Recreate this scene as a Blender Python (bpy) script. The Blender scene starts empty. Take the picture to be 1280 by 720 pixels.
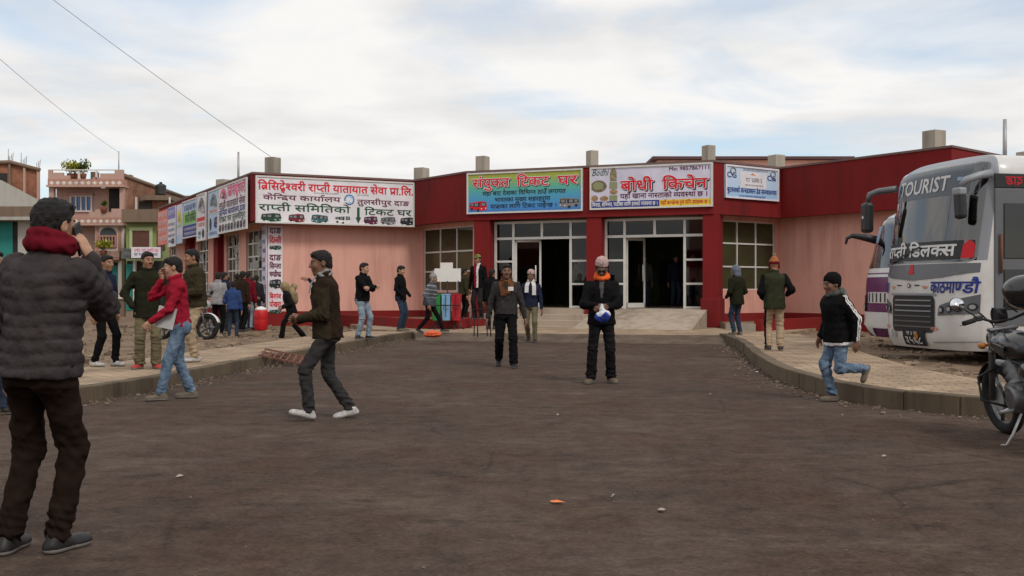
import bpy, bmesh, math, random
import numpy as np
from mathutils import Vector, Matrix
from mathutils.geometry import tessellate_polygon
random.seed(7); RNG = np.random.default_rng(11)
C = bpy.context.scene.collection
S = bpy.context.scene
R = math.radians
# ------------------------------------------------------------------ camera
FPX, U0, V0, CAMZ = 1300.0, 640.0, 362.0, 1.25
cd = bpy.data.cameras.new('camera'); cam = bpy.data.objects.new('camera', cd); C.objects.link(cam)
cd.sensor_width = 36.0; cd.lens = FPX / 1280 * 36; cd.clip_start = .1; cd.clip_end = 3000
cd.shift_y = (V0 - 360) / 1280
cam.location = (0, 0, CAMZ); cam.rotation_euler = (R(90), 0, 0)
S.camera = cam
# ------------------------------------------------------------------ light
SUN_AZ, SUN_EL = R(148), R(46)       # azimuth measured from +Y clockwise: behind the camera, to the right
w = bpy.data.worlds.new('World'); S.world = w; w.use_nodes = True
nt = w.node_tree; N = nt.nodes; L = nt.links
for n in list(N): N.remove(n)
out = N.new('ShaderNodeOutputWorld'); bg = N.new('ShaderNodeBackground'); bg.inputs[1].default_value = .10
sky = N.new('ShaderNodeTexSky'); sky.sky_type = 'NISHITA'; sky.sun_disc = False
sky.sun_elevation = SUN_EL; sky.sun_rotation = SUN_AZ; sky.dust_density = 1.5
tc = N.new('ShaderNodeTexCoord'); sep = N.new('ShaderNodeSeparateXYZ'); L.new(tc.outputs['Generated'], sep.inputs[0])
def wmath(op, a, b=None):
    m = N.new('ShaderNodeMath'); m.operation = op
    for i, x in enumerate((a, b)):
        if x is None: continue
        if isinstance(x, (int, float)): m.inputs[i].default_value = x
        else: L.new(x, m.inputs[i])
    return m.outputs[0]
zz = wmath('MAXIMUM', wmath('ADD', sep.outputs[2], .10), .03)
cmb = N.new('ShaderNodeCombineXYZ')
L.new(wmath('DIVIDE', sep.outputs[0], zz), cmb.inputs[0]); L.new(wmath('DIVIDE', sep.outputs[1], zz), cmb.inputs[1]); cmb.inputs[2].default_value = 7.7
n1 = N.new('ShaderNodeTexNoise'); n1.inputs['Scale'].default_value = .75; n1.inputs['Detail'].default_value = 7; n1.inputs['Roughness'].default_value = .52; n1.inputs['Distortion'].default_value = .35
L.new(cmb.outputs[0], n1.inputs['Vector'])
r1 = N.new('ShaderNodeValToRGB'); L.new(n1.outputs[0], r1.inputs[0])
r1.color_ramp.elements[0].position = .36; r1.color_ramp.elements[1].position = .52
n2 = N.new('ShaderNodeTexNoise'); n2.inputs['Scale'].default_value = 1.5; n2.inputs['Detail'].default_value = 6
L.new(cmb.outputs[0], n2.inputs['Vector'])
r2 = N.new('ShaderNodeValToRGB'); L.new(n2.outputs[0], r2.inputs[0])
r2.color_ramp.elements[0].position = .38; r2.color_ramp.elements[0].color = (7.9, 7.85, 7.85, 1)
r2.color_ramp.elements[1].position = .58; r2.color_ramp.elements[1].color = (9.6, 9.4, 9.2, 1)
mx = N.new('ShaderNodeMix'); mx.data_type = 'RGBA'
bl = N.new('ShaderNodeMix'); bl.data_type = 'RGBA'; bl.blend_type = 'ADD'; bl.inputs[0].default_value = 1
L.new(sky.outputs[0], bl.inputs[6]); bl.inputs[7].default_value = (2.6, 3.0, 3.3, 1)   # thin high haze over the blue
L.new(r1.outputs[0], mx.inputs[0]); L.new(bl.outputs[2], mx.inputs[6]); L.new(r2.outputs[0], mx.inputs[7])
L.new(mx.outputs[2], bg.inputs[0]); L.new(bg.outputs[0], out.inputs[0])
sd = bpy.data.lights.new('sun', 'SUN'); sd.energy = 1.5; sd.angle = R(14); sd.color = (1, .95, .88)
sun = bpy.data.objects.new('sun', sd); C.objects.link(sun)
sv = Vector((math.sin(SUN_AZ) * math.cos(SUN_EL), math.cos(SUN_AZ) * math.cos(SUN_EL), math.sin(SUN_EL)))
sun.rotation_euler = sv.to_track_quat('Z', 'Y').to_euler()
S.view_settings.view_transform = 'Standard'; S.view_settings.look = 'None'
S.view_settings.exposure = 0; S.view_settings.gamma = 1
# ------------------------------------------------------------------ helpers
def px(u, v, Y): return Vector(((u - U0) / FPX * Y, Y, CAMZ - (v - V0) / FPX * Y))
def gpt(u, v, z=0.0):
    Y = (CAMZ - z) * FPX / (v - V0); return Vector(((u - U0) / FPX * Y, Y, z))
MATS = {}
def mat(name, col, rough=.8, var=.15, scale=6, bump=0, bscale=80, metal=0, spec=.3, col2=None, emit=0, coat=0, c2amt=.5):
    if name in MATS: return MATS[name]
    m = bpy.data.materials.new(name); m.use_nodes = True; MATS[name] = m
    t = m.node_tree; b = t.nodes['Principled BSDF']
    b.inputs['Roughness'].default_value = rough; b.inputs['Metallic'].default_value = metal
    b.inputs['Specular IOR Level'].default_value = spec; b.inputs['Coat Weight'].default_value = coat
    co = t.nodes.new('ShaderNodeTexCoord')
    if var or col2:
        n = t.nodes.new('ShaderNodeTexNoise'); n.inputs['Scale'].default_value = scale; n.inputs['Detail'].default_value = 8; n.inputs['Roughness'].default_value = .62
        t.links.new(co.outputs['Object'], n.inputs['Vector'])
        r = t.nodes.new('ShaderNodeValToRGB'); t.links.new(n.outputs[0], r.inputs[0])
        r.color_ramp.elements[0].position = .3; r.color_ramp.elements[1].position = .7
        a = [max(0, c * (1 - var)) for c in col]; e = [min(1, c * (1 + var)) for c in col]
        if col2: e = list(col2)
        r.color_ramp.elements[0].color = (*a, 1); r.color_ramp.elements[1].color = (*e, 1)
        if col2: r.color_ramp.elements[1].position = .5 + .4 * (1 - c2amt)
        t.links.new(r.outputs[0], b.inputs['Base Color'])
        q = t.nodes.new('ShaderNodeMapRange'); q.inputs[3].default_value = max(0, rough - .1); q.inputs[4].default_value = min(1, rough + .1)
        t.links.new(n.outputs[0], q.inputs[0]); t.links.new(q.outputs[0], b.inputs['Roughness'])
    else: b.inputs['Base Color'].default_value = (*col, 1)
    if bump:
        n = t.nodes.new('ShaderNodeTexNoise'); n.inputs['Scale'].default_value = bscale; n.inputs['Detail'].default_value = 5
        t.links.new(co.outputs['Object'], n.inputs['Vector'])
        u = t.nodes.new('ShaderNodeBump'); u.inputs['Strength'].default_value = bump; u.inputs['Distance'].default_value = .01
        t.links.new(n.outputs[0], u.inputs['Height']); t.links.new(u.outputs[0], b.inputs['Normal'])
    if emit:
        b.inputs['Emission Color'].default_value = (*col, 1); b.inputs['Emission Strength'].default_value = emit
    return m
def glass(name, tint=(.35, .4, .38), rough=.02, refl=1.0):
    if name in MATS: return MATS[name]
    m = bpy.data.materials.new(name); m.use_nodes = True; MATS[name] = m
    t = m.node_tree; t.nodes.clear(); o = t.nodes.new('ShaderNodeOutputMaterial')
    tr = t.nodes.new('ShaderNodeBsdfTransparent'); tr.inputs[0].default_value = (*tint, 1)
    g = t.nodes.new('ShaderNodeBsdfGlossy'); g.inputs['Roughness'].default_value = rough; g.inputs[0].default_value = (refl, refl, refl, 1)
    f = t.nodes.new('ShaderNodeFresnel'); f.inputs[0].default_value = 1.55
    x = t.nodes.new('ShaderNodeMixShader'); t.links.new(f.outputs[0], x.inputs[0]); t.links.new(tr.outputs[0], x.inputs[1]); t.links.new(g.outputs[0], x.inputs[2])
    t.links.new(x.outputs[0], o.inputs[0]); return m
def fast_mesh(name, V, F4, mats, mi=None, smooth=True):
    me = bpy.data.meshes.new(name); V = np.asarray(V, np.float32); F4 = np.asarray(F4, np.int32)
    me.vertices.add(len(V)); me.vertices.foreach_set('co', V.ravel())
    k = F4.shape[1]; me.loops.add(F4.size); me.loops.foreach_set('vertex_index', F4.ravel())
    me.polygons.add(len(F4)); me.polygons.foreach_set('loop_start', np.arange(0, F4.size, k, dtype=np.int32))
    me.polygons.foreach_set('use_smooth', np.full(len(F4), smooth))
    for m in mats: me.materials.append(m)
    if mi is not None: me.polygons.foreach_set('material_index', np.asarray(mi, np.int32))
    me.update(calc_edges=True); me.validate(); return me
def link(name, me, parent=None, loc=None):
    o = bpy.data.objects.new(name, me); C.objects.link(o)
    if parent is not None: o.parent = parent
    if loc is not None: o.location = loc
    return o
def tag(o, label=None, cat=None, group=None, kind=None):
    for k, v in (('label', label), ('category', cat), ('group', group), ('kind', kind)):
        if v: o[k] = v
    return o
def empty(name, loc=(0, 0, 0), rz=0, label=None, cat=None, group=None):
    o = bpy.data.objects.new(name, None); C.objects.link(o); o.location = loc; o.rotation_euler = (0, 0, rz); o.empty_display_size = .2
    return tag(o, label, cat, group)
class MB:
    """collects geometry for ONE mesh"""
    def __init__(s): s.b = bmesh.new(); s.mi = 0
    def faces(s, vs, fs):
        bv = [s.b.verts.new(v) for v in vs]; r = []
        for f in fs:
            try: g = s.b.faces.new([bv[i] for i in f]); g.material_index = s.mi; r.append(g)
            except ValueError: pass
        return r
    def box(s, c, d, M=None, bev=0):
        x, y, z = d[0] / 2, d[1] / 2, d[2] / 2
        vs = [Vector((i * x, j * y, k * z)) for i in (-1, 1) for j in (-1, 1) for k in (-1, 1)]
        if M is not None: vs = [M @ v for v in vs]
        vs = [v + Vector(c) for v in vs]
        fs = s.faces(vs, [(0, 1, 3, 2), (4, 6, 7, 5), (0, 4, 5, 1), (2, 3, 7, 6), (0, 2, 6, 4), (1, 5, 7, 3)])
        if bev:
            es = list({e for f in fs for e in f.edges})
            bmesh.ops.bevel(s.b, geom=es, offset=bev, segments=2, affect='EDGES', profile=.5, material=s.mi)
        return s
    def tube(s, pts, r, n=8, cap=True):
        pts = [Vector(p) for p in pts]; k = len(pts); rs = r if isinstance(r, (list, tuple)) else [r] * k
        rings = []; up = None
        for i in range(k):
            d = (pts[min(i + 1, k - 1)] - pts[max(i - 1, 0)]).normalized()
            if up is None:
                up = Vector((0, 0, 1)) if abs(d.z) < .9 else Vector((1, 0, 0))
            a = d.cross(up).normalized(); b = a.cross(d).normalized(); up = b
            rings.append([s.b.verts.new(pts[i] + (a * math.cos(2 * math.pi * j / n) + b * math.sin(2 * math.pi * j / n)) * rs[i]) for j in range(n)])
        for i in range(k - 1):
            for j in range(n):
                f = s.b.faces.new([rings[i][j], rings[i][(j + 1) % n], rings[i + 1][(j + 1) % n], rings[i + 1][j]]); f.material_index = s.mi; f.smooth = True
        if cap:
            for q in (rings[0][::-1], rings[-1]):
                f = s.b.faces.new(q); f.material_index = s.mi
        return s
    def lathe(s, prof, n=16, M=None, c=(0, 0, 0), sx=1, sy=1):
        c = Vector(c); rings = []
        for r_, z_ in prof:
            row = []
            for j in range(n):
                v = Vector((r_ * sx * math.cos(2 * math.pi * j / n), r_ * sy * math.sin(2 * math.pi * j / n), z_))
                if M is not None: v = M @ v
                row.append(s.b.verts.new(v + c))
            rings.append(row)
        for i in range(len(prof) - 1):
            for j in range(n):
                f = s.b.faces.new([rings[i][j], rings[i][(j + 1) % n], rings[i + 1][(j + 1) % n], rings[i + 1][j]]); f.material_index = s.mi; f.smooth = True
        for q, k in ((rings[0][::-1], 0), (rings[-1], -1)):
            if prof[k][0] > 1e-4:
                f = s.b.faces.new(q); f.material_index = s.mi
        return s
    def torus(s, c, R_, r, M=None, n=28, m=10, sy=1):
        vs = []; fs = []
        for i in range(n):
            a = 2 * math.pi * i / n
            for j in range(m):
                b = 2 * math.pi * j / m; q = R_ + r * math.cos(b)
                v = Vector((q * math.cos(a), q * math.sin(a) * sy, r * math.sin(b)))
                if M is not None: v = M @ v
                vs.append(v + Vector(c)); fs.append((i * m + j, ((i + 1) % n) * m + j, ((i + 1) % n) * m + (j + 1) % m, i * m + (j + 1) % m))
        for f in s.faces(vs, fs): f.smooth = True
        return s
    def prism(s, poly, z0, z1):
        n = len(poly); A = [s.b.verts.new((p[0], p[1], z0)) for p in poly]; B = [s.b.verts.new((p[0], p[1], z1)) for p in poly]
        for i in range(n):
            f = s.b.faces.new([A[i], A[(i + 1) % n], B[(i + 1) % n], B[i]]); f.material_index = s.mi
        for t in tessellate_polygon([[Vector((p[0], p[1], 0)) for p in poly]]):
            for Q in (A, B):
                f = s.b.faces.new([Q[k] for k in t]); f.material_index = s.mi
        return s
    def poly(s, pts):
        f = s.b.faces.new([s.b.verts.new(p) for p in pts]); f.material_index = s.mi; return f
    def build(s, name, mats, parent=None, loc=None, tri=False, normals=True):
        if not isinstance(mats, (list, tuple)): mats = [mats]
        if tri: bmesh.ops.triangulate(s.b, faces=[f for f in s.b.faces if len(f.verts) > 4])
        if normals: bmesh.ops.recalc_face_normals(s.b, faces=s.b.faces[:])
        me = bpy.data.meshes.new(name); s.b.to_mesh(me); s.b.free()
        for m in mats: me.materials.append(m)
        return link(name, me, parent, loc)
def rotz(a): return Matrix.Rotation(a, 3, 'Z')
def rotx(a): return Matrix.Rotation(a, 3, 'X')
def roty(a): return Matrix.Rotation(a, 3, 'Y')
# ------------------------------------------------------------------ lettering (Blender's own font, shaped by hand for Devanagari)
_fc = bpy.data.curves.new('glyph_source', 'FONT'); _fo = bpy.data.objects.new('glyph_source', _fc)
_G = {}
def _raw(txt, bold):
    _fc.body = txt; _fc.offset = bold; _fc.resolution_u = 2; _fc.fill_mode = 'FRONT' if hasattr(_fc, 'fill_mode') else _fc.fill_mode
    C.objects.link(_fo); bpy.context.view_layer.update()
    me = bpy.data.meshes.new_from_object(_fo.evaluated_get(bpy.context.evaluated_depsgraph_get()))
    V = np.array([v.co[:] for v in me.vertices], float).reshape(-1, 3)[:, :2]; Fc = [tuple(p.vertices) for p in me.polygons]
    bpy.data.meshes.remove(me); C.objects.unlink(_fo); return V, Fc
def glyph(ch, bold):
    k = (ch, bold)
    if k in _G: return _G[k]
    V, Fc = _raw(ch, bold)
    W2, _ = _raw(ch + ch + 'l', 0); W1, _ = _raw(ch + 'l', 0)
    adv = W2[:, 0].max() - W1[:, 0].max()
    _G[k] = (V, Fc, adv); return _G[k]
def clipx(V, Fc, x):
    out_v, out_f = [], []
    for f in Fc:
        P = [V[i] for i in f]; Q = []
        for i in range(len(P)):
            a, b = P[i], P[(i + 1) % len(P)]
            if a[0] <= x: Q.append(a)
            if (a[0] - x) * (b[0] - x) < 0:
                t = (x - a[0]) / (b[0] - a[0]); Q.append(a + t * (b - a))
        if len(Q) >= 3:
            n = len(out_v); out_v += Q; out_f.append(tuple(range(n, n + len(Q))))
    return np.array(out_v).reshape(-1, 2), out_f
VIR, NUKTA = '\u094d', '\u093c'
def is_cons(c): return '\u0915' <= c <= '\u0939'
def shape(txt, bold=0.0):
    VV, FF = [], []; n = 0; pen = 0.0; i = 0
    def put(V, Fc, dx=0, dy=0, sc=1):
        nonlocal n
        if len(V) == 0: return
        VV.append(V * sc + np.array([dx, dy])); FF.extend(tuple(a + n for a in f) for f in Fc); n += len(V)
    while i < len(txt):
        c = txt[i]
        if is_cons(c):
            cl = [c]; i += 1
            while i + 1 < len(txt) and txt[i] == VIR and is_cons(txt[i + 1]): cl.append(txt[i + 1]); i += 2
            marks = []
            while i < len(txt) and ('\u0900' <= txt[i] <= '\u0903' or '\u093a' <= txt[i] <= '\u094f'): marks.append(txt[i]); i += 1
            reph = False
            if cl[0] == '\u0930' and len(cl) > 1: reph = True; cl = cl[1:]
            if '\u093f' in marks:
                V, Fc, adv = glyph('\u093f', bold); put(V, Fc, pen); pen += adv; marks.remove('\u093f')
            k = 0
            while k < len(cl):
                ch = cl[k]; V, Fc, adv = glyph(ch, bold)
                nxt = cl[k + 1] if k + 1 < len(cl) else None
                if nxt == '\u0930':                       # rakar: slanted stroke at the foot of the stem
                    put(V, Fc, pen); t = .085 + bold
                    xs = pen + adv - .16
                    put(np.array([[xs, .30], [xs, .30 - 1.5 * t], [xs - .27, .02 - bold], [xs - .31, .02 + t]]), [(0, 1, 2, 3)])
                    pen += adv; k += 2; continue
                if nxt == '\u0927' and ch == '\u0926':    # ddha stacked
                    put(V, Fc, pen); v2, f2, a2 = glyph(nxt, bold); put(v2, f2, pen + .14, -.26, .52); pen += adv; k += 2; continue
                if nxt is not None and ch not in '\u091f\u0920\u0921\u0922\u0926\u0930\u0919\u0939':
                    cut = adv - (.13 if ch in '\u0915\u092b' else .20)
                    v2, f2 = clipx(V, Fc, cut); put(v2, f2, pen); pen += cut - .01; k += 1; continue
                put(V, Fc, pen); pen += adv; k += 1
            for m in marks:
                V, Fc, adv = glyph(m, bold); put(V, Fc, pen); pen += max(adv, 0)
            if reph:
                V, Fc, adv = glyph('\u0947', bold); x0 = V[:, 0].max()
                put(np.column_stack([x0 - V[:, 0] - .28, V[:, 1]]), [f[::-1] for f in Fc], pen)
        elif c == ' ': pen += .26; i += 1
        else:
            V, Fc, adv = glyph(c, bold); put(V, Fc, pen); pen += max(adv, 0); i += 1
            while i < len(txt) and ('\u0900' <= txt[i] <= '\u0903' or '\u093a' <= txt[i] <= '\u094f'):
                V, Fc, adv = glyph(txt[i], bold); put(V, Fc, pen); pen += max(adv, 0); i += 1
    return np.concatenate(VV), FF
def lettering(parent, name, txt, x, z, h, m, width=None, off=.004, bold=0.0, slant=0.0, fn=None, center=False, latin=False):
    """text whose body height is h; on a flat board (x right, z up, -y outward) or through fn(x, z, off)"""
    V, Fc = shape(txt, 0.0); sc = h / (.70 if latin else .62); sx = sc
    x0, x1 = V[:, 0].min(), V[:, 0].max()
    if width: sx = width / (x1 - x0)
    X = (V[:, 0] - x0) * sx + x; Z = V[:, 1] * sc + z
    X = X + slant * (Z - z)
    if center: X -= (X.max() - X.min()) / 2
    P = []; F_ = []; nb = (8 if bold > .035 else 4) if bold else 1
    for k in range(nb + (1 if nb == 8 else 0)):
        t = 2 * math.pi * (k + .5) / nb; rr_ = bold * sc if (bold and k < nb) else 0; dx, dz = rr_ * math.cos(t) * 1.2, rr_ * math.sin(t) * 1.2; oo = off + .0003 * k
        F_ += [tuple(i + len(P) for i in f) for f in Fc]
        P += [fn(a + dx, b + dz, oo) if fn else (a + dx, -oo, b + dz) for a, b in zip(X, Z)]
    Fc = F_
    me = bpy.data.meshes.new(name); me.from_pydata([tuple(p) for p in P], [], Fc); me.materials.append(m); me.update()
    return link(name, me, parent)
# ------------------------------------------------------------------ materials of the setting
def asphalt():
    m = bpy.data.materials.new('asphalt'); m.use_nodes = True; t = m.node_tree; b = t.nodes['Principled BSDF']
    co = t.nodes.new('ShaderNodeTexCoord')
    def noise(s, d=8, r=.6, stretch=None):
        n = t.nodes.new('ShaderNodeTexNoise'); n.inputs['Scale'].default_value = s; n.inputs['Detail'].default_value = d; n.inputs['Roughness'].default_value = r
        if stretch:
            mp = t.nodes.new('ShaderNodeMapping'); mp.inputs['Scale'].default_value = stretch; t.links.new(co.outputs['Object'], mp.inputs[0]); t.links.new(mp.outputs[0], n.inputs['Vector'])
        else: t.links.new(co.outputs['Object'], n.inputs['Vector'])
        return n.outputs[0]
    def ramp(s, e):
        r = t.nodes.new('ShaderNodeValToRGB'); t.links.new(s, r.inputs[0])
        r.color_ramp.elements[0].position, r.color_ramp.elements[1].position = e[0][0], e[-1][0]
        r.color_ramp.elements[0].color, r.color_ramp.elements[1].color = (*e[0][1], 1), (*e[-1][1], 1)
        for p, c in e[1:-1]:
            q = r.color_ramp.elements.new(p); q.color = (*c, 1)
        return r.outputs[0]
    def mix(a, b_, f, mode='MIX'):
        x = t.nodes.new('ShaderNodeMix'); x.data_type = 'RGBA'; x.blend_type = mode
        for i, v in ((0, f), (6, a), (7, b_)):
            if isinstance(v, (int, float)): x.inputs[i].default_value = v
            elif isinstance(v, tuple): x.inputs[i].default_value = (*v, 1)
            else: t.links.new(v, x.inputs[i])
        return x.outputs[2]
    big = ramp(noise(.30, 8, .7), [(.33, (.062, .043, .035)), (.52, (.098, .066, .051)), (.70, (.142, .108, .088))])
    rust = mix(big, (.080, .040, .025), ramp(noise(.9, 8, .7, (1, .55, 1)), [(.48, (0, 0, 0)), (.66, (.8, .8, .8))]))
    dust = mix(rust, (.21, .16, .12), ramp(noise(1.1, 10, .78, (.5, 1, 1)), [(.52, (0, 0, 0)), (.74, (.75, .75, .75))]))
    dark = mix(dust, (.024, .018, .016), ramp(noise(1.7, 9, .78, (.45, 1.3, 1)), [(.53, (0, 0, 0)), (.70, (.8, .8, .8))]))
    v = t.nodes.new('ShaderNodeTexVoronoi'); v.inputs['Scale'].default_value = 45; t.links.new(co.outputs['Object'], v.inputs['Vector'])
    sp = t.nodes.new('ShaderNodeSeparateColor'); t.links.new(v.outputs['Color'], sp.inputs[0]); grit = mix(dark, ramp(sp.outputs[0], [(0, (.012, .010, .009)), (1, (.11, .085, .068))]), .30)
    grit = mix(grit, ramp(noise(4.5, 8, .66), [(.36, (.78, .77, .76)), (.50, (1, 1, 1)), (.66, (1.2, 1.19, 1.18))]), 1.0, 'MULTIPLY')
    wv = t.nodes.new('ShaderNodeMix'); wv.data_type = 'VECTOR'; wv.inputs[0].default_value = .12; nz = t.nodes.new('ShaderNodeTexNoise'); nz.inputs['Scale'].default_value = 2.2; nz.inputs['Detail'].default_value = 6; t.links.new(co.outputs['Object'], nz.inputs['Vector']); t.links.new(co.outputs['Object'], wv.inputs[4]); t.links.new(nz.outputs['Color'], wv.inputs[5])
    ck = t.nodes.new('ShaderNodeTexVoronoi'); ck.feature = 'DISTANCE_TO_EDGE'; ck.inputs['Scale'].default_value = .42; t.links.new(wv.outputs[1], ck.inputs['Vector'])
    crk = t.nodes.new('ShaderNodeMath'); crk.operation = 'MULTIPLY'; t.links.new(ramp(ck.outputs['Distance'], [(.0015, (.45, .45, .45)), (.006, (0, 0, 0))]), crk.inputs[0]); t.links.new(ramp(noise(.5, 4), [(.48, (0, 0, 0)), (.56, (1, 1, 1))]), crk.inputs[1])
    grit = mix(grit, (.016, .012, .010), crk.outputs[0])
    fin = mix(grit, (.20, .16, .12), ramp(noise(34, 3, .5), [(.66, (0, 0, 0)), (.74, (.5, .5, .5))]))
    t.links.new(fin, b.inputs['Base Color'])
    t.links.new(ramp(noise(.6, 6), [(.3, (.80, .80, .80)), (.7, (1, 1, 1))]), b.inputs['Roughness']); b.inputs['Specular IOR Level'].default_value = .10
    bu = t.nodes.new('ShaderNodeBump'); bu.inputs['Strength'].default_value = .8; bu.inputs['Distance'].default_value = .03
    ad = t.nodes.new('ShaderNodeMath'); ad.operation = 'ADD'; t.links.new(noise(38, 6), ad.inputs[0]); t.links.new(noise(3.5, 5), ad.inputs[1]); t.links.new(ad.outputs[0], bu.inputs['Height']); t.links.new(bu.outputs[0], b.inputs['Normal'])
    return m
def paver(name, c1, c2, mortar, sx=.3, sy=.15, rot=0.0):
    m = bpy.data.materials.new(name); m.use_nodes = True; t = m.node_tree; b = t.nodes['Principled BSDF']
    co = t.nodes.new('ShaderNodeTexCoord'); mp = t.nodes.new('ShaderNodeMapping'); mp.inputs['Rotation'].default_value = (0, 0, rot)
    t.links.new(co.outputs['Object'], mp.inputs[0])
    k = t.nodes.new('ShaderNodeTexBrick'); k.inputs['Scale'].default_value = 1; k.inputs['Brick Width'].default_value = sx; k.inputs['Row Height'].default_value = sy; k.inputs['Mortar Size'].default_value = .008
    k.inputs['Color1'].default_value = (*c1, 1); k.inputs['Color2'].default_value = (*c2, 1); k.inputs['Mortar'].default_value = (*mortar, 1); k.inputs['Bias'].default_value = 0
    t.links.new(mp.outputs[0], k.inputs['Vector'])
    n = t.nodes.new('ShaderNodeTexNoise'); n.inputs['Scale'].default_value = 1.3; n.inputs['Detail'].default_value = 9; n.inputs['Roughness'].default_value = .7; t.links.new(co.outputs['Object'], n.inputs['Vector'])
    r = t.nodes.new('ShaderNodeValToRGB'); t.links.new(n.outputs[0], r.inputs[0]); r.color_ramp.elements[0].position = .3; r.color_ramp.elements[0].color = (.42, .36, .32, 1); r.color_ramp.elements[1].position = .65; r.color_ramp.elements[1].color = (1.1, 1.08, 1.05, 1)
    x = t.nodes.new('ShaderNodeMix'); x.data_type = 'RGBA'; x.blend_type = 'MULTIPLY'; x.inputs[0].default_value = 1
    t.links.new(k.outputs[0], x.inputs[6]); t.links.new(r.outputs[0], x.inputs[7]); t.links.new(x.outputs[2], b.inputs['Base Color'])
    b.inputs['Roughness'].default_value = .9
    bu = t.nodes.new('ShaderNodeBump'); bu.inputs['Strength'].default_value = .5; bu.inputs['Distance'].default_value = .01
    ma = t.nodes.new('ShaderNodeMath'); ma.operation = 'SUBTRACT'; t.links.new(n.outputs[0], ma.inputs[0]); t.links.new(k.outputs['Fac'], ma.inputs[1]); t.links.new(ma.outputs[0], bu.inputs['Height']); t.links.new(bu.outputs[0], b.inputs['Normal'])
    return m
def plaster(name, col, dirt=(.25, .16, .12), amt=.35, rough=.85):
    """painted render with rain streaks and dirty patches"""
    m = bpy.data.materials.new(name); m.use_nodes = True; t = m.node_tree; b = t.nodes['Principled BSDF']; b.inputs['Roughness'].default_value = rough; b.inputs['Specular IOR Level'].default_value = .25
    co = t.nodes.new('ShaderNodeTexCoord'); mp = t.nodes.new('ShaderNodeMapping'); mp.inputs['Scale'].default_value = (2.2, 2.2, .22); t.links.new(co.outputs['Object'], mp.inputs[0])
    n = t.nodes.new('ShaderNodeTexNoise'); n.inputs['Scale'].default_value = 1.6; n.inputs['Detail'].default_value = 8; n.inputs['Roughness'].default_value = .65; t.links.new(mp.outputs[0], n.inputs['Vector'])
    n2 = t.nodes.new('ShaderNodeTexNoise'); n2.inputs['Scale'].default_value = .5; n2.inputs['Detail'].default_value = 7; t.links.new(co.outputs['Object'], n2.inputs['Vector'])
    a = t.nodes.new('ShaderNodeMath'); a.operation = 'MULTIPLY'; t.links.new(n.outputs[0], a.inputs[0]); t.links.new(n2.outputs[0], a.inputs[1])
    r = t.nodes.new('ShaderNodeValToRGB'); t.links.new(a.outputs[0], r.inputs[0]); r.color_ramp.elements[0].position = .22; r.color_ramp.elements[1].position = .45
    r.color_ramp.elements[0].color = (0, 0, 0, 1); r.color_ramp.elements[1].color = (amt, amt, amt, 1)
    x = t.nodes.new('ShaderNodeMix'); x.data_type = 'RGBA'; t.links.new(r.outputs[0], x.inputs[0]); x.inputs[6].default_value = (*col, 1); x.inputs[7].default_value = (*dirt, 1)
    t.links.new(x.outputs[2], b.inputs['Base Color'])
    n3 = t.nodes.new('ShaderNodeTexNoise'); n3.inputs['Scale'].default_value = 25; n3.inputs['Detail'].default_value = 5; t.links.new(co.outputs['Object'], n3.inputs['Vector'])
    bu = t.nodes.new('ShaderNodeBump'); bu.inputs['Strength'].default_value = .18; bu.inputs['Distance'].default_value = .01; t.links.new(n3.outputs[0], bu.inputs['Height']); t.links.new(bu.outputs[0], b.inputs['Normal'])
    return m
M_ASPH = asphalt()
M_PAVE = paver('pavement_tiles', (.42, .31, .21), (.34, .25, .165), (.13, .10, .075), .30, .15, R(8))
M_PATH = paver('path_tiles', (.40, .30, .21), (.36, .27, .18), (.2, .15, .11), .4, .4, R(-21))
M_KERB = plaster('kerb_concrete', (.135, .10, .066), (.032, .025, .019), .95)
M_SOIL = mat('bare_soil', (.10, .066, .042), .95, 0, 2.2, 1, 30, col2=(.24, .165, .105))
M_STONE = mat('rubble_stone', (.20, .145, .10), .95, .6, 3, .5, 30)
M_PINK = plaster('pink_wall_paint', (.72, .385, .31), (.42, .20, .155), .75)
M_RED = plaster('red_wall_paint', (.19, .0115, .012), (.085, .011, .011), .85, .85)
M_RED2 = plaster('red_base_paint', (.215, .013, .012), (.12, .035, .03), .6, .8)
M_CONC = plaster('raw_concrete', (.38, .34, .28), (.16, .14, .115), .85)
M_CONC2 = plaster('dusty_concrete', (.41, .335, .26), (.19, .15, .115), .85)
M_ALU = mat('window_aluminium', (.62, .61, .57), .45, .08, 5, spec=.5)
M_GLASS = glass('door_glass', (.26, .28, .27), .02, .75)
M_GREENGL = mat('olive_window_glass', (.034, .026, .018), .10, 0, 1.1, spec=.55, col2=(.048, .066, .018))
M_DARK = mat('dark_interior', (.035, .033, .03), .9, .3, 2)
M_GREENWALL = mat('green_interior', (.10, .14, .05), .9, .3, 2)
M_BLACK = mat('black_paint', (.02, .02, .02), .5, .2)
M_WHITE = mat('white_paint', (.75, .74, .72), .6, .06)
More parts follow.
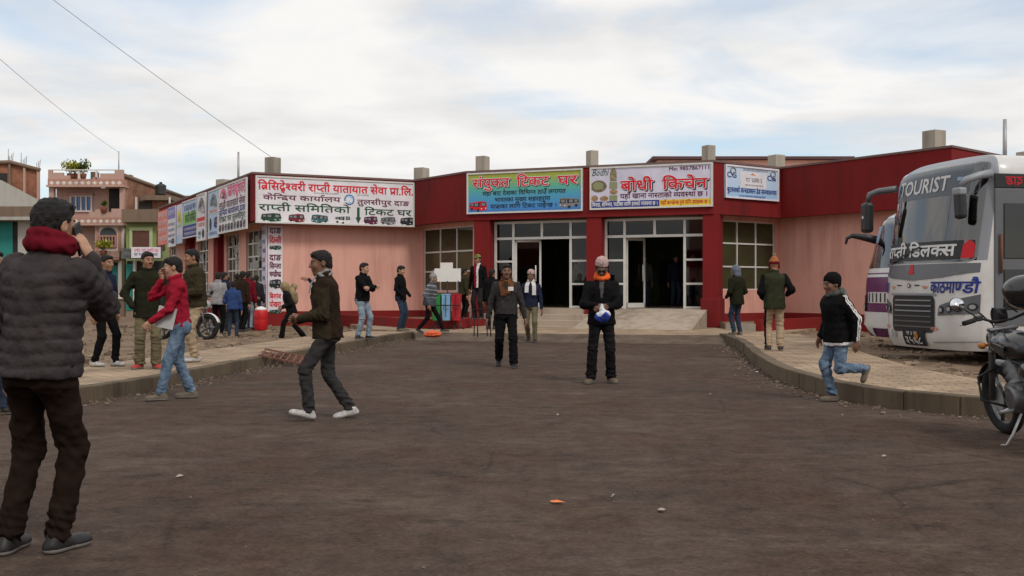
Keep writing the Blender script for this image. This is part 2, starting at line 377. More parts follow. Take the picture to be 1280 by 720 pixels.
# ------------------------------------------------------------------ ground
mb = MB(); mb.poly([(-300, -150, 0), (300, -150, 0), (300, 900, 0), (-300, 900, 0)]); o = mb.build('road', M_ASPH); tag(o, kind='structure')
KL = [Vector(p) for p in ((-2.45, 27.0), (-2.6, 26.3), (-3.0, 24.8), (-3.42, 21.1), (-3.85, 18.2), (-4.08, 16.8), (-4.25, 14.8), (-4.44, 12.9), (-4.72, 11.4), (-5.3, 9.8), (-6.4, 8.4), (-9, 7.4), (-15, 7.0))]
KR = [Vector(p) for p in ((4.96, 24.9), (4.94, 24.0), (4.75, 21.6), (4.35, 19.2), (4.02, 17.4), (3.75, 15.2), (3.62, 13.5), (3.72, 11.7), (4.06, 10.65), (4.75, 10.0), (6.0, 9.6), (9, 9.2), (15, 9.0))]
def resample(P, step):
    out_ = [P[0].copy()]; acc = 0
    for a, b in zip(P, P[1:]):
        d = (b - a).length; t = step - acc
        while t <= d: out_.append(a.lerp(b, t / d)); t += step
        acc = (acc + d) % step
    return out_
def smoothp(P, it=2):
    for _ in range(it):
        Q = [P[0]]
        for a, b in zip(P, P[1:]): Q += [a.lerp(b, .25), a.lerp(b, .75)]
        P = Q + [P[-1]]
    return P
def offs(P, d):
    Q = []
    for i, p in enumerate(P):
        t = (P[min(i + 1, len(P) - 1)] - P[max(i - 1, 0)]).normalized(); Q.append(p + Vector((-t.y, t.x)) * d)
    return Q
def pavement(K, side, h, width):
    K = smoothp(K); Kr = resample(K, .62); m = MB()
    for a, b in zip(Kr, Kr[1:]):
        t = (b - a).normalized(); n_ = Vector((-t.y, t.x)) * side; c = (a + b) / 2 + n_ * .085; j = random.uniform(-.006, .006)
        M = rotz(math.atan2(t.y, t.x) + random.uniform(-.008, .008))
        m.box((c.x + n_.x * j, c.y + n_.y * j, h / 2 - .05 + j), (.608, .17, h + .1), M, .014)
    o = m.build('kerb', M_KERB); tag(o, kind='structure')
    m = MB(); inner = offs(K, side * .16); outer = offs(K, side * width)
    zt = h - .012
    for i in range(len(K) - 1):
        m.faces([(inner[i].x, inner[i].y, zt), (inner[i + 1].x, inner[i + 1].y, zt), (outer[i + 1].x, outer[i + 1].y, zt), (outer[i].x, outer[i].y, zt)], [(0, 1, 2, 3)])
        m.faces([(outer[i].x, outer[i].y, zt), (outer[i + 1].x, outer[i + 1].y, zt), (outer[i + 1].x, outer[i + 1].y, -.05), (outer[i].x, outer[i].y, -.05)], [(0, 1, 2, 3)])
    o = m.build('pavement', M_PAVE); tag(o, kind='structure')
    return outer
outL = pavement(KL, -1, .17, 1.75)
outR = pavement(KR, 1, .20, 1.85)
def inpoly(x, y, P):
    c = False; j = len(P) - 1
    for i in range(len(P)):
        if (P[i][1] > y) != (P[j][1] > y) and x < (P[j][0] - P[i][0]) * (y - P[i][1]) / (P[j][1] - P[i][1]) + P[i][0]: c = not c
        j = i
    return c
from mathutils import noise as mnoise
def soil(name, poly, step, amp, z):
    xs = [p[0] for p in poly]; ys = [p[1] for p in poly]; m = MB(); ids = {}
    nx = int((max(xs) - min(xs)) / step) + 1; ny = int((max(ys) - min(ys)) / step) + 1
    def vert(i, j):
        if (i, j) not in ids:
            x = min(xs) + i * step; y = min(ys) + j * step
            h_ = mnoise.noise((x * .35, y * .35, 1)) * amp + mnoise.noise((x * 1.7, y * 1.7, 5)) * amp * .5 + mnoise.noise((x * 5, y * 5, 9)) * amp * .2
            ids[i, j] = m.b.verts.new((x, y, z + h_))
        return ids[i, j]
    for i in range(nx):
        for j in range(ny):
            if inpoly(min(xs) + (i + .5) * step, min(ys) + (j + .5) * step, poly):
                f = m.b.faces.new([vert(i, j), vert(i + 1, j), vert(i + 1, j + 1), vert(i, j + 1)]); f.smooth = True
    o = m.build(name, M_SOIL); tag(o, kind='structure'); return o
polyL = [(p.x + .3, p.y) for p in offs(smoothp(KL), -1.45)] + [(-60, 7.2), (-60, 70), (-14, 70), (-9, 36), (-6.5, 33.8), (-3.4, 29.5)]
soil('ground', polyL, .28, .07, .06)
polyR = [(p.x, p.y) for p in offs(smoothp(KR), 1.6)] + [(40, 9.1), (40, 30), (11, 30), (9, 30), (6.8, 26.6)]
soil('ground', polyR, .25, .05, .08)
def rubble(name, poly, n, smax, zb, box):
    m = MB(); k = 0
    while k < n:
        x = random.uniform(box[0], box[2]); y = random.uniform(box[1], box[3])
        if not inpoly(x, y, poly): continue
        s = random.uniform(.012, smax) * (random.random() ** 1.5 + .25); k += 1
        M = rotz(random.uniform(0, 6.3)) @ rotx(random.uniform(-.6, .6))
        v = [M @ Vector((a * s * random.uniform(.6, 1.4), b * s * random.uniform(.6, 1.2), c * s * random.uniform(.4, .8))) + Vector((x, y, zb + s * .2)) for a in (-1, 1) for b in (-1, 1) for c in (-1, 1)]
        m.faces(v, [(0, 1, 3, 2), (4, 6, 7, 5), (0, 4, 5, 1), (2, 3, 7, 6), (0, 2, 6, 4), (1, 5, 7, 3)])
    o = m.build(name, M_STONE, normals=False); tag(o, 'loose rubble and brick bits lying on the bare soil', 'rubble', kind='stuff'); return o
rubble('rubble', polyL, 3200, .085, .05, (-16, 9, -3, 34))
rubble('rubble', polyR, 1600, .055, .07, (5, 9.5, 12, 29))
M_GRIT = mat('road_grit', (.16, .12, .09), .95, .5, 5)
def gravel(K, side, n, spread, label):
    m = MB(); Kr = resample(smoothp(K), .05); nn = len(Kr) - 2
    for k in range(n):
        i = random.randrange(1, nn); t_ = (Kr[i + 1] - Kr[i - 1]).normalized(); p = Kr[i] + Vector((-t_.y, t_.x)) * -side * (.01 + abs(random.gauss(0, spread))); s = random.uniform(.005, .016) * (.5 + random.random())
        M = rotz(random.uniform(0, 6.3)) @ rotx(random.uniform(-.6, .6)); v = [M @ Vector((a * s * random.uniform(.6, 1.4), b * s, c * s * .7)) + Vector((p.x, p.y, .004 + s * .3)) for a in (-1, 1) for b in (-1, 1) for c in (-1, 1)]
        m.faces(v, [(0, 1, 3, 2), (4, 6, 7, 5), (0, 4, 5, 1), (2, 3, 7, 6), (0, 2, 6, 4), (1, 5, 7, 3)])
    tag(m.build('gravel', M_GRIT, normals=False), label, 'gravel', kind='stuff')
gravel(KL, -1, 900, .22, 'grit and pebbles gathered along the left kerb'); gravel(KR, 1, 900, .22, 'grit and pebbles gathered along the right kerb')
m = MB()
for k in range(450):
    Yg = random.uniform(4.3, 20); x = random.uniform(-.5, .5) * min(8, Yg * .95); s = random.uniform(.002, .006)
    M = rotz(random.uniform(0, 6.3)) @ rotx(random.uniform(-.6, .6)); v = [M @ Vector((a * s * random.uniform(.6, 1.4), b * s, c * s * .7)) + Vector((x, Yg, .003 + s * .3)) for a in (-1, 1) for b in (-1, 1) for c in (-1, 1)]
    m.faces(v, [(0, 1, 3, 2), (4, 6, 7, 5), (0, 4, 5, 1), (2, 3, 7, 6), (0, 2, 6, 4), (1, 5, 7, 3)])
tag(m.build('gravel', M_GRIT, normals=False), 'fine gravel scattered over the worn asphalt', 'gravel', kind='stuff')
# ------------------------------------------------------------------ bus terminal
FP = [Vector(p) for p in ((-15.8, 46.6), (-8.1, 32.5), (-3.29, 34.8), (-1.42, 32.3), (5.71, 29.5), (8.06, 31.2), (11.2, 26.5), (22, 36))]
def offset_poly(P, d):
    Q = []
    for i in range(len(P)):
        ns = []
        if i > 0: t = (P[i] - P[i - 1]).normalized(); ns.append(Vector((-t.y, t.x)))
        if i < len(P) - 1: t = (P[i + 1] - P[i]).normalized(); ns.append(Vector((-t.y, t.x)))
        if len(ns) == 1: Q.append(P[i] + ns[0] * d)
        else:
            b_ = (ns[0] + ns[1]).normalized(); Q.append(P[i] + b_ * d / max(.3, b_.dot(ns[0])))
    return Q
WP = offset_poly(FP, .55)           # wall line (behind the fascia)
ZT, ZB = 4.87, 3.40
T = empty('bus_terminal', (0, 30, 0), 0, 'low pink and dark red bus station building with angled wings and wide red fascia', 'building')
def tl(v): return (v[0], v[1] - 30, v[2])
def strip(P, d0, d1, z0, z1, m):
    A = offset_poly(P, d0); B = offset_poly(P, d1)
    for i in range(len(P) - 1):
        m.faces([tl((A[i].x, A[i].y, z0)), tl((A[i + 1].x, A[i + 1].y, z0)), tl((A[i + 1].x, A[i + 1].y, z1)), tl((A[i].x, A[i].y, z1))], [(0, 1, 2, 3)])
        m.faces([tl((A[i].x, A[i].y, z1)), tl((A[i + 1].x, A[i + 1].y, z1)), tl((B[i + 1].x, B[i + 1].y, z1)), tl((B[i].x, B[i].y, z1))], [(0, 1, 2, 3)])
        m.faces([tl((A[i].x, A[i].y, z0)), tl((B[i].x, B[i].y, z0)), tl((B[i + 1].x, B[i + 1].y, z0)), tl((A[i + 1].x, A[i + 1].y, z0))], [(0, 1, 2, 3)])
        m.faces([tl((B[i].x, B[i].y, z0)), tl((B[i].x, B[i].y, z1)), tl((B[i + 1].x, B[i + 1].y, z1)), tl((B[i + 1].x, B[i + 1].y, z0))], [(0, 1, 2, 3)])
    for q in (0, -1):
        m.faces([tl((A[q].x, A[q].y, z0)), tl((B[q].x, B[q].y, z0)), tl((B[q].x, B[q].y, z1)), tl((A[q].x, A[q].y, z1))], [(0, 1, 2, 3)])
FASC = MB(); strip(FP, 0, .22, ZB, ZT, FASC); FASC.build('fascia', M_RED, T)
m = MB(); strip(FP, -.03, .26, ZT, ZT + .06, m); m.build('coping', mat('coping', (.16, .10, .09), .8), T)
m = MB(); back = [(24, 60), (-13, 60)]
R0 = offset_poly(FP, .24)
ring = [(p.x, p.y - 30) for p in R0] + [(24, 30), (-12, 30)]
m.prism(ring, ZB + .02, ZB + .2); m.prism(ring, 4.45, 4.6); m.build('roof', M_CONC, T, tri=True)
def hit(u, P0, P1):
    k = (u - U0) / FPX; e = P1 - P0
    return (k * P0.y - P0.x) / (e.x - k * e.y) * e.length
class Seg:
    def __init__(s, P, i, d=0): s.A, s.B = P[i], P[i + 1]; s.e = (s.B - s.A).normalized(); s.n = Vector((s.e.y, -s.e.x)); s.L = (s.B - s.A).length; s.ang = math.atan2(s.e.y, s.e.x)
    def s(s, u): return hit(u, s.A, s.B)
    def at(s, a, d, z): p = s.A + s.e * a + s.n * d; return Vector((p.x, p.y, z))
    def z(s, u, v): p = s.A + s.e * s.s(u); return CAMZ - (v - V0) / FPX * p.y
def wall(seg, opens, z0, z1, name='wall', m_=None, base=True, th=.22):
    m = MB(); cs = sorted({0, seg.L, *[o[0] for o in opens], *[o[1] for o in opens]}); zs = sorted({z0, z1, *[o[2] for o in opens], *[o[3] for o in opens]})
    inop = lambda a, z: any(o[0] < a < o[1] and o[2] < z < o[3] for o in opens)
    Q = lambda a, d, z: tl(seg.at(a, d, z))
    for a, b in zip(cs, cs[1:]):
        for za, zb in zip(zs, zs[1:]):
            if inop((a + b) / 2, (za + zb) / 2): continue
            m.faces([Q(a, 0, za), Q(b, 0, za), Q(b, 0, zb), Q(a, 0, zb)], [(0, 1, 2, 3)])
            m.faces([Q(a, -th, za), Q(a, -th, zb), Q(b, -th, zb), Q(b, -th, za)], [(0, 1, 2, 3)])
    for a, b, za, zb in opens:
        for q in ([(a, 0, za), (b, 0, za), (b, -th, za), (a, -th, za)], [(a, 0, zb), (a, -th, zb), (b, -th, zb), (b, 0, zb)], [(a, 0, za), (a, -th, za), (a, -th, zb), (a, 0, zb)], [(b, 0, za), (b, 0, zb), (b, -th, zb), (b, -th, za)]):
            m.faces([Q(*p) for p in q], [(0, 1, 2, 3)])
    o = m.build(name, m_ or M_PINK, T, normals=False)
    if base:
        m = MB()
        for q in ([(0, .03, 0), (seg.L, .03, 0), (seg.L, .03, .55), (0, .03, .55)], [(0, .03, .55), (seg.L, .03, .55), (seg.L, 0, .55), (0, 0, .55)]):
            m.faces([Q(*p) for p in q], [(0, 1, 2, 3)])
        m.build('wall_base', M_RED2, T, normals=False)
    return o
def bar(m, seg, a0, a1, d, z0, z1, dep=.06):
    p = seg.at((a0 + a1) / 2, d, (z0 + z1) / 2); m.box(tl(p), (abs(a1 - a0), dep, abs(z1 - z0)), rotz(seg.ang))
def grid_window(seg, a0, a1, z0, z1, nc, nr, glassm, d=-.1, fw=.05, backm=None, rows=None):
    m = MB()
    for k in range(nc + 1):
        x = a0 + (a1 - a0) * k / nc; w_ = fw; bar(m, seg, x - w_ / 2, x + w_ / 2, d, z0, z1)
    rows = rows or [z0 + (z1 - z0) * k / nr for k in range(nr + 1)]
    for z in rows: bar(m, seg, a0, a1, d + .004, z - fw / 2, z + fw / 2, .056)
    fr = m.build('window', M_ALU, T)
    m = MB(); m.faces([tl(seg.at(a0, d, z0)), tl(seg.at(a1, d, z0)), tl(seg.at(a1, d, z1)), tl(seg.at(a0, d, z1))], [(0, 1, 2, 3)])
    m.build('pane', glassm, fr, normals=False)
    return fr
W = [Seg(WP, i) for i in range(7)]
FS = [Seg(FP, i) for i in range(7)]
# left side wall with the ticket windows
ops = []
for ua, ub in ((212, 221), (231, 240), (247.5, 260), (283, 298.5), (307.5, 327.5)):
    a, b = W[0].s(ua), W[0].s(ub); ops.append((a, b, 1.05, 3.22))
wall(W[0], ops, 0, ZB + .05)
M_POST = mat('paper_notices', (.34, .33, .32), .8, .5, 9)
for a, b, z0, z1 in ops:
    fr = grid_window(W[0], a, b, z0, z1, 3, 5, M_GREENGL, -.1, .05, M_DARK)
    for q in range(9):
        x = a + (b - a) * random.random(); z = random.uniform(2.0, 3.1); m = MB(); bar(m, W[0], max(a + .05, x - .18), min(b - .05, x + .18), -.07 + .003 * q, z - .12, z + .12, .002); m.build('notice', M_POST, fr)
m = MB()
for u in (241.5, 277):
    a = W[0].s(u); p = W[0].at(a, .1, ZB / 2 - .02); m.box(tl(p), (.7, .24, ZB - .04), rotz(W[0].ang))
    m.build('pillar', M_RED, T); m = MB()
m.b.free()
wall(W[1], [], 0, ZB + .05)
# left recessed wall with the gridded window
sA = W[2]; a0, a1 = sA.s(529), min(sA.s(591), sA.L - .15)
wall(sA, [(a0, a1, 1.2, 3.3)], 0, ZB + .05)
grid_window(sA, a0, a1, 1.2, 3.3, 3, 4, M_GREENGL, -.08, .05, M_GREENWALL, rows=[1.2, 1.85, 2.5, 3.28])
# right angled wall with window
sB = W[4]; b0, b1 = max(.25, sB.s(899)), sB.s(969)
wall(sB, [(b0, b1, 1.25, 3.3)], 0, ZB + .05)
grid_window(sB, b0, b1, 1.25, 3.3, 3, 3, M_GREENGL, -.08, .045, M_GREENWALL, rows=[1.25, 1.93, 2.62, 3.28])
wall(W[5], [], 0, ZB + .05); wall(W[6], [], 0, ZB + .05)
# ---- centre: pillars, entrances, floor, steps, ramp
c = FS[3]; E3 = c.ang; FL = .69
def cbox(m, s0, s1, d0, d1, z0, z1, bev=0):
    p = c.at((s0 + s1) / 2, (d0 + d1) / 2, (z0 + z1) / 2); m.box(tl(p), (s1 - s0, abs(d1 - d0), z1 - z0), rotz(E3), bev)
PIL = [(c.s(592), c.s(611)), (c.s(732.5), c.s(751)), (c.s(878), c.s(899) - .02)]
for a, b in PIL:
    m = MB(); cbox(m, a, b, -.7, -.04, .17, ZB + .01); cbox(m, a - .05, b + .05, -.75, .03, .17, 1.0, .02); m.build('pillar', M_RED, T)
GD = -.45
def entrance(us, side_u, door_gap, leaf):
    S_ = [c.s(u) for u in us]; z0, zt, ztop = FL, 2.83, 3.36
    m = MB(); fw = .075
    for k, a in enumerate(S_):
        za = zt if k == 2 else z0
        p = c.at(a, GD, (za + ztop) / 2); m.box(tl(p), (fw, .08, ztop - za), rotz(E3))
    for z in (zt, ztop - .04): p = c.at((S_[0] + S_[4]) / 2, GD + .003, z); m.box(tl(p), (S_[4] - S_[0], .086, fw), rotz(E3))
    for a, b in ((S_[0], S_[1]), (S_[3], S_[4])):
        for z in (1.42, 2.12, FL + .04): p = c.at((a + b) / 2, GD + .003, z); m.box(tl(p), (b - a, .07, .06), rotz(E3))
    fr = m.build('door_frame', M_ALU, T)
    cells = [(S_[0], S_[1], z0, zt), (S_[3], S_[4], z0, zt)] + [(S_[k], S_[k + 1], zt, ztop) for k in range(4)]
    for a, b, za, zb in cells:
        m = MB(); m.faces([tl(c.at(a, GD, za)), tl(c.at(b, GD, za)), tl(c.at(b, GD, zb)), tl(c.at(a, GD, zb))], [(0, 1, 2, 3)]); m.build('pane', M_GLASS, fr, normals=False)
    # an open glass door leaf, swung inwards
    m = MB(); a, ang = leaf; p = c.at(a, GD - .05, 0); L_ = .82; M = rotz(E3 + ang)
    for x, z, dx, dz in ((.03, (z0 + zt) / 2, .06, zt - z0 - .05), (L_ - .03, (z0 + zt) / 2, .06, zt - z0 - .05), (L_ / 2, z0 + .09, L_, .14), (L_ / 2, zt - .07, L_, .08)):
        q = M @ Vector((x, 0, 0)); m.box(tl((p.x + q.x, p.y + q.y, z)), (dx, .045, dz), M)
    lf = m.build('door', M_ALU, T)
    q0 = p; q1 = M @ Vector((L_, 0, 0)); m = MB(); m.faces([tl((q0.x, q0.y, z0 + .1)), tl((q0.x + q1.x, q0.y + q1.y, z0 + .1)), tl((q0.x + q1.x, q0.y + q1.y, zt - .1)), tl((q0.x, q0.y, zt - .1))], [(0, 1, 2, 3)]); m.build('pane', M_GLASS, lf, normals=False)
    m = MB(); h_ = M @ Vector((L_ * .8, -.08, 0)); m.tube([tl((p.x + h_.x, p.y + h_.y, 1.5)), tl((p.x + h_.x, p.y + h_.y, 2.0))], .02); m.build('handle', M_ALU, lf)
entrance((613, 635.5, 671.5, 707.8, 731), 0, 0, (c.s(636.5), R(12)))
entrance((752.5, 776, 814, 852, 876.5), 0, 0, (c.s(777), R(62)))
m = MB(); ra, rb = c.s(745), c.s(884)
cbox(m, .1, c.L - .3, -8, -.02, 0, FL); m.build('floor', M_CONC2, T)
for k in range(1, 4):
    m = MB(); cbox(m, PIL[0][1] - .1, ra, -.02 + .32 * (k - 1), -.02 + .32 * k, .1, FL - .17 * k - .001, .012); m.build('step', M_CONC2, T) if FL - .17 * k > .172 else m.b.free()
m = MB()
RP = lambda s_, d, z: tl(c.at(s_, d, z))
m.faces([RP(ra, -.02, .1), RP(rb, -.02, .1), RP(rb, -.02, FL), RP(ra, -.02, FL), RP(ra, 2.2, .1), RP(rb, 2.2, .1), RP(rb, 2.2, .176), RP(ra, 2.2, .176)], [(3, 2, 6, 7), (4, 5, 6, 7), (0, 4, 7, 3), (1, 2, 6, 5)]); m.build('ramp', M_CONC2, T)
# interior of the hall
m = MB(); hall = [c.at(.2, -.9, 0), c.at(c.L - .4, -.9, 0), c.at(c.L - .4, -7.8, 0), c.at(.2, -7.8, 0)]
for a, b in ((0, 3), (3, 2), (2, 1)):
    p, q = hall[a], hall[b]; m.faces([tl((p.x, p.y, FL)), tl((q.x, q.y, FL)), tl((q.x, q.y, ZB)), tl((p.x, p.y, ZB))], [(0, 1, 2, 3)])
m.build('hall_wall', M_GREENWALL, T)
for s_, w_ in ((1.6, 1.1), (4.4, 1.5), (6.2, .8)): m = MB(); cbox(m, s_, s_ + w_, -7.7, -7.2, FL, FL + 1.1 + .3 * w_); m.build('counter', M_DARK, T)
# concrete column stubs on the roof
for u0, u1, v0_, v1_, dY in ((271, 288, 224.5, 240, 0), (332, 350, 197, 222, .7), (518, 536, 210, 228, .8), (595, 611.5, 195.5, 220, .9), (733, 747.5, 188.5, 212, .9), (878, 893.5, 182, 207, 1.0), (961, 980, 194, 212, 1.2), (1155, 1180, 163.5, 192, 1.0), (1272, 1292, 190, 215, 3)):
    um = (u0 + u1) / 2; best = None
    for sg in FS:
        a = sg.s(um)
        if -.01 <= a <= sg.L:
            p = sg.at(a, 0, 0)
            if best is None or p.y < best: best = p.y
    Y = best + dY + (1.0 if u0 < 290 else 0); p0, p1 = px(u0, v0_, Y), px(u1, v0_, Y); wd = (p1.x - p0.x) * .8
    m = MB(); m.box(tl(((p0.x + p1.x) / 2, Y, (4.5 + p0.z) / 2)), (wd, wd, p0.z - 4.5), rotz(R(28 if um > 700 else -28)), .015)
    m.build('column_stub', M_CONC, T)
# path in front of the doors, planters, platform
m = MB(); m.prism([(-2.42, 26.5), (-1.2, 26.1), (3.2, 25.0), (4.92, 24.6), (6.6, 25.4), (9.2, 30.5), (7, 31.5), (-1.5, 34.2), (-4.5, 34.2), (-5.2, 33.2), (-3.9, 28.5)], -.02, .170); tag(m.build('path', M_PATH, tri=True), kind='structure')
m = MB(); A_ = [(-2.42, 26.5), (-1.2, 26.1), (3.2, 25.0), (4.92, 24.6)]; m.faces([(x, y - .01, .166) for x, y in A_] + [(x + .05, y - 1.1, .004) for x, y in A_] + [(x, y, -.02) for x, y in A_], [(0, 1, 5, 4), (1, 2, 6, 5), (2, 3, 7, 6)]); tag(m.build('path_apron', mat('dusty_asphalt', (.115, .085, .065), .95, .35, 2.5, .6, 40, spec=.1)), kind='structure')
def low_wall(name, P, z1, m_, label, w_=.2):
    P = [Vector(p) for p in P]; A = offs(P, w_ / 2); B = offs(P, -w_ / 2); m = MB(); m.prism([tuple(p) for p in A] + [tuple(p) for p in B[::-1]], .1, z1)
    o = m.build(name, m_, tri=True); return tag(o, label, 'planter wall')
low_wall('planter_wall', [(-5.6, 33.9), (-4.4, 31.9), (-2.6, 28.8), (-1.5, 28.5), (-1.3, 29.2), (-1.25, 30.0)], .44, M_RED2, 'low dark red kerb wall left of the entrance steps')
low_wall('planter_wall', [(6.38, 27.0), (7.2, 27.9), (9.15, 30.0)], .46, M_RED2, 'low dark red kerb wall in front of the right angled window')
low_wall('planter_wall', [(5.72, 27.6), (6.33, 27.03)], .36, M_CONC, 'short pale concrete kerb between ramp and red planter wall')
for P in ([(-5.4, 34), (-4.35, 32), (-2.6, 28.95), (-1.4, 28.55), (-1.15, 31.9), (-2.9, 34.8)], [(5.85, 27.6), (6.4, 27.15), (7.1, 27.95), (9.0, 29.95), (8.2, 31), (5.85, 29.3)]):
    m = MB(); m.prism(P, .1, .34); tag(m.build('planter_soil', M_SOIL, tri=True), kind='structure')
m = MB(); p = [c.at(-.4, .1, 0), c.at(.98, .1, 0), c.at(1.02, 1.2, 0), c.at(.8, 1.8, 0), c.at(-.1, 1.9, 0), c.at(-.6, 1.2, 0)]
m.prism([(q.x, q.y) for q in p], .12, .36); tag(m.build('entrance_plinth', M_RED2, tri=True), 'red painted plinth block beside the left entrance pillar', 'plinth')
# pink upper storey behind
m = MB(); m.box((5.6 + 6, 48, 3.5), (12.5, 8, 6.7)); q = MB()
rb_ = empty('rear_block', (7.2, 46, 0), 0, 'pink upper block with thin dark roof edge rising behind the red fascia', 'building')
m.b.free(); m = MB(); m.box((3.2, 2, 3.4), (8.2, 6, 6.9)); m.build('wall', M_PINK, rb_); m = MB(); m.box((3.2, 2, 6.93), (8.7, 6.5, .12)); m.build('roof', mat('dark_roof_edge', (.10, .05, .05), .8), rb_)
# ------------------------------------------------------------------ sign boards
def flat(name, col, rough=.55): return mat(name, col, rough, .14, 1.7, .12, 2.2, spec=.3)
INK_R, INK_W, INK_K = flat('ink_red', (.62, .015, .03)), flat('ink_white', (.78, .77, .77)), flat('ink_black', (.02, .02, .025))
INK_G, INK_M, INK_B, INK_P, INK_Y = flat('ink_green', (.015, .075, .035)), flat('ink_maroon', (.13, .012, .05)), flat('ink_blue', (.02, .035, .22)), flat('ink_pink', (.75, .12, .25)), flat('ink_yellow', (.75, .55, .05))
INK_GR = flat('ink_grey', (.22, .22, .23)); INK_LB = flat('ink_light_blue', (.35, .55, .8)); INK_O = flat('ink_orange', (.75, .2, .05)); INK_LG = flat('ink_light_green', (.25, .5, .12))
VINYL = flat('white_vinyl', (.72, .69, .72)); VINYL_L = flat('lilac_vinyl', (.62, .6, .72)); VINYL_C = flat('coral_vinyl', (.72, .22, .16)); VINYL_N = flat('navy_vinyl', (.05, .075, .2)); VINYL_B = flat('pale_blue_vinyl', (.42, .55, .72)); VINYL_V = flat('violet_vinyl', (.22, .2, .5))
def gradient(name, stops, axis=2):
    m = bpy.data.materials.new(name); m.use_nodes = True; t = m.node_tree; b = t.nodes['Principled BSDF']; b.inputs['Roughness'].default_value = .55
    co = t.nodes.new('ShaderNodeTexCoord'); sp = t.nodes.new('ShaderNodeSeparateXYZ'); t.links.new(co.outputs['Generated'], sp.inputs[0])
    r = t.nodes.new('ShaderNodeValToRGB'); t.links.new(sp.outputs[axis], r.inputs[0])
    e = r.color_ramp.elements; e[0].position, e[0].color = stops[0][0], (*stops[0][1], 1); e[1].position, e[1].color = stops[-1][0], (*stops[-1][1], 1)
    for p, c_ in stops[1:-1]: q = e.new(p); q.color = (*c_, 1)
    t.links.new(r.outputs[0], b.inputs['Base Color']); return m
def board(name, seg, u0, u1, vt, vb, label, face, frame=None, d=.05, th=.05, zs=None, cat='sign', group=None, tilt=0):
    """vt / vb are the board's top and bottom pixel at its left end"""
    a0, a1 = seg.s(u0), seg.s(u1); p = seg.at(a0, d, 0)
    z1 = CAMZ - (vt - V0) / FPX * p.y; z0 = CAMZ - (vb - V0) / FPX * p.y
    if zs: z0, z1 = zs
    r = empty(name, (p.x, p.y, z0), seg.ang, label, cat, group); W_, H_ = a1 - a0, z1 - z0
    r.rotation_euler = (tilt, 0, seg.ang)
    m = MB(); m.box((W_ / 2, th / 2 + .001, H_ / 2), (W_, th, H_)); m.build('panel', face, r)
    if frame:
        m = MB(); f = .05
        for cx, cz, dx, dz in ((W_ / 2, f / 2, W_, f), (W_ / 2, H_ - f / 2, W_, f), (f / 2, H_ / 2, f, H_ - 2 * f), (W_ - f / 2, H_ / 2, f, H_ - 2 * f)): m.box((cx, -.012, cz), (dx, .03, dz))
        m.build('frame', frame, r)
    return r, W_, H_
def flatpoly(r, name, polys, m, off=.004, parent=None):
    b = MB()
    for P in polys: b.poly([(x, -off, z) for x, z in P])
    return b.build(name, m, r, normals=False)
def rect(x0, z0, x1, z1): return [(x0, z0), (x1, z0), (x1, z1), (x0, z1)]
def ell(x, z, rx, rz, n=20, a0=0, a1=2 * math.pi): return [(x + rx * math.cos(a0 + (a1 - a0) * k / n), z + rz * math.sin(a0 + (a1 - a0) * k / n)) for k in range(n)]
def printed_bus(r, x, z, w_, h, body, flip=False, name='printed_bus'):
    fx = (lambda t: x + w_ * (1 - t)) if flip else (lambda t: x + w_ * t)
    b = MB(); ms = [body, INK_K, INK_GR, INK_W]
    def add(mi, off, *P):
        b.mi = mi
        for p in P: b.poly([(fx(a), -off, z + h * c_) for a, c_ in p])
    add(0, .004, [(.0, .25), (.6, .0), (.97, .1), (1, .45), (.94, .95), (.62, 1.0), (.05, .85)])
    add(1, .007, [(.04, .5), (.58, .42), (.6, .85), (.06, .78)], [(.66, .42), (.95, .47), (.91, .86), (.66, .88)])
    add(2, .010, [(.70, .5), (.9, .53), (.88, .8), (.70, .82)], [(.10, .55), (.25, .53), (.25, .76), (.1, .75)], [(.32, .52), (.5, .5), (.5, .79), (.32, .77)])
    add(1, .010, ell(.16, .2, .07, .13, 10), ell(.5, .08, .07, .13, 10)); add(3, .010, ell(.7, .22, .04, .06, 8), ell(.93, .26, .03, .06, 8))
    return b.build(name, ms, r, normals=False)
def squiggle(r, name, x, z, w_, h, m, seed=0, off=.004, words=None):
    """a line of print too small to read: head-line strokes with stems and bowls"""
    rg = random.Random(seed); b = MB(); p = x
    while p < x + w_ - h * .4:
        wl = min(h * rg.uniform(1.4, 3.6), x + w_ - p); t = h * .14
        b.poly([(a, -off, c_) for a, c_ in rect(p, z + h - t, p + wl, z + h)]); q = p + h * .1
        while q < p + wl - h * .25:
            b.poly([(a, -off - .0015, c_) for a, c_ in rect(q + h * .34, z, q + h * .34 + t, z + h - t)])
            k = rg.random(); hh = rg.uniform(.1, .5) * h
            b.poly([(a, -off - .001, c_) for a, c_ in ((q, z + hh), (q + h * .36, z + hh + h * .1 * (k - .5)), (q + h * .36, z + hh + t), (q, z + hh + t))])
            if k > .4: b.poly([(a, -off - .0005, c_) for a, c_ in rect(q, z + hh, q + t, z + min(h * .8, hh + h * .35))])
            if k > .8: b.poly([(a, -off - .001, c_) for a, c_ in ((q + h * .2, z + h), (q + h * .5, z + h * 1.3), (q + h * .62, z + h * 1.25), (q + h * .3, z + h))])
            q += h * rg.uniform(.5, .72)
        p += wl + h * .35
    return b.build(name, m, r, normals=False)
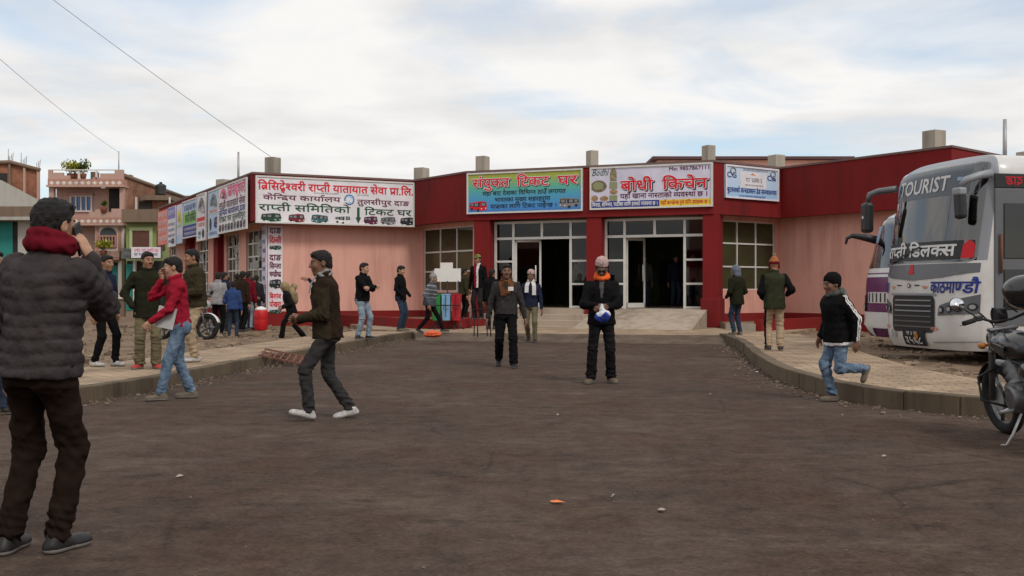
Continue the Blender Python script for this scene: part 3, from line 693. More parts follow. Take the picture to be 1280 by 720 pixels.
# --- main board on the left wing
r, w_, h = board('sign_board', FS[1], 319, 517.2, 219, 278.5, 'wide white board with red and green writing and a row of printed buses', VINYL, M_ALU)
kx = w_ / 1050.0                                    # 1050 crop units wide, z from the bottom (0..1 of h)
lettering(r, 'lettering', 'त्रिसिद्धेश्वरी राप्ती यातायात सेवा प्रा.लि.', 15 * kx, h * .71, .215, INK_R, 1025 * kx, .006, .022)
lettering(r, 'lettering', 'केन्द्रिय कार्यालय', 45 * kx, h * .50, .145, INK_M, 500 * kx, .006, .016)
lettering(r, 'lettering', 'तुलसीपुर दाङ', 655 * kx, h * .47, .145, INK_M, 360 * kx, .006, .016)
lettering(r, 'lettering', 'राप्ती समितिको', 20 * kx, h * .27, .185, INK_G, 590 * kx, .006, .018)
lettering(r, 'lettering', 'टिकट घर', 705 * kx, h * .245, .185, INK_G, 325 * kx, .006, .018)
squiggle(r, 'lettering', 545 * kx, h * .965, 180 * kx, .04, INK_P, 3); squiggle(r, 'lettering', 370 * kx, h * .66, 165 * kx, .04, INK_GR, 4); squiggle(r, 'lettering', 655 * kx, h * .655, 80 * kx, .04, INK_GR, 5)
flatpoly(r, 'arrow', [rect(655 * kx, h * .18, 672 * kx, h * .40), [(663 * kx, h * .04), (682 * kx, h * .18), (645 * kx, h * .18)]], INK_G, .006)
flatpoly(r, 'emblem', [ell(603 * kx, h * .56, .17, .17)], INK_B, .006); flatpoly(r, 'emblem', [ell(603 * kx, h * .56, .14, .14)], INK_LB, .009)
flatpoly(r, 'emblem', [ell(597 * kx, h * .57, .075, .06), ell(615 * kx, h * .54, .04, .07), rect(570 * kx, h * .5, 600 * kx, h * .53)], INK_W, .012)
for k, (x, ww, col) in enumerate(((32, 130, INK_G), (205, 105, flat('ink_wine', (.2, .02, .03))), (352, 112, flat('ink_teal', (.05, .16, .17))), (505, 112, INK_W), (700, 95, INK_M), (815, 105, INK_GR), (950, 100, INK_K))):
    printed_bus(r, x * kx, h * .035, ww * kx, .27, col, k == 2)
# --- joint ticket counter board
SGRAD = gradient('ticket_board_print', [(0, (.03, .10, .30)), (.12, (.05, .25, .60)), (.42, (.07, .33, .50)), (.62, (.10, .42, .30)), (.85, (.32, .42, .06)), (1, (.40, .34, .04))])
r, w_, h = board('sign_board', FS[3], 584.5, 729, 216.7, 267.8, 'green to blue board with red heading left of the central pillar', SGRAD, M_ALU)
for txt, x, ww in (('संयुक्त', .05, .33), ('टिकट', .44, .28), ('घर', .79, .17)):
    lettering(r, 'lettering', txt, x * w_ + .02, h * .64 - .02, .25, INK_K, ww * w_, .004, .055); lettering(r, 'lettering', txt, x * w_, h * .64, .25, INK_W, ww * w_, .008, .05); lettering(r, 'lettering', txt, x * w_, h * .64, .25, INK_R, ww * w_ - .005, .012, .02)
lettering(r, 'lettering', 'यहाँ बाट देशका विभिन्न ठाउँ लगायत', .14 * w_, h * .44, .115, INK_K, .72 * w_, .006, .012)
lettering(r, 'lettering', 'भारतका मुख्य शहरहरुमा', .25 * w_, h * .28, .115, INK_K, .48 * w_, .006, .012)
lettering(r, 'lettering', 'यात्राका लागि टिकट पाईन्छ ।', .21 * w_, h * .12, .115, INK_K, .57 * w_, .006, .012)
printed_bus(r, .02 * w_, h * .07, .16 * w_, .3, INK_R); printed_bus(r, .80 * w_, h * .09, .175 * w_, .3, INK_GR, True, 'printed_car')
# --- kitchen board
r, w_, h = board('sign_board', FS[3], 738, 891.5, 209.5, 262.5, 'white board with big red heading, food pictures and blue and yellow strips', VINYL_L, M_ALU)
for txt, x, ww in (('बोधी', .26, .265), ('किचेन', .60, .36)):
    lettering(r, 'lettering', txt, x * w_ + .03, h * .43 - .03, .27, INK_K, ww * w_, .004, .055); lettering(r, 'lettering', txt, x * w_, h * .43, .27, INK_W, ww * w_, .008, .05); lettering(r, 'lettering', txt, x * w_, h * .43, .27, INK_R, ww * w_ - .005, .012, .025)
lettering(r, 'lettering', 'Mo: 9857867111', .655 * w_, h * .85, .105, INK_M, .315 * w_, .006, .012, latin=True)
lettering(r, 'lettering', 'Bodhi', .02 * w_, h * .80, .2, INK_G, .13 * w_, .006, .0, .25, latin=True)
lettering(r, 'lettering', 'यहाँ खाना नास्ताको व्यवस्था छ ।', .255 * w_, h * .245, .13, INK_M, .70 * w_, .006, .014)
flatpoly(r, 'strip', [rect(.012 * w_, h * .035, .574 * w_, h * .19)], INK_B, .005); flatpoly(r, 'strip', [rect(.576 * w_, h * .035, .988 * w_, h * .19)], INK_Y, .005)
lettering(r, 'lettering', 'विवाह, सेमिनार, पार्टीका लागि हलको व्यवस्था छ ।', .02 * w_, h * .075, .10, INK_W, .54 * w_, .009, .012)
lettering(r, 'lettering', 'यहाँ कन्फ्रेन्स रुम पनि उपलब्ध छ ।', .585 * w_, h * .075, .10, INK_R, .39 * w_, .009, .012)
FOOD = [mat('printed_food_%s' % k, a, .6, .5, 14, col2=b) for k, a, b in (('dark', (.10, .06, .03), (.3, .25, .15)), ('rice', (.55, .5, .38), (.25, .3, .12)), ('bottle', (.16, .13, .03), (.4, .35, .2)), ('meat', (.32, .12, .05), (.5, .35, .2)))]
flatpoly(r, 'picture', [ell(.075 * w_, h * .55, .068 * w_, h * .14)], FOOD[0], .006); flatpoly(r, 'picture', [ell(.07 * w_, h * .56, .045 * w_, h * .09)], FOOD[1], .009)
flatpoly(r, 'picture', [[(.17 * w_, h * .66), (.225 * w_, h * .66), (.225 * w_, h * .86), (.21 * w_, h * .96), (.185 * w_, h * .96), (.17 * w_, h * .86)]], FOOD[2], .006); flatpoly(r, 'picture', [rect(.165 * w_, h * .48, .23 * w_, h * .64)], FOOD[1], .006); flatpoly(r, 'picture', [rect(.165 * w_, h * .20, .23 * w_, h * .33)], FOOD[1], .006); flatpoly(r, 'picture', [ell(.2 * w_, h * .41, .033 * w_, h * .06)], FOOD[3], .006)
flatpoly(r, 'picture', [ell(.04 * w_, h * .27, .028 * w_, h * .07)], FOOD[3], .006); flatpoly(r, 'picture', [ell(.12 * w_, h * .26, .035 * w_, h * .06)], FOOD[3], .006)
# --- pale blue board on the right angled fascia
CGRAD = gradient('blue_board_print', [(0, (.25, .45, .72)), (.3, (.45, .62, .80)), (1, (.55, .62, .74))])
r, w_, h = board('sign_board', FS[4], 905, 971.5, 205, 247, 'small pale blue board on the short right angled fascia', CGRAD, VINYL)
lettering(r, 'lettering', 'बुटवलको कन्स्ट्रक्सन ट्रेड सञ्चालनमा', .03 * w_, h * .19, .12, INK_B, .93 * w_, .006, .02)
squiggle(r, 'lettering', .25 * w_, h * .06, .5 * w_, .05, INK_B, 8); squiggle(r, 'lettering', .32 * w_, h * .86, .5 * w_, .06, INK_GR, 9)
flatpoly(r, 'plate', [rect(.27 * w_, h * .34, .76 * w_, h * .82)], VINYL, .005)
squiggle(r, 'lettering', .37 * w_, h * .52, .3 * w_, .12, INK_GR, 14, .009); squiggle(r, 'lettering', .36 * w_, h * .40, .34 * w_, .05, INK_GR, 12, .009); flatpoly(r, 'emblem', [[(.45 * w_, h * .75), (.5 * w_, h * .8), (.56 * w_, h * .73)]], INK_O, .009)
for x in (.09, .84):
    lettering(r, 'emblem', 'CG' if x < .5 else 'C&', (x - .06) * w_, h * .62, .16, INK_B, .17 * w_, .006, .015, latin=True)
    b = MB(); b.torus(((x + .05) * w_, -.006, h * .82), .1, .02, rotx(R(90)), 20, 6); b.build('emblem', INK_GR, r)
# --- seven boards along the side of the left wing
s0 = FS[0]; G = 'boards along the side of the left wing'
def arch(r, x, z, w2, h2, m): flatpoly(r, 'emblem', [ell(x, z, w2, h2, 14, 0, math.pi)], m, .006)
def sboard(u0, u1, vt, vb, label, face, frame=None, d=.06, zs=None): return board('banner', s0, u0, u1, vt, vb, label, face, frame, d, .03, zs, 'banner', G)
r, w_, h = sboard(199, 211.6, 268, 306, 'coral red banner at the far end of the side fascia', VINYL_C, None, .06, (3.22, 4.72))
for k in range(4): squiggle(r, 'lettering', .15, h * (.8 - .23 * k), w_ - .3, h * .13, VINYL, 20 + k)
r, w_, h = sboard(212.6, 222, 261, 305, 'narrow white banner with violet top next to the coral banner', VINYL, None, .10, (3.05, 4.72))
flatpoly(r, 'strip', [rect(.02, h * .70, w_ - .02, h - .02)], VINYL_V, .004)
for k in range(4): squiggle(r, 'lettering', .12, h * (.52 - .14 * k), w_ - .24, h * .07, INK_B, 30 + k)
printed_bus(r, .5 * w_, h * .06, .4 * w_, .25, INK_K); squiggle(r, 'lettering', .12, h * .8, w_ - .24, h * .1, VINYL, 39, .008)
r, w_, h = sboard(222.3, 229.5, 258, 300, 'pale banner with a yellow arched emblem', VINYL_L, None, .06, (3.12, 4.72))
arch(r, w_ / 2, h * .5, w_ * .35, h * .35, INK_Y); arch(r, w_ / 2, h * .5, w_ * .2, h * .25, VINYL); squiggle(r, 'lettering', .1, h * .4, w_ - .2, h * .08, INK_LG, 41); flatpoly(r, 'strip', [rect(.02, .02, w_ - .02, h * .22)], VINYL_B, .004)
r, w_, h = sboard(230, 250, 253, 296, 'navy and green board with white lettering along the side fascia', VINYL_B, M_ALU, .05, (3.28, 4.76))
squiggle(r, 'lettering', .3, h * .72, w_ - .6, h * .14, INK_B, 43); flatpoly(r, 'strip', [rect(.05, h * .36, w_ - .05, h * .68)], INK_LG, .004); lettering(r, 'lettering', 'राप्ती समिति', .5, h * .42, .28, INK_G, w_ - 1.0, .008, .03); flatpoly(r, 'strip', [rect(.05, .05, w_ - .05, h * .34)], INK_B, .004)
for k in range(2): squiggle(r, 'lettering', .3, h * (.2 - .12 * k), w_ - .6, h * .07, VINYL, 45 + k, .008)
r, w_, h = sboard(250.4, 261.5, 249, 294, 'white banner with grey arched emblem and red middle line', VINYL, M_ALU, .12, (3.05, 4.80))
arch(r, w_ / 2, h * .56, w_ * .4, h * .36, INK_GR); arch(r, w_ / 2, h * .56, w_ * .33, h * .29, VINYL); arch(r, w_ / 2, h * .58, w_ * .1, h * .2, INK_LB); flatpoly(r, 'strip', [rect(.05, h * .42, w_ - .05, h * .5)], INK_R, .005)
squiggle(r, 'lettering', .2, h * .3, w_ - .4, h * .08, INK_R, 51); printed_bus(r, .15 * w_, h * .06, .3 * w_, .3, INK_LB); flatpoly(r, 'picture', [ell(.7 * w_, h * .15, w_ * .13, h * .1)], INK_K, .006)
r, w_, h = sboard(262.6, 275.4, 242, 290, 'blue and white banner with grey arch beside the large pinkish board', VINYL_B, M_ALU, .06, (3.08, 4.80))
arch(r, w_ / 2, h * .62, w_ * .36, h * .3, INK_GR); arch(r, w_ / 2, h * .62, w_ * .28, h * .24, VINYL_B); arch(r, w_ / 2, h * .62, w_ * .08, h * .18, INK_W); flatpoly(r, 'strip', [rect(.1, h * .52, w_ - .1, h * .6)], VINYL, .005); squiggle(r, 'lettering', .2, h * .53, w_ - .4, h * .06, INK_R, 55, .008)
flatpoly(r, 'picture', [ell(.22 * w_, h * .3, w_ * .1, h * .13)], INK_K, .006); printed_bus(r, .55 * w_, h * .2, .35 * w_, .4, INK_B); squiggle(r, 'lettering', .2, h * .07, w_ - .4, h * .06, INK_B, 56)
r, w_, h = sboard(276, 312.4, 237, 291, 'large pinkish white board with red heading nearest the wing corner', VINYL, M_ALU, .10, (3.17, 4.80))
lettering(r, 'lettering', 'त्रिसिद्धेश्वरी', .36 * w_, h * .74, .30, INK_P, .62 * w_, .006, .03); lettering(r, 'lettering', 'राप्ती यातायात सेवा', .05 * w_, h * .52, .2, INK_M, .9 * w_, .006, .02); lettering(r, 'lettering', 'केन्द्रिय कार्यालय दाङ', .05 * w_, h * .38, .17, INK_B, .9 * w_, .006, .02); lettering(r, 'lettering', 'टिकट घर तुलसीपुर', .05 * w_, h * .24, .17, INK_G, .9 * w_, .006, .02)
arch(r, .2 * w_, h * .70, w_ * .13, h * .24, INK_P); arch(r, .2 * w_, h * .70, w_ * .09, h * .18, VINYL); arch(r, .2 * w_, h * .72, w_ * .04, h * .1, INK_K)
for k in range(9): printed_bus(r, (.04 + .105 * k) * w_, h * .04, .085 * w_, .25, (INK_K, INK_M, INK_GR)[k % 3])
# --- tall destination banner on the wing corner
m1 = Seg(WP, 1); zt_, zb_ = 3.30, .38
r, w_, h = board('destination_banner', m1, 334.6, 353, 285, 397, 'tall narrow white banner of destinations with printed buses on the wing corner', VINYL, None, .03, .02, (zb_, zt_), 'banner')
for txt, z, hh, inkm in (('दाङ', .915, .17, INK_M), ('दिल्ली', .81, .17, INK_R), ('दाङ', .62, .17, INK_M), ('सिम्ला', .53, .15, INK_M), ('चण्डीगढ', .44, .15, INK_M), ('बिरगंज', .20, .14, INK_R), ('पोखरा', .11, .15, INK_R)):
    lettering(r, 'lettering', txt, .05, h * z, hh, inkm, w_ - .1, .006, .025)
for z, hh, col in ((.735, .14, INK_G), (.31, .3, INK_K), (.035, .13, INK_G)): printed_bus(r, .04, h * z, w_ - .08, hh, col)
m0 = Seg(WP, 0)
r, w_, h = board('destination_banner', m0, 328.5, 333.7, 288, 397, 'narrow lilac side banner round the corner from the destination banner', VINYL_L, None, .03, .02, (zb_, zt_), 'banner')
for k in range(9): squiggle(r, 'lettering', .06, h * (.9 - .1 * k), w_ - .12, .13, (INK_V if False else INK_B) if k % 3 else INK_M, 60 + k)
# ------------------------------------------------------------------ houses behind on the left
M_BRICK = paver('brick_wall', (.33, .14, .08), (.25, .105, .065), (.3, .22, .16), .25, .08)
M_HPINK = plaster('house_pink', (.47, .30, .245), (.3, .2, .16), .5); M_HTRIM = plaster('house_trim', (.42, .22, .17), (.2, .14, .11), .4); M_HWHITE = plaster('house_white', (.66, .60, .54), (.3, .27, .24), .5)
M_GREY = plaster('grey_cement', (.42, .40, .36), (.24, .22, .2), .7); M_BROWN = plaster('brown_cement', (.20, .14, .10), (.1, .08, .06), .6); M_TEAL = plaster('teal_paint', (.03, .22, .19), (.03, .12, .10), .6); M_HGREEN = plaster('olive_green_paint', (.26, .30, .12), (.2, .2, .1), .4)
M_SHUT = mat('brown_shutter', (.12, .05, .035), .6, .2, 4); M_BLUEGL = mat('blue_window_glass', (.05, .13, .30), .15, .3, 1.5, spec=.6); M_DGL = mat('dark_window_glass', (.02, .022, .025), .12, .3, 2, spec=.6)
def hbox(root, name, mt, u0, u1, v0_, v1_, Y, d=.3, dy=0, parent=None, bev=0):
    """a box whose front face covers pixels u0..u1, v0..v1 at depth Y (front at Y+dy), d deep"""
    a, b = px(u0, v1_, Y), px(u1, v0_, Y); m = MB(); o_ = Vector(root.location) if root else Vector()
    m.box(((a.x + b.x) / 2 - o_.x, Y + dy + d / 2 - o_.y, (a.z + b.z) / 2 - o_.z), (b.x - a.x, d, b.z - a.z), None, bev); o = m.build(name, mt, parent or root)
    return o
def hwin(root, u0, u1, v0_, v1_, Y, nbar, gl, fm=M_HWHITE, dy=-.03):
    f = None; a, b = px(u0, v1_, Y), px(u1, v0_, Y); ol = Vector(root.location); m = MB(); W_ = b.x - a.x; H_ = b.z - a.z; t = .09
    B = lambda cx, cz, dx, dz: m.box((a.x + cx - ol.x, Y + dy - .02 - ol.y, a.z + cz - ol.z), (dx, .12, dz))
    B(W_ / 2, t / 2, W_, t); B(W_ / 2, H_ - t / 2, W_, t)
    for k in range(nbar + 1): B(t / 2 + (W_ - t) * k / nbar, H_ / 2, t * (.75 if 0 < k < nbar else 1), H_ - 2 * t)
    f = m.build('window', fm, root)
    m = MB(); m.box(((a.x + b.x) / 2 - ol.x, Y + dy + .03 - ol.y, (a.z + b.z) / 2 - ol.z), (W_ - .02, .03, H_ - .02)); m.build('pane', gl, f); return f
Y = 60.0; p = px(109, 389, Y)
H1 = empty('house', (p.x, Y, 0), 0, 'narrow pink three storey house with patterned balcony bands and blue window', 'house')
hbox(H1, 'wall', M_HPINK, 62, 154, 232, 390, Y, 9, .9)
hbox(H1, 'wall', M_HWHITE, 118, 154, 281, 390, Y, .4, .1)            # lower front bay
hbox(H1, 'column', M_HPINK, 61, 67, 232, 282, Y, .3, 0); hbox(H1, 'column', M_HPINK, 149.5, 154.5, 232, 282, Y, .3, 0)
for v in (224, 272):                                                  # slab bands with white diamonds
    b = hbox(H1, 'balcony_slab', M_HTRIM, 61, 155, v, v + 8.5, Y, 1.1, -.15)
    m = MB()
    for k in range(12):
        q = px(64.5 + 7.7 * k, v + 4.5, Y - .16)
        m.poly([(q.x - p.x + a * .15, -.16 - .004, q.z + c_ * .12) for a, c_ in ((-1, 0), (0, -1), (1, 0), (0, 1))])
    m.build('pattern', M_HWHITE, b, normals=False)
hbox(H1, 'ledge', M_HPINK, 60, 156, 231.5, 234, Y, 1.3, -.25); hbox(H1, 'ledge', M_HPINK, 60, 156, 280, 282, Y, 1.3, -.25)
# roof parapet: stepped solid ends with an open rail between them
for a, b, v in ((61, 66, 213), (66, 80, 216), (80, 88, 219.5), (117, 126, 222), (126, 144, 217), (144, 155, 213)): hbox(H1, 'parapet', M_HPINK, a, b, v, 224, Y, .15, -.1)
for a in (98, 120): hbox(H1, 'rail_post', M_HWHITE, a, a + 2.2, 214, 224, Y, .12, -.1)
hbox(H1, 'rail', M_HWHITE, 61, 155, 212, 213.2, Y, .1, -.1)
for a, b, v in ((112, 120, 265), (120, 131, 262), (131, 140, 266), (140, 155, 261)): hbox(H1, 'parapet', M_HPINK, a, b, v, 272, Y, .12, -.1)
hwin(H1, 88, 116, 244, 265, Y + .9, 4, M_BLUEGL); hbox(H1, 'ledge', M_HTRIM, 86, 118, 242, 244, Y + .9, .3, -.3)
hbox(H1, 'doorway', M_DARK, 136.5, 149, 234, 264, Y + .9, .05, -.04)
f = hwin(H1, 124.5, 146, 294, 309, Y + .1, 5, M_DGL, M_HTRIM)
a = px(135.2, 294, Y + .1); m = MB(); ww = (146 - 124.5) / FPX * Y / 2; m.prism([(x, z) for x, z in ell(0, 0, ww, .45, 14, 0, math.pi)] + [(-ww, 0)], -.1, .02); o = m.build('window_arch', M_DGL, f, (a.x - p.x, a.y - Y, a.z)); o.rotation_euler = (R(90), 0, 0)
for a, b in ((120, 123.5), (148, 151.5)): hbox(H1, 'trim', M_HTRIM, a, b, 284, 318, Y + .1, .05, -.06)
hbox(H1, 'balcony', M_HPINK, 121, 154, 314, 322, Y, .8, -.6); hbox(H1, 'ledge', M_HTRIM, 121, 154, 322.5, 325, Y, .9, -.7)
hbox(H1, 'doorway', M_DARK, 118, 151, 328, 388, Y, .1, .03); hbox(H1, 'door', M_TEAL, 141, 149, 332, 388, Y, .06, -.06); hbox(H1, 'column', M_HWHITE, 150, 154.5, 326, 388, Y, .3, -.3)
o = hbox(H1, 'lamp', M_WHITE, 128, 133, 232.5, 235.5, Y, .2, -.2)
# brick side of the pink house (sloping top), part of the same house
a, b = px(155, 218, 60.2), px(207, 248, 66); m = MB(); bx, by = b.x - p.x, 6.5
m.faces([(a.x - p.x, .2, 0), (bx + 1.2, by, 0), (bx + 1.2, by, b.z), (a.x - p.x, .2, a.z - .1)], [(0, 1, 2, 3)]); m.build('side_wall', M_BRICK, H1, normals=False)
m = MB(); m.tube([(a.x - p.x, .15, a.z - .05), (bx + 1.2, by - .05, b.z + .05)], .12, 6); m.build('roof_edge', M_BROWN, H1)
Yb = 58.0
q = px(180, 389, Yb); H2 = empty('house', (q.x, Yb, 0), 0, 'lower olive green shop house with brown shutter and rough terrace', 'house')
hbox(H2, 'wall', M_HGREEN, 156, 206, 277, 390, Yb, 4, .2); hbox(H2, 'parapet', M_BROWN, 154.5, 206, 262, 278, Yb, 3, -.3); hbox(H2, 'roof', M_BROWN, 176, 214, 244, 250, Yb + 3, 4, 0); hbox(H2, 'wall', M_BRICK, 186, 213, 250, 264, Yb + 3, 3, .4); hbox(H2, 'doorway', M_DARK, 170, 187, 251, 263, Yb + 3, .1, .3)
hbox(H2, 'wall', M_BRICK, 155, 171, 246, 264, Yb + 3, .3, .2)
for u in (169, 211): hbox(H2, 'roof_post', M_HWHITE, u, u + 1.6, 246, 266, Yb + 2, .12, 0)
hbox(H2, 'shutter', M_SHUT, 164.5, 186, 288, 309, Yb, .1, .12); f = hbox(H2, 'trim', mat('light_green_trim', (.42, .46, .24), .8), 161, 190, 284, 288, Yb, .2, .08); hbox(H2, 'trim', MATS['light_green_trim'], 161, 164.5, 288, 312, Yb, .2, .08); hbox(H2, 'trim', MATS['light_green_trim'], 186, 190, 288, 312, Yb, .2, .08); hbox(H2, 'shutter', M_SHUT, 195, 205, 288, 312, Yb, .1, .12)
hbox(H2, 'balcony_panel', mat('dark_lattice', (.12, .12, .12), .7, .6, 6), 156, 206, 311, 324, Yb, .1, -.5); hbox(H2, 'doorway', M_DARK, 158, 205, 326, 388, Yb, .1, .1); hbox(H2, 'door', M_TEAL, 158, 166, 330, 388, Yb, .06, -.02); hbox(H2, 'column', M_HWHITE, 167, 170, 326, 388, Yb, .2, -.1)
q2 = px(164, 322.5, Yb - .7); sg_ = empty('shop_sign', (q2.x, q2.y, q2.z), 0, 'small white shop sign under the brown shutter of the green house', 'sign'); ww, hh = 36 / FPX * Yb, 13.5 / FPX * Yb
m = MB(); m.box((ww / 2, .03, hh / 2), (ww, .05, hh)); m.build('panel', VINYL, sg_); squiggle(sg_, 'lettering', .15, hh * .55, ww - .3, .17, INK_P, 71); squiggle(sg_, 'lettering', .15, hh * .2, ww - .3, .14, INK_B, 72)
# water tank
q = px(201, 243.5, 62); wt = empty('water_tank', tuple(q), 0, 'black ribbed plastic water tank on the rough terrace roof', 'water tank'); hh = 14 / FPX * 62; rr = 6.7 / FPX * 62
m = MB(); m.lathe([(rr, 0)] + [(rr * (1.0 if k % 2 else .95), hh * .85 * k / 8) for k in range(1, 9)] + [(rr * .6, hh * .95), (rr * .25, hh)], 18); m.build('tank', mat('tank_plastic', (.035, .033, .033), .5, .3, 3), wt); m = MB(); m.lathe([(rr * .28, hh), (rr * .28, hh + .08), (0.01, hh + .1)], 12); m.build('lid', M_BLACK, wt)
# further pale house
q = px(222, 389, 75); H3 = empty('house', (q.x, 75, 0), 0, 'distant cream house with sloped dark eaves seen above the side banners', 'house')
hbox(H3, 'wall', M_HWHITE, 212, 252, 250, 389, 75, 6, .3); hbox(H3, 'roof', M_BROWN, 222, 256, 245, 249, 75, 6, -.3); hbox(H3, 'window', M_DGL, 217, 221, 252, 260, 75, .1, .22); hbox(H3, 'window', M_DGL, 226, 230, 252, 260, 75, .1, .22)
# orange brick building far left, grey shed in front
q = px(20, 389, 66); H4 = empty('house', (q.x, 66, 0), 0, 'unfinished orange brick building with concrete columns far left', 'house')
a0, a1 = px(-60, 203, 66), px(47, 203, 66); zl, zm, zr = px(0, 206, 66).z, px(11, 204, 66).z, px(47, 214, 66).z
m = MB(); X = lambda u: px(u, 0, 66).x - q.x; m.faces([(X(-60), .3, 0), (X(47), .3, 0), (X(47), .3, zr), (X(11), .3, zm), (X(-60), .3, zl), (X(-60) - 3.4, 6, 0), (X(47) - 3.4, 6, 0), (X(47) - 3.4, 6, zr), (X(11) - 3.4, 6, zm), (X(-60) - 3.4, 6, zl)], [(0, 1, 2, 3, 4), (1, 6, 7, 2), (2, 7, 8, 3), (3, 8, 9, 4)]); m.build('wall', M_BRICK, H4)
for u, v in ((9, 203), (27.5, 208), (44.5, 212)): hbox(H4, 'column', M_BROWN if u < 20 else M_HPINK, u, u + 2.6, v, 300, 66, .2, .15)
m = MB(); m.tube([(X(-60), .2, zl + .05), (X(11), .2, zm + .1), (X(48), .2, zr + .1)], .14, 6); m.build('roof_edge', M_BROWN, H4); hbox(H4, 'doorway', M_DARK, -8, 6, 216, 236, 66, .05, .24)
q = px(20, 389, 48); H5 = empty('shed', (q.x, 48, 0), 0, 'grey cement shop building with sloping top and teal shutters far left', 'building')
X = lambda u: px(u, 0, 48).x - q.x; Z = lambda v: px(0, v, 48).z
m = MB(); m.faces([(X(-90), .2, Z(262)), (X(58), .2, Z(262)), (X(58), .2, Z(256)), (X(0), .2, Z(225)), (X(-90), .2, Z(205)), (X(-90) - 5, 9, Z(262)), (X(58) - 5, 9, Z(262)), (X(58) - 5, 9, Z(256)), (X(0) - 5, 9, Z(225)), (X(-90) - 5, 9, Z(205))], [(0, 1, 2, 3, 4), (1, 6, 7, 2), (2, 7, 8, 3), (3, 8, 9, 4)]); m.build('gable', M_GREY, H5)
hbox(H5, 'wall', M_GREY, -90, 58, 262, 390, 48, .5, .4); hbox(H5, 'awning', M_BROWN, -90, 50, 259, 272, 48, 1, -.5); hbox(H5, 'ledge', M_GREY, -90, 50, 272, 276, 48, 1, -.6); hbox(H5, 'shutter', M_TEAL, -40, 12.5, 277, 389, 48, .1, .25); hbox(H5, 'doorway', M_DARK, 12.5, 21, 277, 389, 48, .05, .3); hbox(H5, 'column', M_GREY, 21, 38, 276, 389, 48, .4, .1)
for u in (12, 29, 46):
    for k in range(3): q_ = px(u + .5 * k, 205 + (u - 12) * .25, 66.25); m = MB(); m.tube([(q_.x - H4.location.x, .25 + .1 * k, q_.z - .3), (q_.x - H4.location.x + .04 * k, .25 + .1 * k, q_.z + .5 + .12 * k)], .018, 5); m.build('rebar', mat('rust', (.16, .06, .03), .8), H4)
for u0, u1, v0_, v1_, dz, mt in ((100, 107, 211, 224, 1.5, M_BROWN), (107, 116, 214, 224, 2.2, M_DARK), (126, 142, 212, 217, 2.6, M_BROWN)): hbox(H1, 'roof_clutter', mt, u0, u1, v0_, v1_, Y, .5, dz)
# low rendered wall in front of the houses
m = MB(); m.box((0, 0, .42), (11.5, .25, .84)); lw = empty('boundary_wall', (-22.5, 45, 0), 0, 'low brown boundary wall with pale coping in front of the houses', 'wall'); m.build('wall', M_BROWN, lw); m = MB(); m.box((0, 0, .93), (11.6, .4, .17)); m.build('coping', M_HWHITE, lw)
# plants on roof and balcony
M_LEAF = mat('leaf', (.10, .15, .025), .7, .5, 6); M_LEAFY = mat('yellow_leaf', (.32, .33, .03), .7, .4, 6); M_POT = mat('clay_pot', (.25, .10, .06), .8, .2)
def plant(u, v, Yp, r_, hgt, m_, label, n=260):
    q = px(u, v, Yp); t = empty('potted_plant', tuple(q), 0, label, 'plant')
    m = MB(); m.lathe([(.14, 0), (.2, .3), (.2, .33)], 12); m.build('pot', M_POT, t)
    m = MB()
    for k in range(7): a = k * .9; m.tube([(0, 0, .25), (math.cos(a) * r_ * .4, math.sin(a) * r_ * .4, .3 + hgt * .6)], .015, 5)
    m.build('stem', mat('stem', (.08, .06, .03), .8), t)
    m = MB()
    for k in range(n):
        d = Vector((random.gauss(0, 1), random.gauss(0, 1), random.gauss(0, 1))).normalized() * random.random() ** .5; c_ = Vector((d.x * r_, d.y * r_, .35 + hgt * .55 + d.z * hgt * .5)); s = random.uniform(.06, .13)
        M = rotz(random.uniform(0, 6.3)) @ rotx(random.uniform(-1.2, 1.2)); m.faces([c_ + M @ Vector(x) * s for x in ((-.5, 0, 0), (0, -1, .1), (.5, 0, 0), (0, 1, .1))], [(0, 1, 2, 3)])
    m.build('foliage', m_, t, normals=False)
plant(88, 224, 60.4, .55, .75, M_LEAFY, 'yellow green bush in a pot at the left of the pink house roof'); plant(94, 224, 61, .45, .55, M_LEAF, 'dark green shrub on the pink house roof right of the yellow bush'); plant(104, 224, 61, .5, .8, M_LEAF, 'taller dark shrub in the middle of the pink house roof'); plant(130, 266, 59.9, .2, .35, M_LEAF, 'small plant in a pot on the upper balcony of the pink house', 80); plant(129, 320, 59.2, .55, .6, M_LEAFY, 'bright yellow green plant on the lower balcony of the pink house')
# poles, antennas and cables
M_STEEL = mat('galvanised_steel', (.36, .36, .36), .5, .2, 5, metal=.4)
def pole(name, u, v0_, v1_, Yp, r_, label, cat):
    a, b = px(u, v1_, Yp), px(u, v0_, Yp); m = MB(); m.tube([(0, 0, 0), (0, 0, b.z - a.z)], [r_, r_ * .8], 8); o = m.build(name, M_STEEL, None, tuple(a)); return tag(o, label, cat)
pole('antenna_mast', 148.5, 189, 214, 60.5, .035, 'thin mast standing on the right end of the pink house roof', 'mast'); pole('antenna_mast', 10.5, 186, 204, 66.2, .03, 'thin rod rising from the left column of the orange brick building', 'mast'); pole('antenna_mast', 26.5, 191, 208, 66.2, .03, 'thin rod rising from the middle column of the orange brick building', 'mast')
pole('metal_pole', 298, 190, 232, 42, .05, 'slim steel pole behind the left wing roof', 'pole'); pole('metal_pole', 1256, 149, 215, 31, .07, 'slim steel pole above the bus roof', 'pole')
def wire(pts, label):
    P = [px(*q) for q in pts]; P = smoothp(P, 3); m = MB(); m.tube(P, .018, 5); tag(m.build('power_line', M_BLACK), label, 'cable')
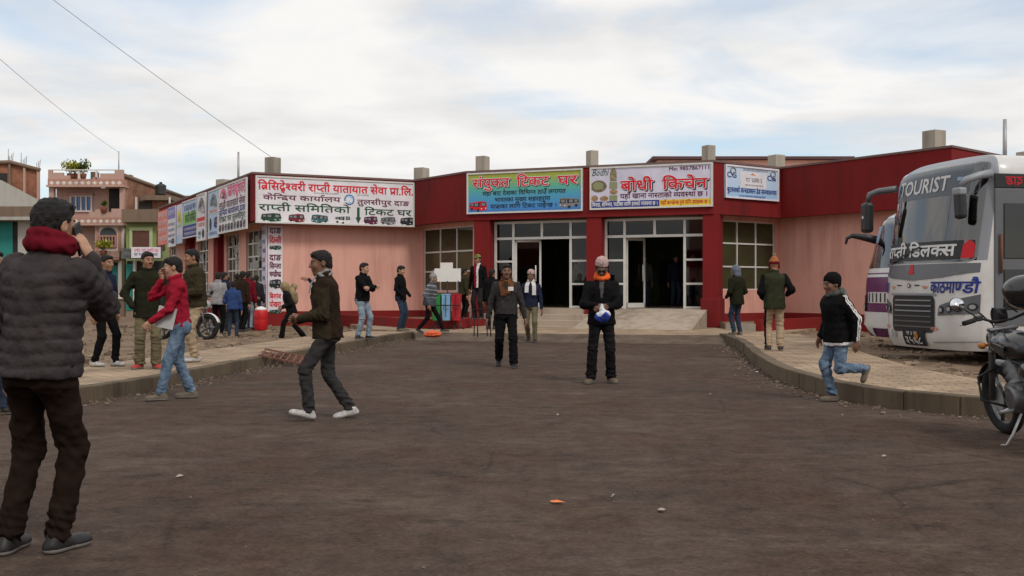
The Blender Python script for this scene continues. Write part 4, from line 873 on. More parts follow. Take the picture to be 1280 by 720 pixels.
# utility pole out of frame on the left that carries the cables
up = empty('utility_pole', (-15.4, 26, 0), 0, 'concrete utility pole carrying the overhead cables left of the frame', 'pole'); m = MB(); m.tube([(0, 0, 0), (0, 0, 12)], [.16, .10], 12); m.build('pole', M_CONC, up); m = MB(); m.box((0, 0, 9.15), (.9, .1, .1)); m.box((0, 0, 11.35), (.9, .1, .1)); m.build('crossarm', M_STEEL, up)
def cable(u0, v0_, Y0, u1, v1_, Y1, sag, label):
    a, b = px(u0, v0_, Y0), px(u1, v1_, Y1); m = MB(); m.tube([a.lerp(b, k / 24) - Vector((0, 0, sag * 4 * (k / 24) * (1 - k / 24))) for k in range(25)], .009, 5); tag(m.build('power_line', M_STEEL), label, 'cable')
cable(-120, -33, 26, 148, 190, 60.4, .25, 'overhead cable sagging to the mast on the pink house'); cable(-120, -143, 26, 340, 197, 33.6, .12, 'overhead cable running to the concrete stub above the wide white board')
# building across the yard, behind the camera (seen in the glass)
ob = empty('opposite_block', (2, -32, 0), 0, 'pink and red block across the yard behind the camera', 'building'); m = MB(); m.box((0, 0, 4.6), (70, 8, 9.2)); m.build('wall', M_PINK, ob); m = MB(); m.box((0, .3, 4.2), (70.4, 8.2, 1.6)); m.build('fascia', M_RED, ob)
for k in range(9): m = MB(); m.box((-26 + 6.5 * k, 4.05, 1.6), (5.6, .1, 3.2)); m.build('doorway', M_DARK, ob)
# ------------------------------------------------------------------ people: implicit surfaces meshed with surface nets
A3 = lambda *v: np.array(v, float)
def nrm(v): return v / max(1e-9, np.linalg.norm(v))
class Grid:
    def __init__(s, lo, hi, h):
        s.h = h; s.lo = np.array(lo, float) - 2 * h; s.n = np.ceil((np.array(hi) - s.lo) / h).astype(int) + 3
        s.ax = [s.lo[i] + h * np.arange(s.n[i]) for i in range(3)]; s.f = np.full(s.n, 1.0)
    def sl(s, lo, hi, m):
        r = []
        for i in range(3):
            a = int(max(0, math.floor((lo[i] - m - s.lo[i]) / s.h))); b = int(min(s.n[i], math.ceil((hi[i] + m - s.lo[i]) / s.h) + 1)); r.append(slice(a, max(a, b)))
        return tuple(r)
    def pts(s, q): return np.stack(np.meshgrid(s.ax[0][q[0]], s.ax[1][q[1]], s.ax[2][q[2]], indexing='ij'), -1)
    def add(s, fn, lo, hi, k=.02, sub=False):
        q = s.sl(lo, hi, .04 + k * 1.5 + 2 * s.h); P = s.pts(q)
        if P.size == 0: return
        d = fn(P); a = s.f[q]
        if sub: d = -d; h_ = np.clip(.5 - .5 * (a - d) / k, 0, 1); s.f[q] = a * (1 - h_) + d * h_ + k * h_ * (1 - h_)
        else: h_ = np.clip(.5 + .5 * (a - d) / k, 0, 1); s.f[q] = a * (1 - h_) + d * h_ - k * h_ * (1 - h_)
    def rc(s, a, b, ra, rb, k=.02, sub=False):
        a, b = np.array(a, float), np.array(b, float); ba = b - a; l2 = max(1e-9, ba @ ba)
        def fn(P):
            pa = P - a; t = np.clip(pa @ ba / l2, 0, 1); return np.linalg.norm(pa - t[..., None] * ba, axis=-1) - (ra + (rb - ra) * t)
        r = max(ra, rb); s.add(fn, np.minimum(a, b) - r, np.maximum(a, b) + r, k, sub)
    def ell(s, c_, rad, M=None, k=.02, sub=False):
        c_ = np.array(c_, float); rad = np.array(rad, float); M = np.eye(3) if M is None else M
        def fn(P):
            q = (P - c_) @ M; k0 = np.linalg.norm(q / rad, axis=-1); k1 = np.linalg.norm(q / rad ** 2, axis=-1); return k0 * (k0 - 1) / np.maximum(k1, 1e-6)
        r = rad.max(); s.add(fn, c_ - r, c_ + r, k, sub)
    def loft(s, O, M, tab, k=.02, p=2.4):
        """M columns: left, back, up axes; tab rows t, half width, half depth, y offset"""
        O = np.array(O, float); tab = np.array(tab, float)
        def fn(P):
            q = (P - O) @ M; t = q[..., 2]; w_ = np.interp(t, tab[:, 0], tab[:, 1]); d = np.interp(t, tab[:, 0], tab[:, 2]); y0 = np.interp(t, tab[:, 0], tab[:, 3])
            g = (np.abs(q[..., 0] / w_) ** p + np.abs((q[..., 1] - y0) / d) ** p) ** (1 / p); e = (g - 1) * np.minimum(w_, d)
            return np.maximum(e, np.maximum(tab[0, 0] - t, t - tab[-1, 0]))
        r = max(tab[:, 1].max(), tab[:, 2].max()) + .03; E_ = [O + M[:, 2] * tab[0, 0], O + M[:, 2] * tab[-1, 0]]
        s.add(fn, np.minimum(*E_) - r, np.maximum(*E_) + r, k)
    def torus(s, c_, M, Rx, Ry, r, k=.01):
        c_ = np.array(c_, float)
        def fn(P):
            q = (P - c_) @ M; a = np.sqrt((q[..., 0] / Rx) ** 2 + (q[..., 1] / Ry) ** 2); return np.sqrt(((a - 1) * min(Rx, Ry)) ** 2 + q[..., 2] ** 2) - r
        m_ = max(Rx, Ry) + r; s.add(fn, c_ - m_, c_ + m_, k)
    def disp(s, fn):
        m_ = s.f < .05; P = s.pts((slice(None),) * 3)[m_]; s.f[m_] += fn(P)
    def mesh(s):
        f = s.f; ins = f < 0; n = f.shape; cn = [(i, j, k) for i in (0, 1) for j in (0, 1) for k in (0, 1)]
        sub = lambda a, c_: a[c_[0]:n[0] - 1 + c_[0], c_[1]:n[1] - 1 + c_[1], c_[2]:n[2] - 1 + c_[2]]
        cnt = sum(sub(ins, c_).astype(np.int8) for c_ in cn); ci = np.argwhere((cnt > 0) & (cnt < 8))
        if len(ci) == 0: return np.zeros((0, 3)), np.zeros((0, 4), int)
        v = np.stack([f[ci[:, 0] + a, ci[:, 1] + b, ci[:, 2] + c_] for a, b, c_ in cn], 1); acc = np.zeros((len(ci), 3)); w_ = np.zeros(len(ci))
        for x in range(8):
            for y in range(x + 1, 8):
                d = [cn[y][i] - cn[x][i] for i in range(3)]
                if sum(map(abs, d)) != 1: continue
                cr = (v[:, x] < 0) != (v[:, y] < 0); t = np.where(cr, v[:, x] / np.where(cr, v[:, x] - v[:, y], 1), 0)
                acc += cr[:, None] * (np.array(cn[x]) + t[:, None] * np.array(d)); w_ += cr
        V = s.lo + (ci + acc / w_[:, None]) * s.h
        idx = np.full(tuple(k - 1 for k in n), -1, np.int64); idx[tuple(ci.T)] = np.arange(len(ci)); Q = []
        for ax in range(3):
            o1, o2 = [(1, 2), (2, 0), (0, 1)][ax]; sa = [slice(1, k - 1) for k in n]; sa[ax] = slice(0, n[ax] - 1); sb = list(sa); sb[ax] = slice(1, n[ax])
            A_, B_ = ins[tuple(sa)], ins[tuple(sb)]; e = np.argwhere(A_ != B_); fl = A_[tuple(e.T)]; off = np.array([1, 1, 1]); off[ax] = 0; e = e + off
            d1 = np.zeros(3, int); d1[o1] = 1; d2 = np.zeros(3, int); d2[o2] = 1
            q = np.stack([idx[tuple((e - d1 - d2).T)], idx[tuple((e - d2).T)], idx[tuple(e.T)], idx[tuple((e - d1).T)]], 1)
            q[~fl] = q[~fl][:, ::-1]; Q.append(q)
        F_ = np.concatenate(Q); F_ = F_[(F_ >= 0).all(1)]
        return V, F_
def folds(seed, amp, fr=(28, 60), n=5, az=1.0):
    rg = np.random.default_rng(seed); D = rg.normal(size=(n, 3)); D[:, 2] *= az; D /= np.linalg.norm(D, axis=1)[:, None]; fq = rg.uniform(*fr, n); ph = rg.uniform(0, 6.28, n)
    def fn(P):
        r = 0
        for i in range(n):
            w_ = P @ D[i] * fq[i] + ph[i] + 1.3 * np.sin(P @ D[(i + 1) % n] * fq[i] * .4 + ph[i]); r = r + np.abs(np.sin(w_)) - .64
        return r * amp / n * 2
    return fn
def ik(a, t, l1, l2, pole):
    d = t - a; L_ = min(np.linalg.norm(d), (l1 + l2) * .998); dn = nrm(d); x = (l1 * l1 - l2 * l2 + L_ * L_) / (2 * L_); h = math.sqrt(max(0, l1 * l1 - x * x))
    p = nrm(pole - dn * (pole @ dn)); return a + dn * x + p * h, a + dn * L_
def axrot(axis, ang):
    return np.array(Matrix.Rotation(ang, 3, Vector(axis)))
SKIN = mat('skin', (.30, .155, .095), .6, .12, 12, .1, 60, spec=.35); SKIN_L = mat('fair_skin', (.42, .235, .155), .6, .12, 12, .1, 60, spec=.35); SKIN_D = mat('dark_skin', (.19, .095, .06), .6, .12, 12, .1, 60, spec=.35)
EYE = mat('eye_dark', (.03, .022, .018), .3, 0); LIP = mat('lips', (.24, .09, .07), .5, 0); HAIR = mat('black_hair', (.012, .010, .009), .65, .3, 40, .8, 120, spec=.25)
def cloth(name, col, var=.2, rough=.9, col2=None, bs=110, bump=.35): return mat('cloth_' + name, col, rough, var, 9, bump, bs, spec=.06, col2=col2)
K_BLACK, K_BLACK2 = cloth('black', (.008, .0075, .008)), cloth('soft_black', (.012, .011, .012)); K_CHAR = cloth('charcoal', (.022, .021, .022)); K_BROWN = cloth('dark_brown', (.026, .016, .011)); K_OLIVE = cloth('olive', (.034, .031, .016)); K_DOLIVE = cloth('dark_olive', (.018, .018, .010)); K_KHAKI = cloth('khaki', (.30, .235, .15)); K_OLIVE_T = cloth('olive_khaki', (.135, .115, .068)); K_BEIGE = cloth('beige', (.36, .27, .18))
K_JEAN = cloth('blue_jeans', (.085, .135, .21), .35, col2=(.18, .25, .34)); K_DJEAN = cloth('dark_jeans', (.030, .042, .068), .3); K_LJEAN = cloth('light_jeans', (.17, .23, .29), .3, col2=(.30, .36, .42)); K_RED = cloth('red_knit', (.27, .012, .028)); K_GREY = cloth('grey_knit', (.085, .08, .08)); K_LGREY = cloth('light_grey', (.26, .25, .25)); K_NAVY = cloth('navy', (.018, .022, .045)); K_BLUE = cloth('blue', (.03, .055, .15)); K_PUFF = cloth('grey_puffer', (.046, .038, .039), .25, .7, None, 26, 1.0); K_MAROON = cloth('maroon', (.13, .008, .016)); K_WHITE = cloth('white', (.62, .6, .58)); K_ORANGE = cloth('orange', (.75, .13, .03)); K_STRIPE = cloth('blue_grey_puffer', (.075, .085, .10)); K_GTROU = cloth('grey_trousers', (.036, .033, .034)); K_BRTR = cloth('dark_brown_trousers', (.017, .010, .007)); K_SCARFBR = cloth('brown_scarf', (.11, .035, .018), .6, col2=(.20, .09, .04)); K_TOPI = mat('cloth_topi_print', (.34, .12, .11), .9, .3, 55, .3, 110, spec=.12, col2=(.62, .52, .48)); K_HOODB = cloth('blue_grey_hood', (.13, .15, .19)); K_BEANIE = cloth('orange_wool', (.34, .12, .05), .4); K_GREENCAP = cloth('lime_cap', (.17, .19, .05)); K_TAN = cloth('tan_shawl', (.25, .19, .11), .4)
S_BLACK, S_WHITE, S_RED, S_BROWN = mat('shoe_black', (.018, .016, .016), .5, .2), mat('shoe_white', (.42, .40, .38), .6, .4, 22), mat('shoe_red', (.42, .05, .045), .6, .2), mat('shoe_tan', (.13, .10, .07), .7, .25); SOLE = mat('shoe_sole', (.30, .28, .25), .8, .2)
def merge(parts):
    V, F_, n = [], [], 0; seg = []
    for v, f in parts:
        V.append(v); F_.append(f + n); n += len(v); seg.append(len(f))
    return np.concatenate(V), np.concatenate(F_)
def add_child(root, name, G, mats, mf=None):
    V, F_ = G.mesh() if isinstance(G, Grid) else G
    if not isinstance(mats, (list, tuple)): mats = [mats]
    mi = mf(V[F_].mean(1)) if mf is not None else None
    return link(name, fast_mesh(name, V, F_, mats, mi), root)
def hand(parts, W_, D, Nn, hs, curl, vox, side, thumb_in=False):
    """five separate fingers rooted in a palm; D: wrist to knuckles, Nn: out of the palm"""
    D = nrm(D); Nn = nrm(Nn - D * (Nn @ D)); Sd = np.cross(D, Nn) * side       # towards the thumb
    L_ = .19 * hs; G = Grid(W_ - .2 * hs * 1.15, W_ + .2 * hs * 1.15, vox)
    M = np.stack([Sd, D, Nn], 1)
    G.ell(W_ + D * .052 * hs, A3(.040, .056, .017) * hs, M, .01); G.rc(W_ - D * .035 * hs, W_ + D * .03 * hs, .024 * hs, .024 * hs, .015)
    for j, (o, ln) in enumerate(((.028, .068), (.0095, .076), (-.0095, .070), (-.027, .055))):
        b = W_ + (D * (.092 - .006 * abs(j - 1.3)) + Sd * o) * hs; c1 = curl * (.7 + .1 * j); c2 = curl * (1.5 + .12 * j); c3 = curl * (2.1 + .12 * j)
        dd = lambda c_: D * math.cos(c_) + Nn * math.sin(c_) + Sd * o * 1.5
        p1 = b + dd(c1) * ln * .48 * hs; p2 = p1 + dd(c2) * ln * .32 * hs; p3 = p2 + dd(c3) * ln * .25 * hs; r = .0088 * hs
        G.rc(b, p1, r * 1.1, r, .003); G.rc(p1, p2, r, r * .92, .003); G.rc(p2, p3, r * .92, r * .8, .003)
    t0 = W_ + (D * .022 + Sd * .026) * hs; t1 = W_ + (D * .062 + Sd * .052 + Nn * .012) * hs; t2 = W_ + (D * .092 + Sd * (.030 if thumb_in else .056) + Nn * .028) * hs
    G.rc(t0, t1, .015 * hs, .011 * hs, .008); G.rc(t1, t2, .011 * hs, .009 * hs, .004)
    parts.append(G.mesh())
PN = [0]
def person(label, pos, rz, H=1.7, top=None, bot=None, shoe=S_BLACK, hair=('short', HAIR), pose={}, vox=.014, skin=SKIN, group=None, headscale=1.0, hands=(True, True), fat=1.0, barefoot=False):
    PN[0] += 1; seed = PN[0]; rg = random.Random(seed); g = pose.get; hs = H / 1.7; J = {'H': H}
    P_ = A3(0, 0, .525 * H) + A3(*g('pel', (0, 0, 0))) * H
    lean, side, tw = R(g('lean', 2)), R(g('side', 0)), R(g('twist', 0))
    Mt = axrot((1, 0, 0), lean) @ axrot((0, 1, 0), side) @ axrot((0, 0, 1), tw)   # columns: left, back, up
    Zt, Xt, Yt = Mt[:, 2], Mt[:, 0], Mt[:, 1]
    sw = g('shw', .102) * H; neck = P_ + Zt * .315 * H; hips = {}; foot = {}; knee = {}; sh = {}; el = {}; wr = {}
    hy, hp, hr = R(g('hyaw', 0)), R(g('hpitch', 4)), R(g('hroll', 0))
    Mh = axrot((0, 0, 1), hy) @ axrot((1, 0, 0), hp) @ axrot((0, 1, 0), hr)
    hsz = hs * headscale; hc = neck + (Zt * .5 + A3(0, 0, .5)) * .070 * H * (.6 + .4 * headscale) + A3(0, -.012, 0) * H + Mh @ A3(0, -.010, .012) * hsz
    Mp = axrot((0, 0, 1), R(g('ptwist', 0)))
    for s_, kf, kh in ((1, 'Lf', 'Lh'), (-1, 'Rf', 'Rh')):
        hips[s_] = P_ + Mp @ A3(s_ * .047, 0, -.012) * H
        t = A3(*g(kf, (s_ * .062, 0, .05))) * H
        knee[s_], foot[s_] = ik(hips[s_], t, .245 * H, .235 * H, A3(*g(kf[0] + 'k', (s_ * .12, -1, 0))))
        sh[s_] = P_ + Mt @ A3(s_ * (sw / H), .004, g('shz', .264) + g(kh[0] + 'sh', 0)) * H
        t = A3(*g(kh, (s_ * .148, -.02, .470))) * H
        el[s_], wr[s_] = ik(sh[s_], t, .172 * H, .150 * H, A3(*g(kh[0] + 'e', (s_ * .5, 1, -.3))))
    J.update(P=P_, Mt=Mt, neck=neck, hc=hc, Mh=Mh, hips=hips, knee=knee, foot=foot, sh=sh, el=el, wr=wr, hs=hs, hsz=hsz, vox=vox)
    allp = np.array([hc + .17 * hsz, hc - .17 * hsz, *hips.values(), *foot.values(), *knee.values(), *sh.values(), *el.values(), *wr.values()]); lo, hi = allp.min(0) - .16, allp.max(0) + .16
    # ---- the body, one mesh
    parts = []; G = Grid(lo, hi, max(vox, .017) * 1.25); c_ = hs
    G.loft(P_, Mt, [(-.035 * H, .095 * c_, .07 * c_, 0), (.0, .115 * c_, .085 * c_, 0), (.10 * H, .12 * c_, .085 * c_, 0), (.22 * H, .145 * c_, .095 * c_, 0), (.285 * H, .13 * c_, .07 * c_, 0), (.31 * H, .06 * c_, .055 * c_, 0)], .03)
    for s_ in (1, -1):
        G.rc(hips[s_], knee[s_], .060 * c_, .048 * c_, .03); G.rc(knee[s_], foot[s_], .048 * c_, .033 * c_, .02)
        G.rc(sh[s_], el[s_], .043 * c_, .034 * c_, .03); G.rc(el[s_], wr[s_], .034 * c_, .025 * c_, .02)
        if barefoot: G.rc(foot[s_], foot[s_] + A3(0, -.13, -.05) * c_, .03 * c_, .025 * c_, .02)
    G.rc(neck - Zt * .03, hc - Mh[:, 2] * .05 * hsz, .056 * c_, .052 * c_, .02)
    parts.append(G.mesh())
    hv = max(.006, vox * .55); G = Grid(hc - .17 * hsz, hc + .17 * hsz, hv)
    T_ = lambda x, y, z: hc + Mh @ (A3(x, y, z) * hsz)
    e = lambda c0, r0, k=.02, sub=False: G.ell(T_(*c0), A3(*r0) * hsz, Mh, k, sub); q = lambda a, b, ra, rb, k=.01: G.rc(T_(*a), T_(*b), ra * hsz, rb * hsz, k)
    e((0, .012, .032), (.077, .096, .086)); e((0, -.036, -.036), (.057, .060, .082), .03); q((0, -.060, -.098), (0, -.066, -.098), .024, .022, .03); e((.036, -.064, -.022), (.026, .026, .03), .02); e((-.036, -.064, -.022), (.026, .026, .03), .02)
    q((-.032, -.083, .026), (.032, -.083, .026), .010, .010, .014)
    for s_ in (1, -1): e((s_ * .031, -.104, .010), (.019, .016, .012), .012, True)
    for s_ in (1, -1): e((s_ * .031, -.084, .009), (.013, .011, .010), .003)
    q((0, -.088, .016), (0, -.112, -.020), .008, .0125, .012); q((-.012, -.100, -.026), (.012, -.100, -.026), .009, .009, .008); q((-.018, -.090, -.052), (.018, -.090, -.052), .008, .008, .008); q((-.016, -.088, -.064), (.016, -.088, -.064), .008, .008, .008)
    for s_ in (1, -1): e((s_ * .077, .014, -.002), (.011, .021, .034), .008); e((s_ * .088, .006, .0), (.008, .010, .018), .006, True)
    q((0, .018, -.05), (0, .03, -.15), .055, .060, .03)
    parts.append(G.mesh())
    vh = max(.0045, vox * .36)
    for s_, kk, hn in ((1, 'L', hands[0]), (-1, 'R', hands[1])):
        if hn:
            fd = nrm(wr[s_] - el[s_]); D = nrm(np.array(g(kk + 'hd', fd), float)); Np = np.array(g(kk + 'hn', A3(-s_ * .9, .2, 0)), float); D = nrm(D)
            hand(parts, wr[s_] + D * .012 * hs, D, Np, hs, g(kk + 'curl', .35), vh, s_ * g(kk + 'flip', 1), g(kk + 'tin', False))
            J[kk + 'hand'] = wr[s_] + D * .09 * hs
    V, F_ = merge(parts)
    cen = (V[F_].mean(1) - hc) @ Mh / hsz; mi = np.zeros(len(F_), int); x, y, z = np.abs(cen[:, 0]), cen[:, 1], cen[:, 2]
    mi[(np.hypot((x - .031) / .014, (z - .009) / .007) < 1) & (y < -.07)] = 1
    mi[(np.abs(z - .030 + (x - .03) * .12) < .005) & (x > .012) & (x < .052) & (y < -.06)] = 2
    mi[(np.abs(z + .058) < .0075) & (x < .024) & (y < -.085)] = 3
    hairm = hair[1] if hair and hair[0] == 'short' else HAIR
    if g('moustache'): mi[(np.abs(z + .043) < .006) & (x < .026) & (y < -.085)] = 2
    root = link('person', fast_mesh('person', V, F_, [skin, EYE, HAIR, LIP], mi)); root.location = pos; root.rotation_euler = (0, 0, rz); tag(root, label, 'person', group)
    # ---- trousers
    b = dict(m=K_BLACK, w=1.0, flare=1.0, fold=.009); b.update(bot or {}); w_ = b['w'] * fat
    G = Grid(lo, hi, vox)
    G.loft(P_, Mp, [(-.055 * H, .150 * c_ * w_, .112 * c_ * w_, .005), (.0, .152 * c_ * w_, .115 * c_ * w_, .006), (.055 * H, .138 * c_ * fat, .103 * c_ * fat, 0)], .04)
    for s_ in (1, -1):
        an = knee[s_] + (foot[s_] - knee[s_]) * b.get('len', .96); fl = b['flare']
        G.rc(hips[s_] + A3(0, .004, .0), knee[s_], .083 * c_ * w_, .064 * c_ * w_, .03); G.rc(knee[s_], an, .0635 * c_ * w_, .053 * c_ * w_ * fl, .02)
        G.ell(hips[s_] + A3(-s_ * .004, .030, -.02) * c_, A3(.078, .085, .10) * c_ * w_, None, .04)
    f1, f2 = folds(seed, b['fold'], (22, 42), 5, 1.6), folds(seed + 50, b['fold'] * 1.1, (45, 75), 4, 3.0); kz = {s_: knee[s_] for s_ in (1, -1)}
    def tf(P):
        near = np.minimum(*[np.linalg.norm(P - kz[s_], axis=-1) for s_ in (1, -1)]); an_ = np.minimum(*[np.linalg.norm(P - foot[s_], axis=-1) for s_ in (1, -1)])
        return f1(P) + f2(P) * (np.exp(-(near / .09) ** 2) * 1.2 + np.exp(-(an_ / .13) ** 2) * 1.6 + .25)
    G.disp(tf); bm = b['m'] if isinstance(b['m'], list) else [b['m']]; add_child(root, 'trousers', G, bm, (lambda c0: b['mf'](c0, J)) if 'mf' in b else None)
    # ---- top
    t = dict(m=K_BLACK, hem=-.045, fold=.011, puff=0.0, quilt=0, arm=1.0, wid=1.0, collar=True, cuff=.97, waist=1.0, belly=0); t.update(top or {}); w_ = t['wid'] * fat; pf = t['puff']
    G = Grid(lo, hi, vox); hem = t['hem'] * H; be = t['belly']
    rows = [(hem, .168 * c_ * w_ * t['waist'] + pf, .132 * c_ * w_ * t['waist'] + pf, .004), (max(.02 * H, hem + .03), .164 * c_ * w_ * t['waist'] + pf, .128 * c_ * w_ * t['waist'] + pf + be * .5, .002 - be * .4), (.11 * H, .148 * c_ * w_ + pf, .116 * c_ * w_ + pf + be, -be * .6), (.20 * H, .165 * c_ * w_ + pf, .122 * c_ * w_ + pf, -.004), (.250 * H, .172 * c_ * w_ + pf, .112 * c_ * w_ + pf, 0), (.280 * H, .150 * c_ * w_ + pf * .5, .096 * c_ * w_ + pf * .5, .004), (.303 * H, .098 * c_, .080 * c_, .004), (.325 * H, .070 * c_, .066 * c_, .002)]
    G.loft(P_, Mt, rows, .02)
    for s_ in (1, -1):
        cu = el[s_] + (wr[s_] - el[s_]) * t['cuff']; ra = t['arm']
        G.rc(sh[s_], el[s_], (.057 * c_ + pf * .7) * ra, (.050 * c_ + pf * .7) * ra, .035); G.rc(el[s_], cu, (.050 * c_ + pf * .7) * ra, (.038 * c_ + pf * .35) * ra, .02)
    if t['collar']: G.torus(neck + Zt * .012 * H - Yt * .004 * H, Mt @ axrot((1, 0, 0), R(14)), .068 * c_, .064 * c_, .024 * c_, .015)
    f1, f2 = folds(seed + 100, t['fold'], (18, 40), 6, 1.0), folds(seed + 150, t['fold'] * 1.1, (50, 85), 4, .8)
    def jf(P):
        r = f1(P)
        near = np.minimum(*[np.linalg.norm(P - el[s_], axis=-1) for s_ in (1, -1)]); r = r + f2(P) * (np.exp(-(near / .11) ** 2) * 1.3 + .3)
        if t['quilt']:
            n_ = np.full(len(P), 9.); co = np.zeros(len(P))
            q_ = (P - P_) @ Mt; co = q_[:, 2] + .012 * np.sin(q_[:, 0] * 14 + 1) ; inside = np.abs(q_[:, 0]) < .15 * c_ * w_ + pf
            for s_ in (1, -1):
                for a_, b_, o_ in ((sh[s_], el[s_], 0), (el[s_], wr[s_], .172 * H)):
                    ba = b_ - a_; u = np.clip((P - a_) @ ba / (ba @ ba), 0, 1); d = np.linalg.norm(P - a_ - u[:, None] * ba, axis=1); cl = (d < .07 * c_ + pf) & ((~inside) | (d < .05)); co = np.where(cl & (d < n_), o_ + u * np.linalg.norm(ba), co); n_ = np.where(cl, np.minimum(n_, d), n_)
            r = r + t.get('qa', .010) * (.62 - np.sqrt(np.abs(np.sin(co * math.pi / t['quilt']))))
        return r
    G.disp(jf); tm = t['m'] if isinstance(t['m'], list) else [t['m']]
    add_child(root, t.get('name', 'jacket'), G, tm, (lambda c0: t['mf'](c0, J)) if 'mf' in t else None)
    # ---- shoes
    if not barefoot:
        for s_, kk in ((1, 'L'), (-1, 'R')):
            yaw = R(g(kk + 'ty', s_ * 10)); pit = R(g(kk + 'tp', 0)); Mf = axrot((0, 0, 1), yaw) @ axrot((1, 0, 0), pit); o = foot[s_]; B = lambda x_, y_, z_: o + Mf @ (A3(x_, y_, z_) * hs)
            G = Grid(o - .24 * hs, o + .24 * hs, max(.007, vox * .7))
            G.rc(B(0, .035, -.045), B(0, -.145, -.058), .040 * hs, .032 * hs, .02); G.ell(B(0, -.11, -.055), A3(.047, .075, .032) * hs, Mf, .02); G.ell(B(0, .01, -.06), A3(.040, .07, .03) * hs, Mf, .02); G.rc(B(0, .012, -.01), B(0, -.03, -.04), .042 * hs, .040 * hs, .02)
            zc = (o - Mf @ A3(0, 0, .083 * hs)); nn = Mf[:, 2]; P0 = G.pts((slice(None),) * 3); G.f = np.maximum(G.f, -((P0 - zc) @ nn)); top_ = (P0 - (o + Mf @ A3(0, 0, .022) * hs)) @ nn; G.f = np.maximum(G.f, top_)
            add_child(root, 'shoe', G, [shoe, SOLE], lambda c0: (((c0 - zc) @ nn) < .022 * hs).astype(int))
    # ---- hair and headgear
    if hair:
        st, hm = hair[0], hair[1]; G = Grid(hc - .22 * hsz, hc + .22 * hsz, hv * 1.1); e = lambda c0, r0, k=.012, sub=False: G.ell(T_(*c0), A3(*r0) * hsz, Mh, k, sub)
        f1 = folds(seed + 7, .011 * hsz, (70, 170), 7)
        def cutplane(n_, pt):
            P0 = G.pts((slice(None),) * 3); G.f = np.maximum(G.f, -(((P0 - hc) @ Mh / hsz - A3(*pt)) @ nrm(A3(*n_))) * hsz + folds(seed + 21, .010 * hsz, (60, 160), 6)(P0.reshape(-1, 3)).reshape(P0.shape[:3]) * (st == 'short'))
        if st in ('short', 'cap', 'topi'):
            e((0, .018, .036), (.085, .100, .094)); e((0, .055, -.02), (.070, .058, .075), .02); e((0, -.045, .085), (.060, .045, .036), .02); G.disp(f1)
            cutplane((0, .66, .75), (0, .10, -.090))
            e((0, -.11, .008), (.064, .075, .056), .006, True)
            add_child(root, 'hair', G, HAIR if st != 'short' else hm)
        if st == 'cap':
            G = Grid(hc - .24 * hsz, hc + .24 * hsz, hv * 1.1); e = lambda c0, r0, k=.012, sub=False: G.ell(T_(*c0), A3(*r0) * hsz, Mh, k, sub)
            e((0, .010, .055), (.092, .108, .088)); cutplane((0, 0, 1), (0, 0, .058)); e((0, -.12, .060), (.060, .075, .009), .004); add_child(root, 'cap', G, hm)
        if st == 'topi':
            G = Grid(hc - .26 * hsz, hc + .26 * hsz, hv * 1.1); M2 = Mh @ axrot((1, 0, 0), R(-8)) @ axrot((0, 1, 0), R(5))
            G.loft(T_(0, .014, .056), M2, [(0, .090 * hsz, .108 * hsz, 0), (.06 * hsz, .088 * hsz, .104 * hsz, 0), (.098 * hsz, .070 * hsz, .092 * hsz, .004), (.118 * hsz, .030 * hsz, .07 * hsz, .006)], .012, 2.2); add_child(root, 'cap', G, hm)
        if st == 'pill':                                    # tall round-topped cap pulled low
            G = Grid(hc - .26 * hsz, hc + .26 * hsz, hv * 1.1); e = lambda c0, r0, k=.012, sub=False: G.ell(T_(*c0), A3(*r0) * hsz, Mh, k, sub)
            e((0, .025, .058), (.100, .112, .095), .02); e((0, .05, .0), (.085, .075, .08), .02); G.disp(f1); cutplane((0, .42, .9), (0, .1, -.06)); e((0, -.115, .0), (.07, .07, .062), .006, True); add_child(root, 'cap', G, hm)
        if st == 'beanie':
            G = Grid(hc - .28 * hsz, hc + .28 * hsz, hv * 1.1); e = lambda c0, r0, k=.012, sub=False: G.ell(T_(*c0), A3(*r0) * hsz, Mh, k, sub)
            e((0, .014, .055), (.092, .108, .10)); e((0, .03, .12), (.05, .055, .06), .03); cutplane((0, .2, 1), (0, .0, .035)); e((0, .03, .195), (.034, .034, .034), .01); G.disp(folds(seed + 8, .005 * hsz, (90, 140), 5))
            for s_ in (1, -1): e((s_ * .086, .01, -.015), (.016, .035, .06), .02)
            add_child(root, 'wool_hat', G, hair[2], lambda c0: np.where(((c0 - hc) @ Mh / hsz)[:, 2] > .165, 2, np.where(((c0 - hc) @ Mh / hsz)[:, 2] < .062, 1, 0)))
        if st == 'hood':
            G = Grid(hc - .28 * hsz, hc + .28 * hsz, hv * 1.1); e = lambda c0, r0, k=.012, sub=False: G.ell(T_(*c0), A3(*r0) * hsz, Mh, k, sub)
            e((0, .022, .025), (.108, .122, .128), .02); e((0, .05, -.09), (.10, .09, .09), .04); G.disp(f1); e((0, -.125, -.012), (.068, .085, .088), .01, True); add_child(root, 'hood', G, hm)
    return root, J
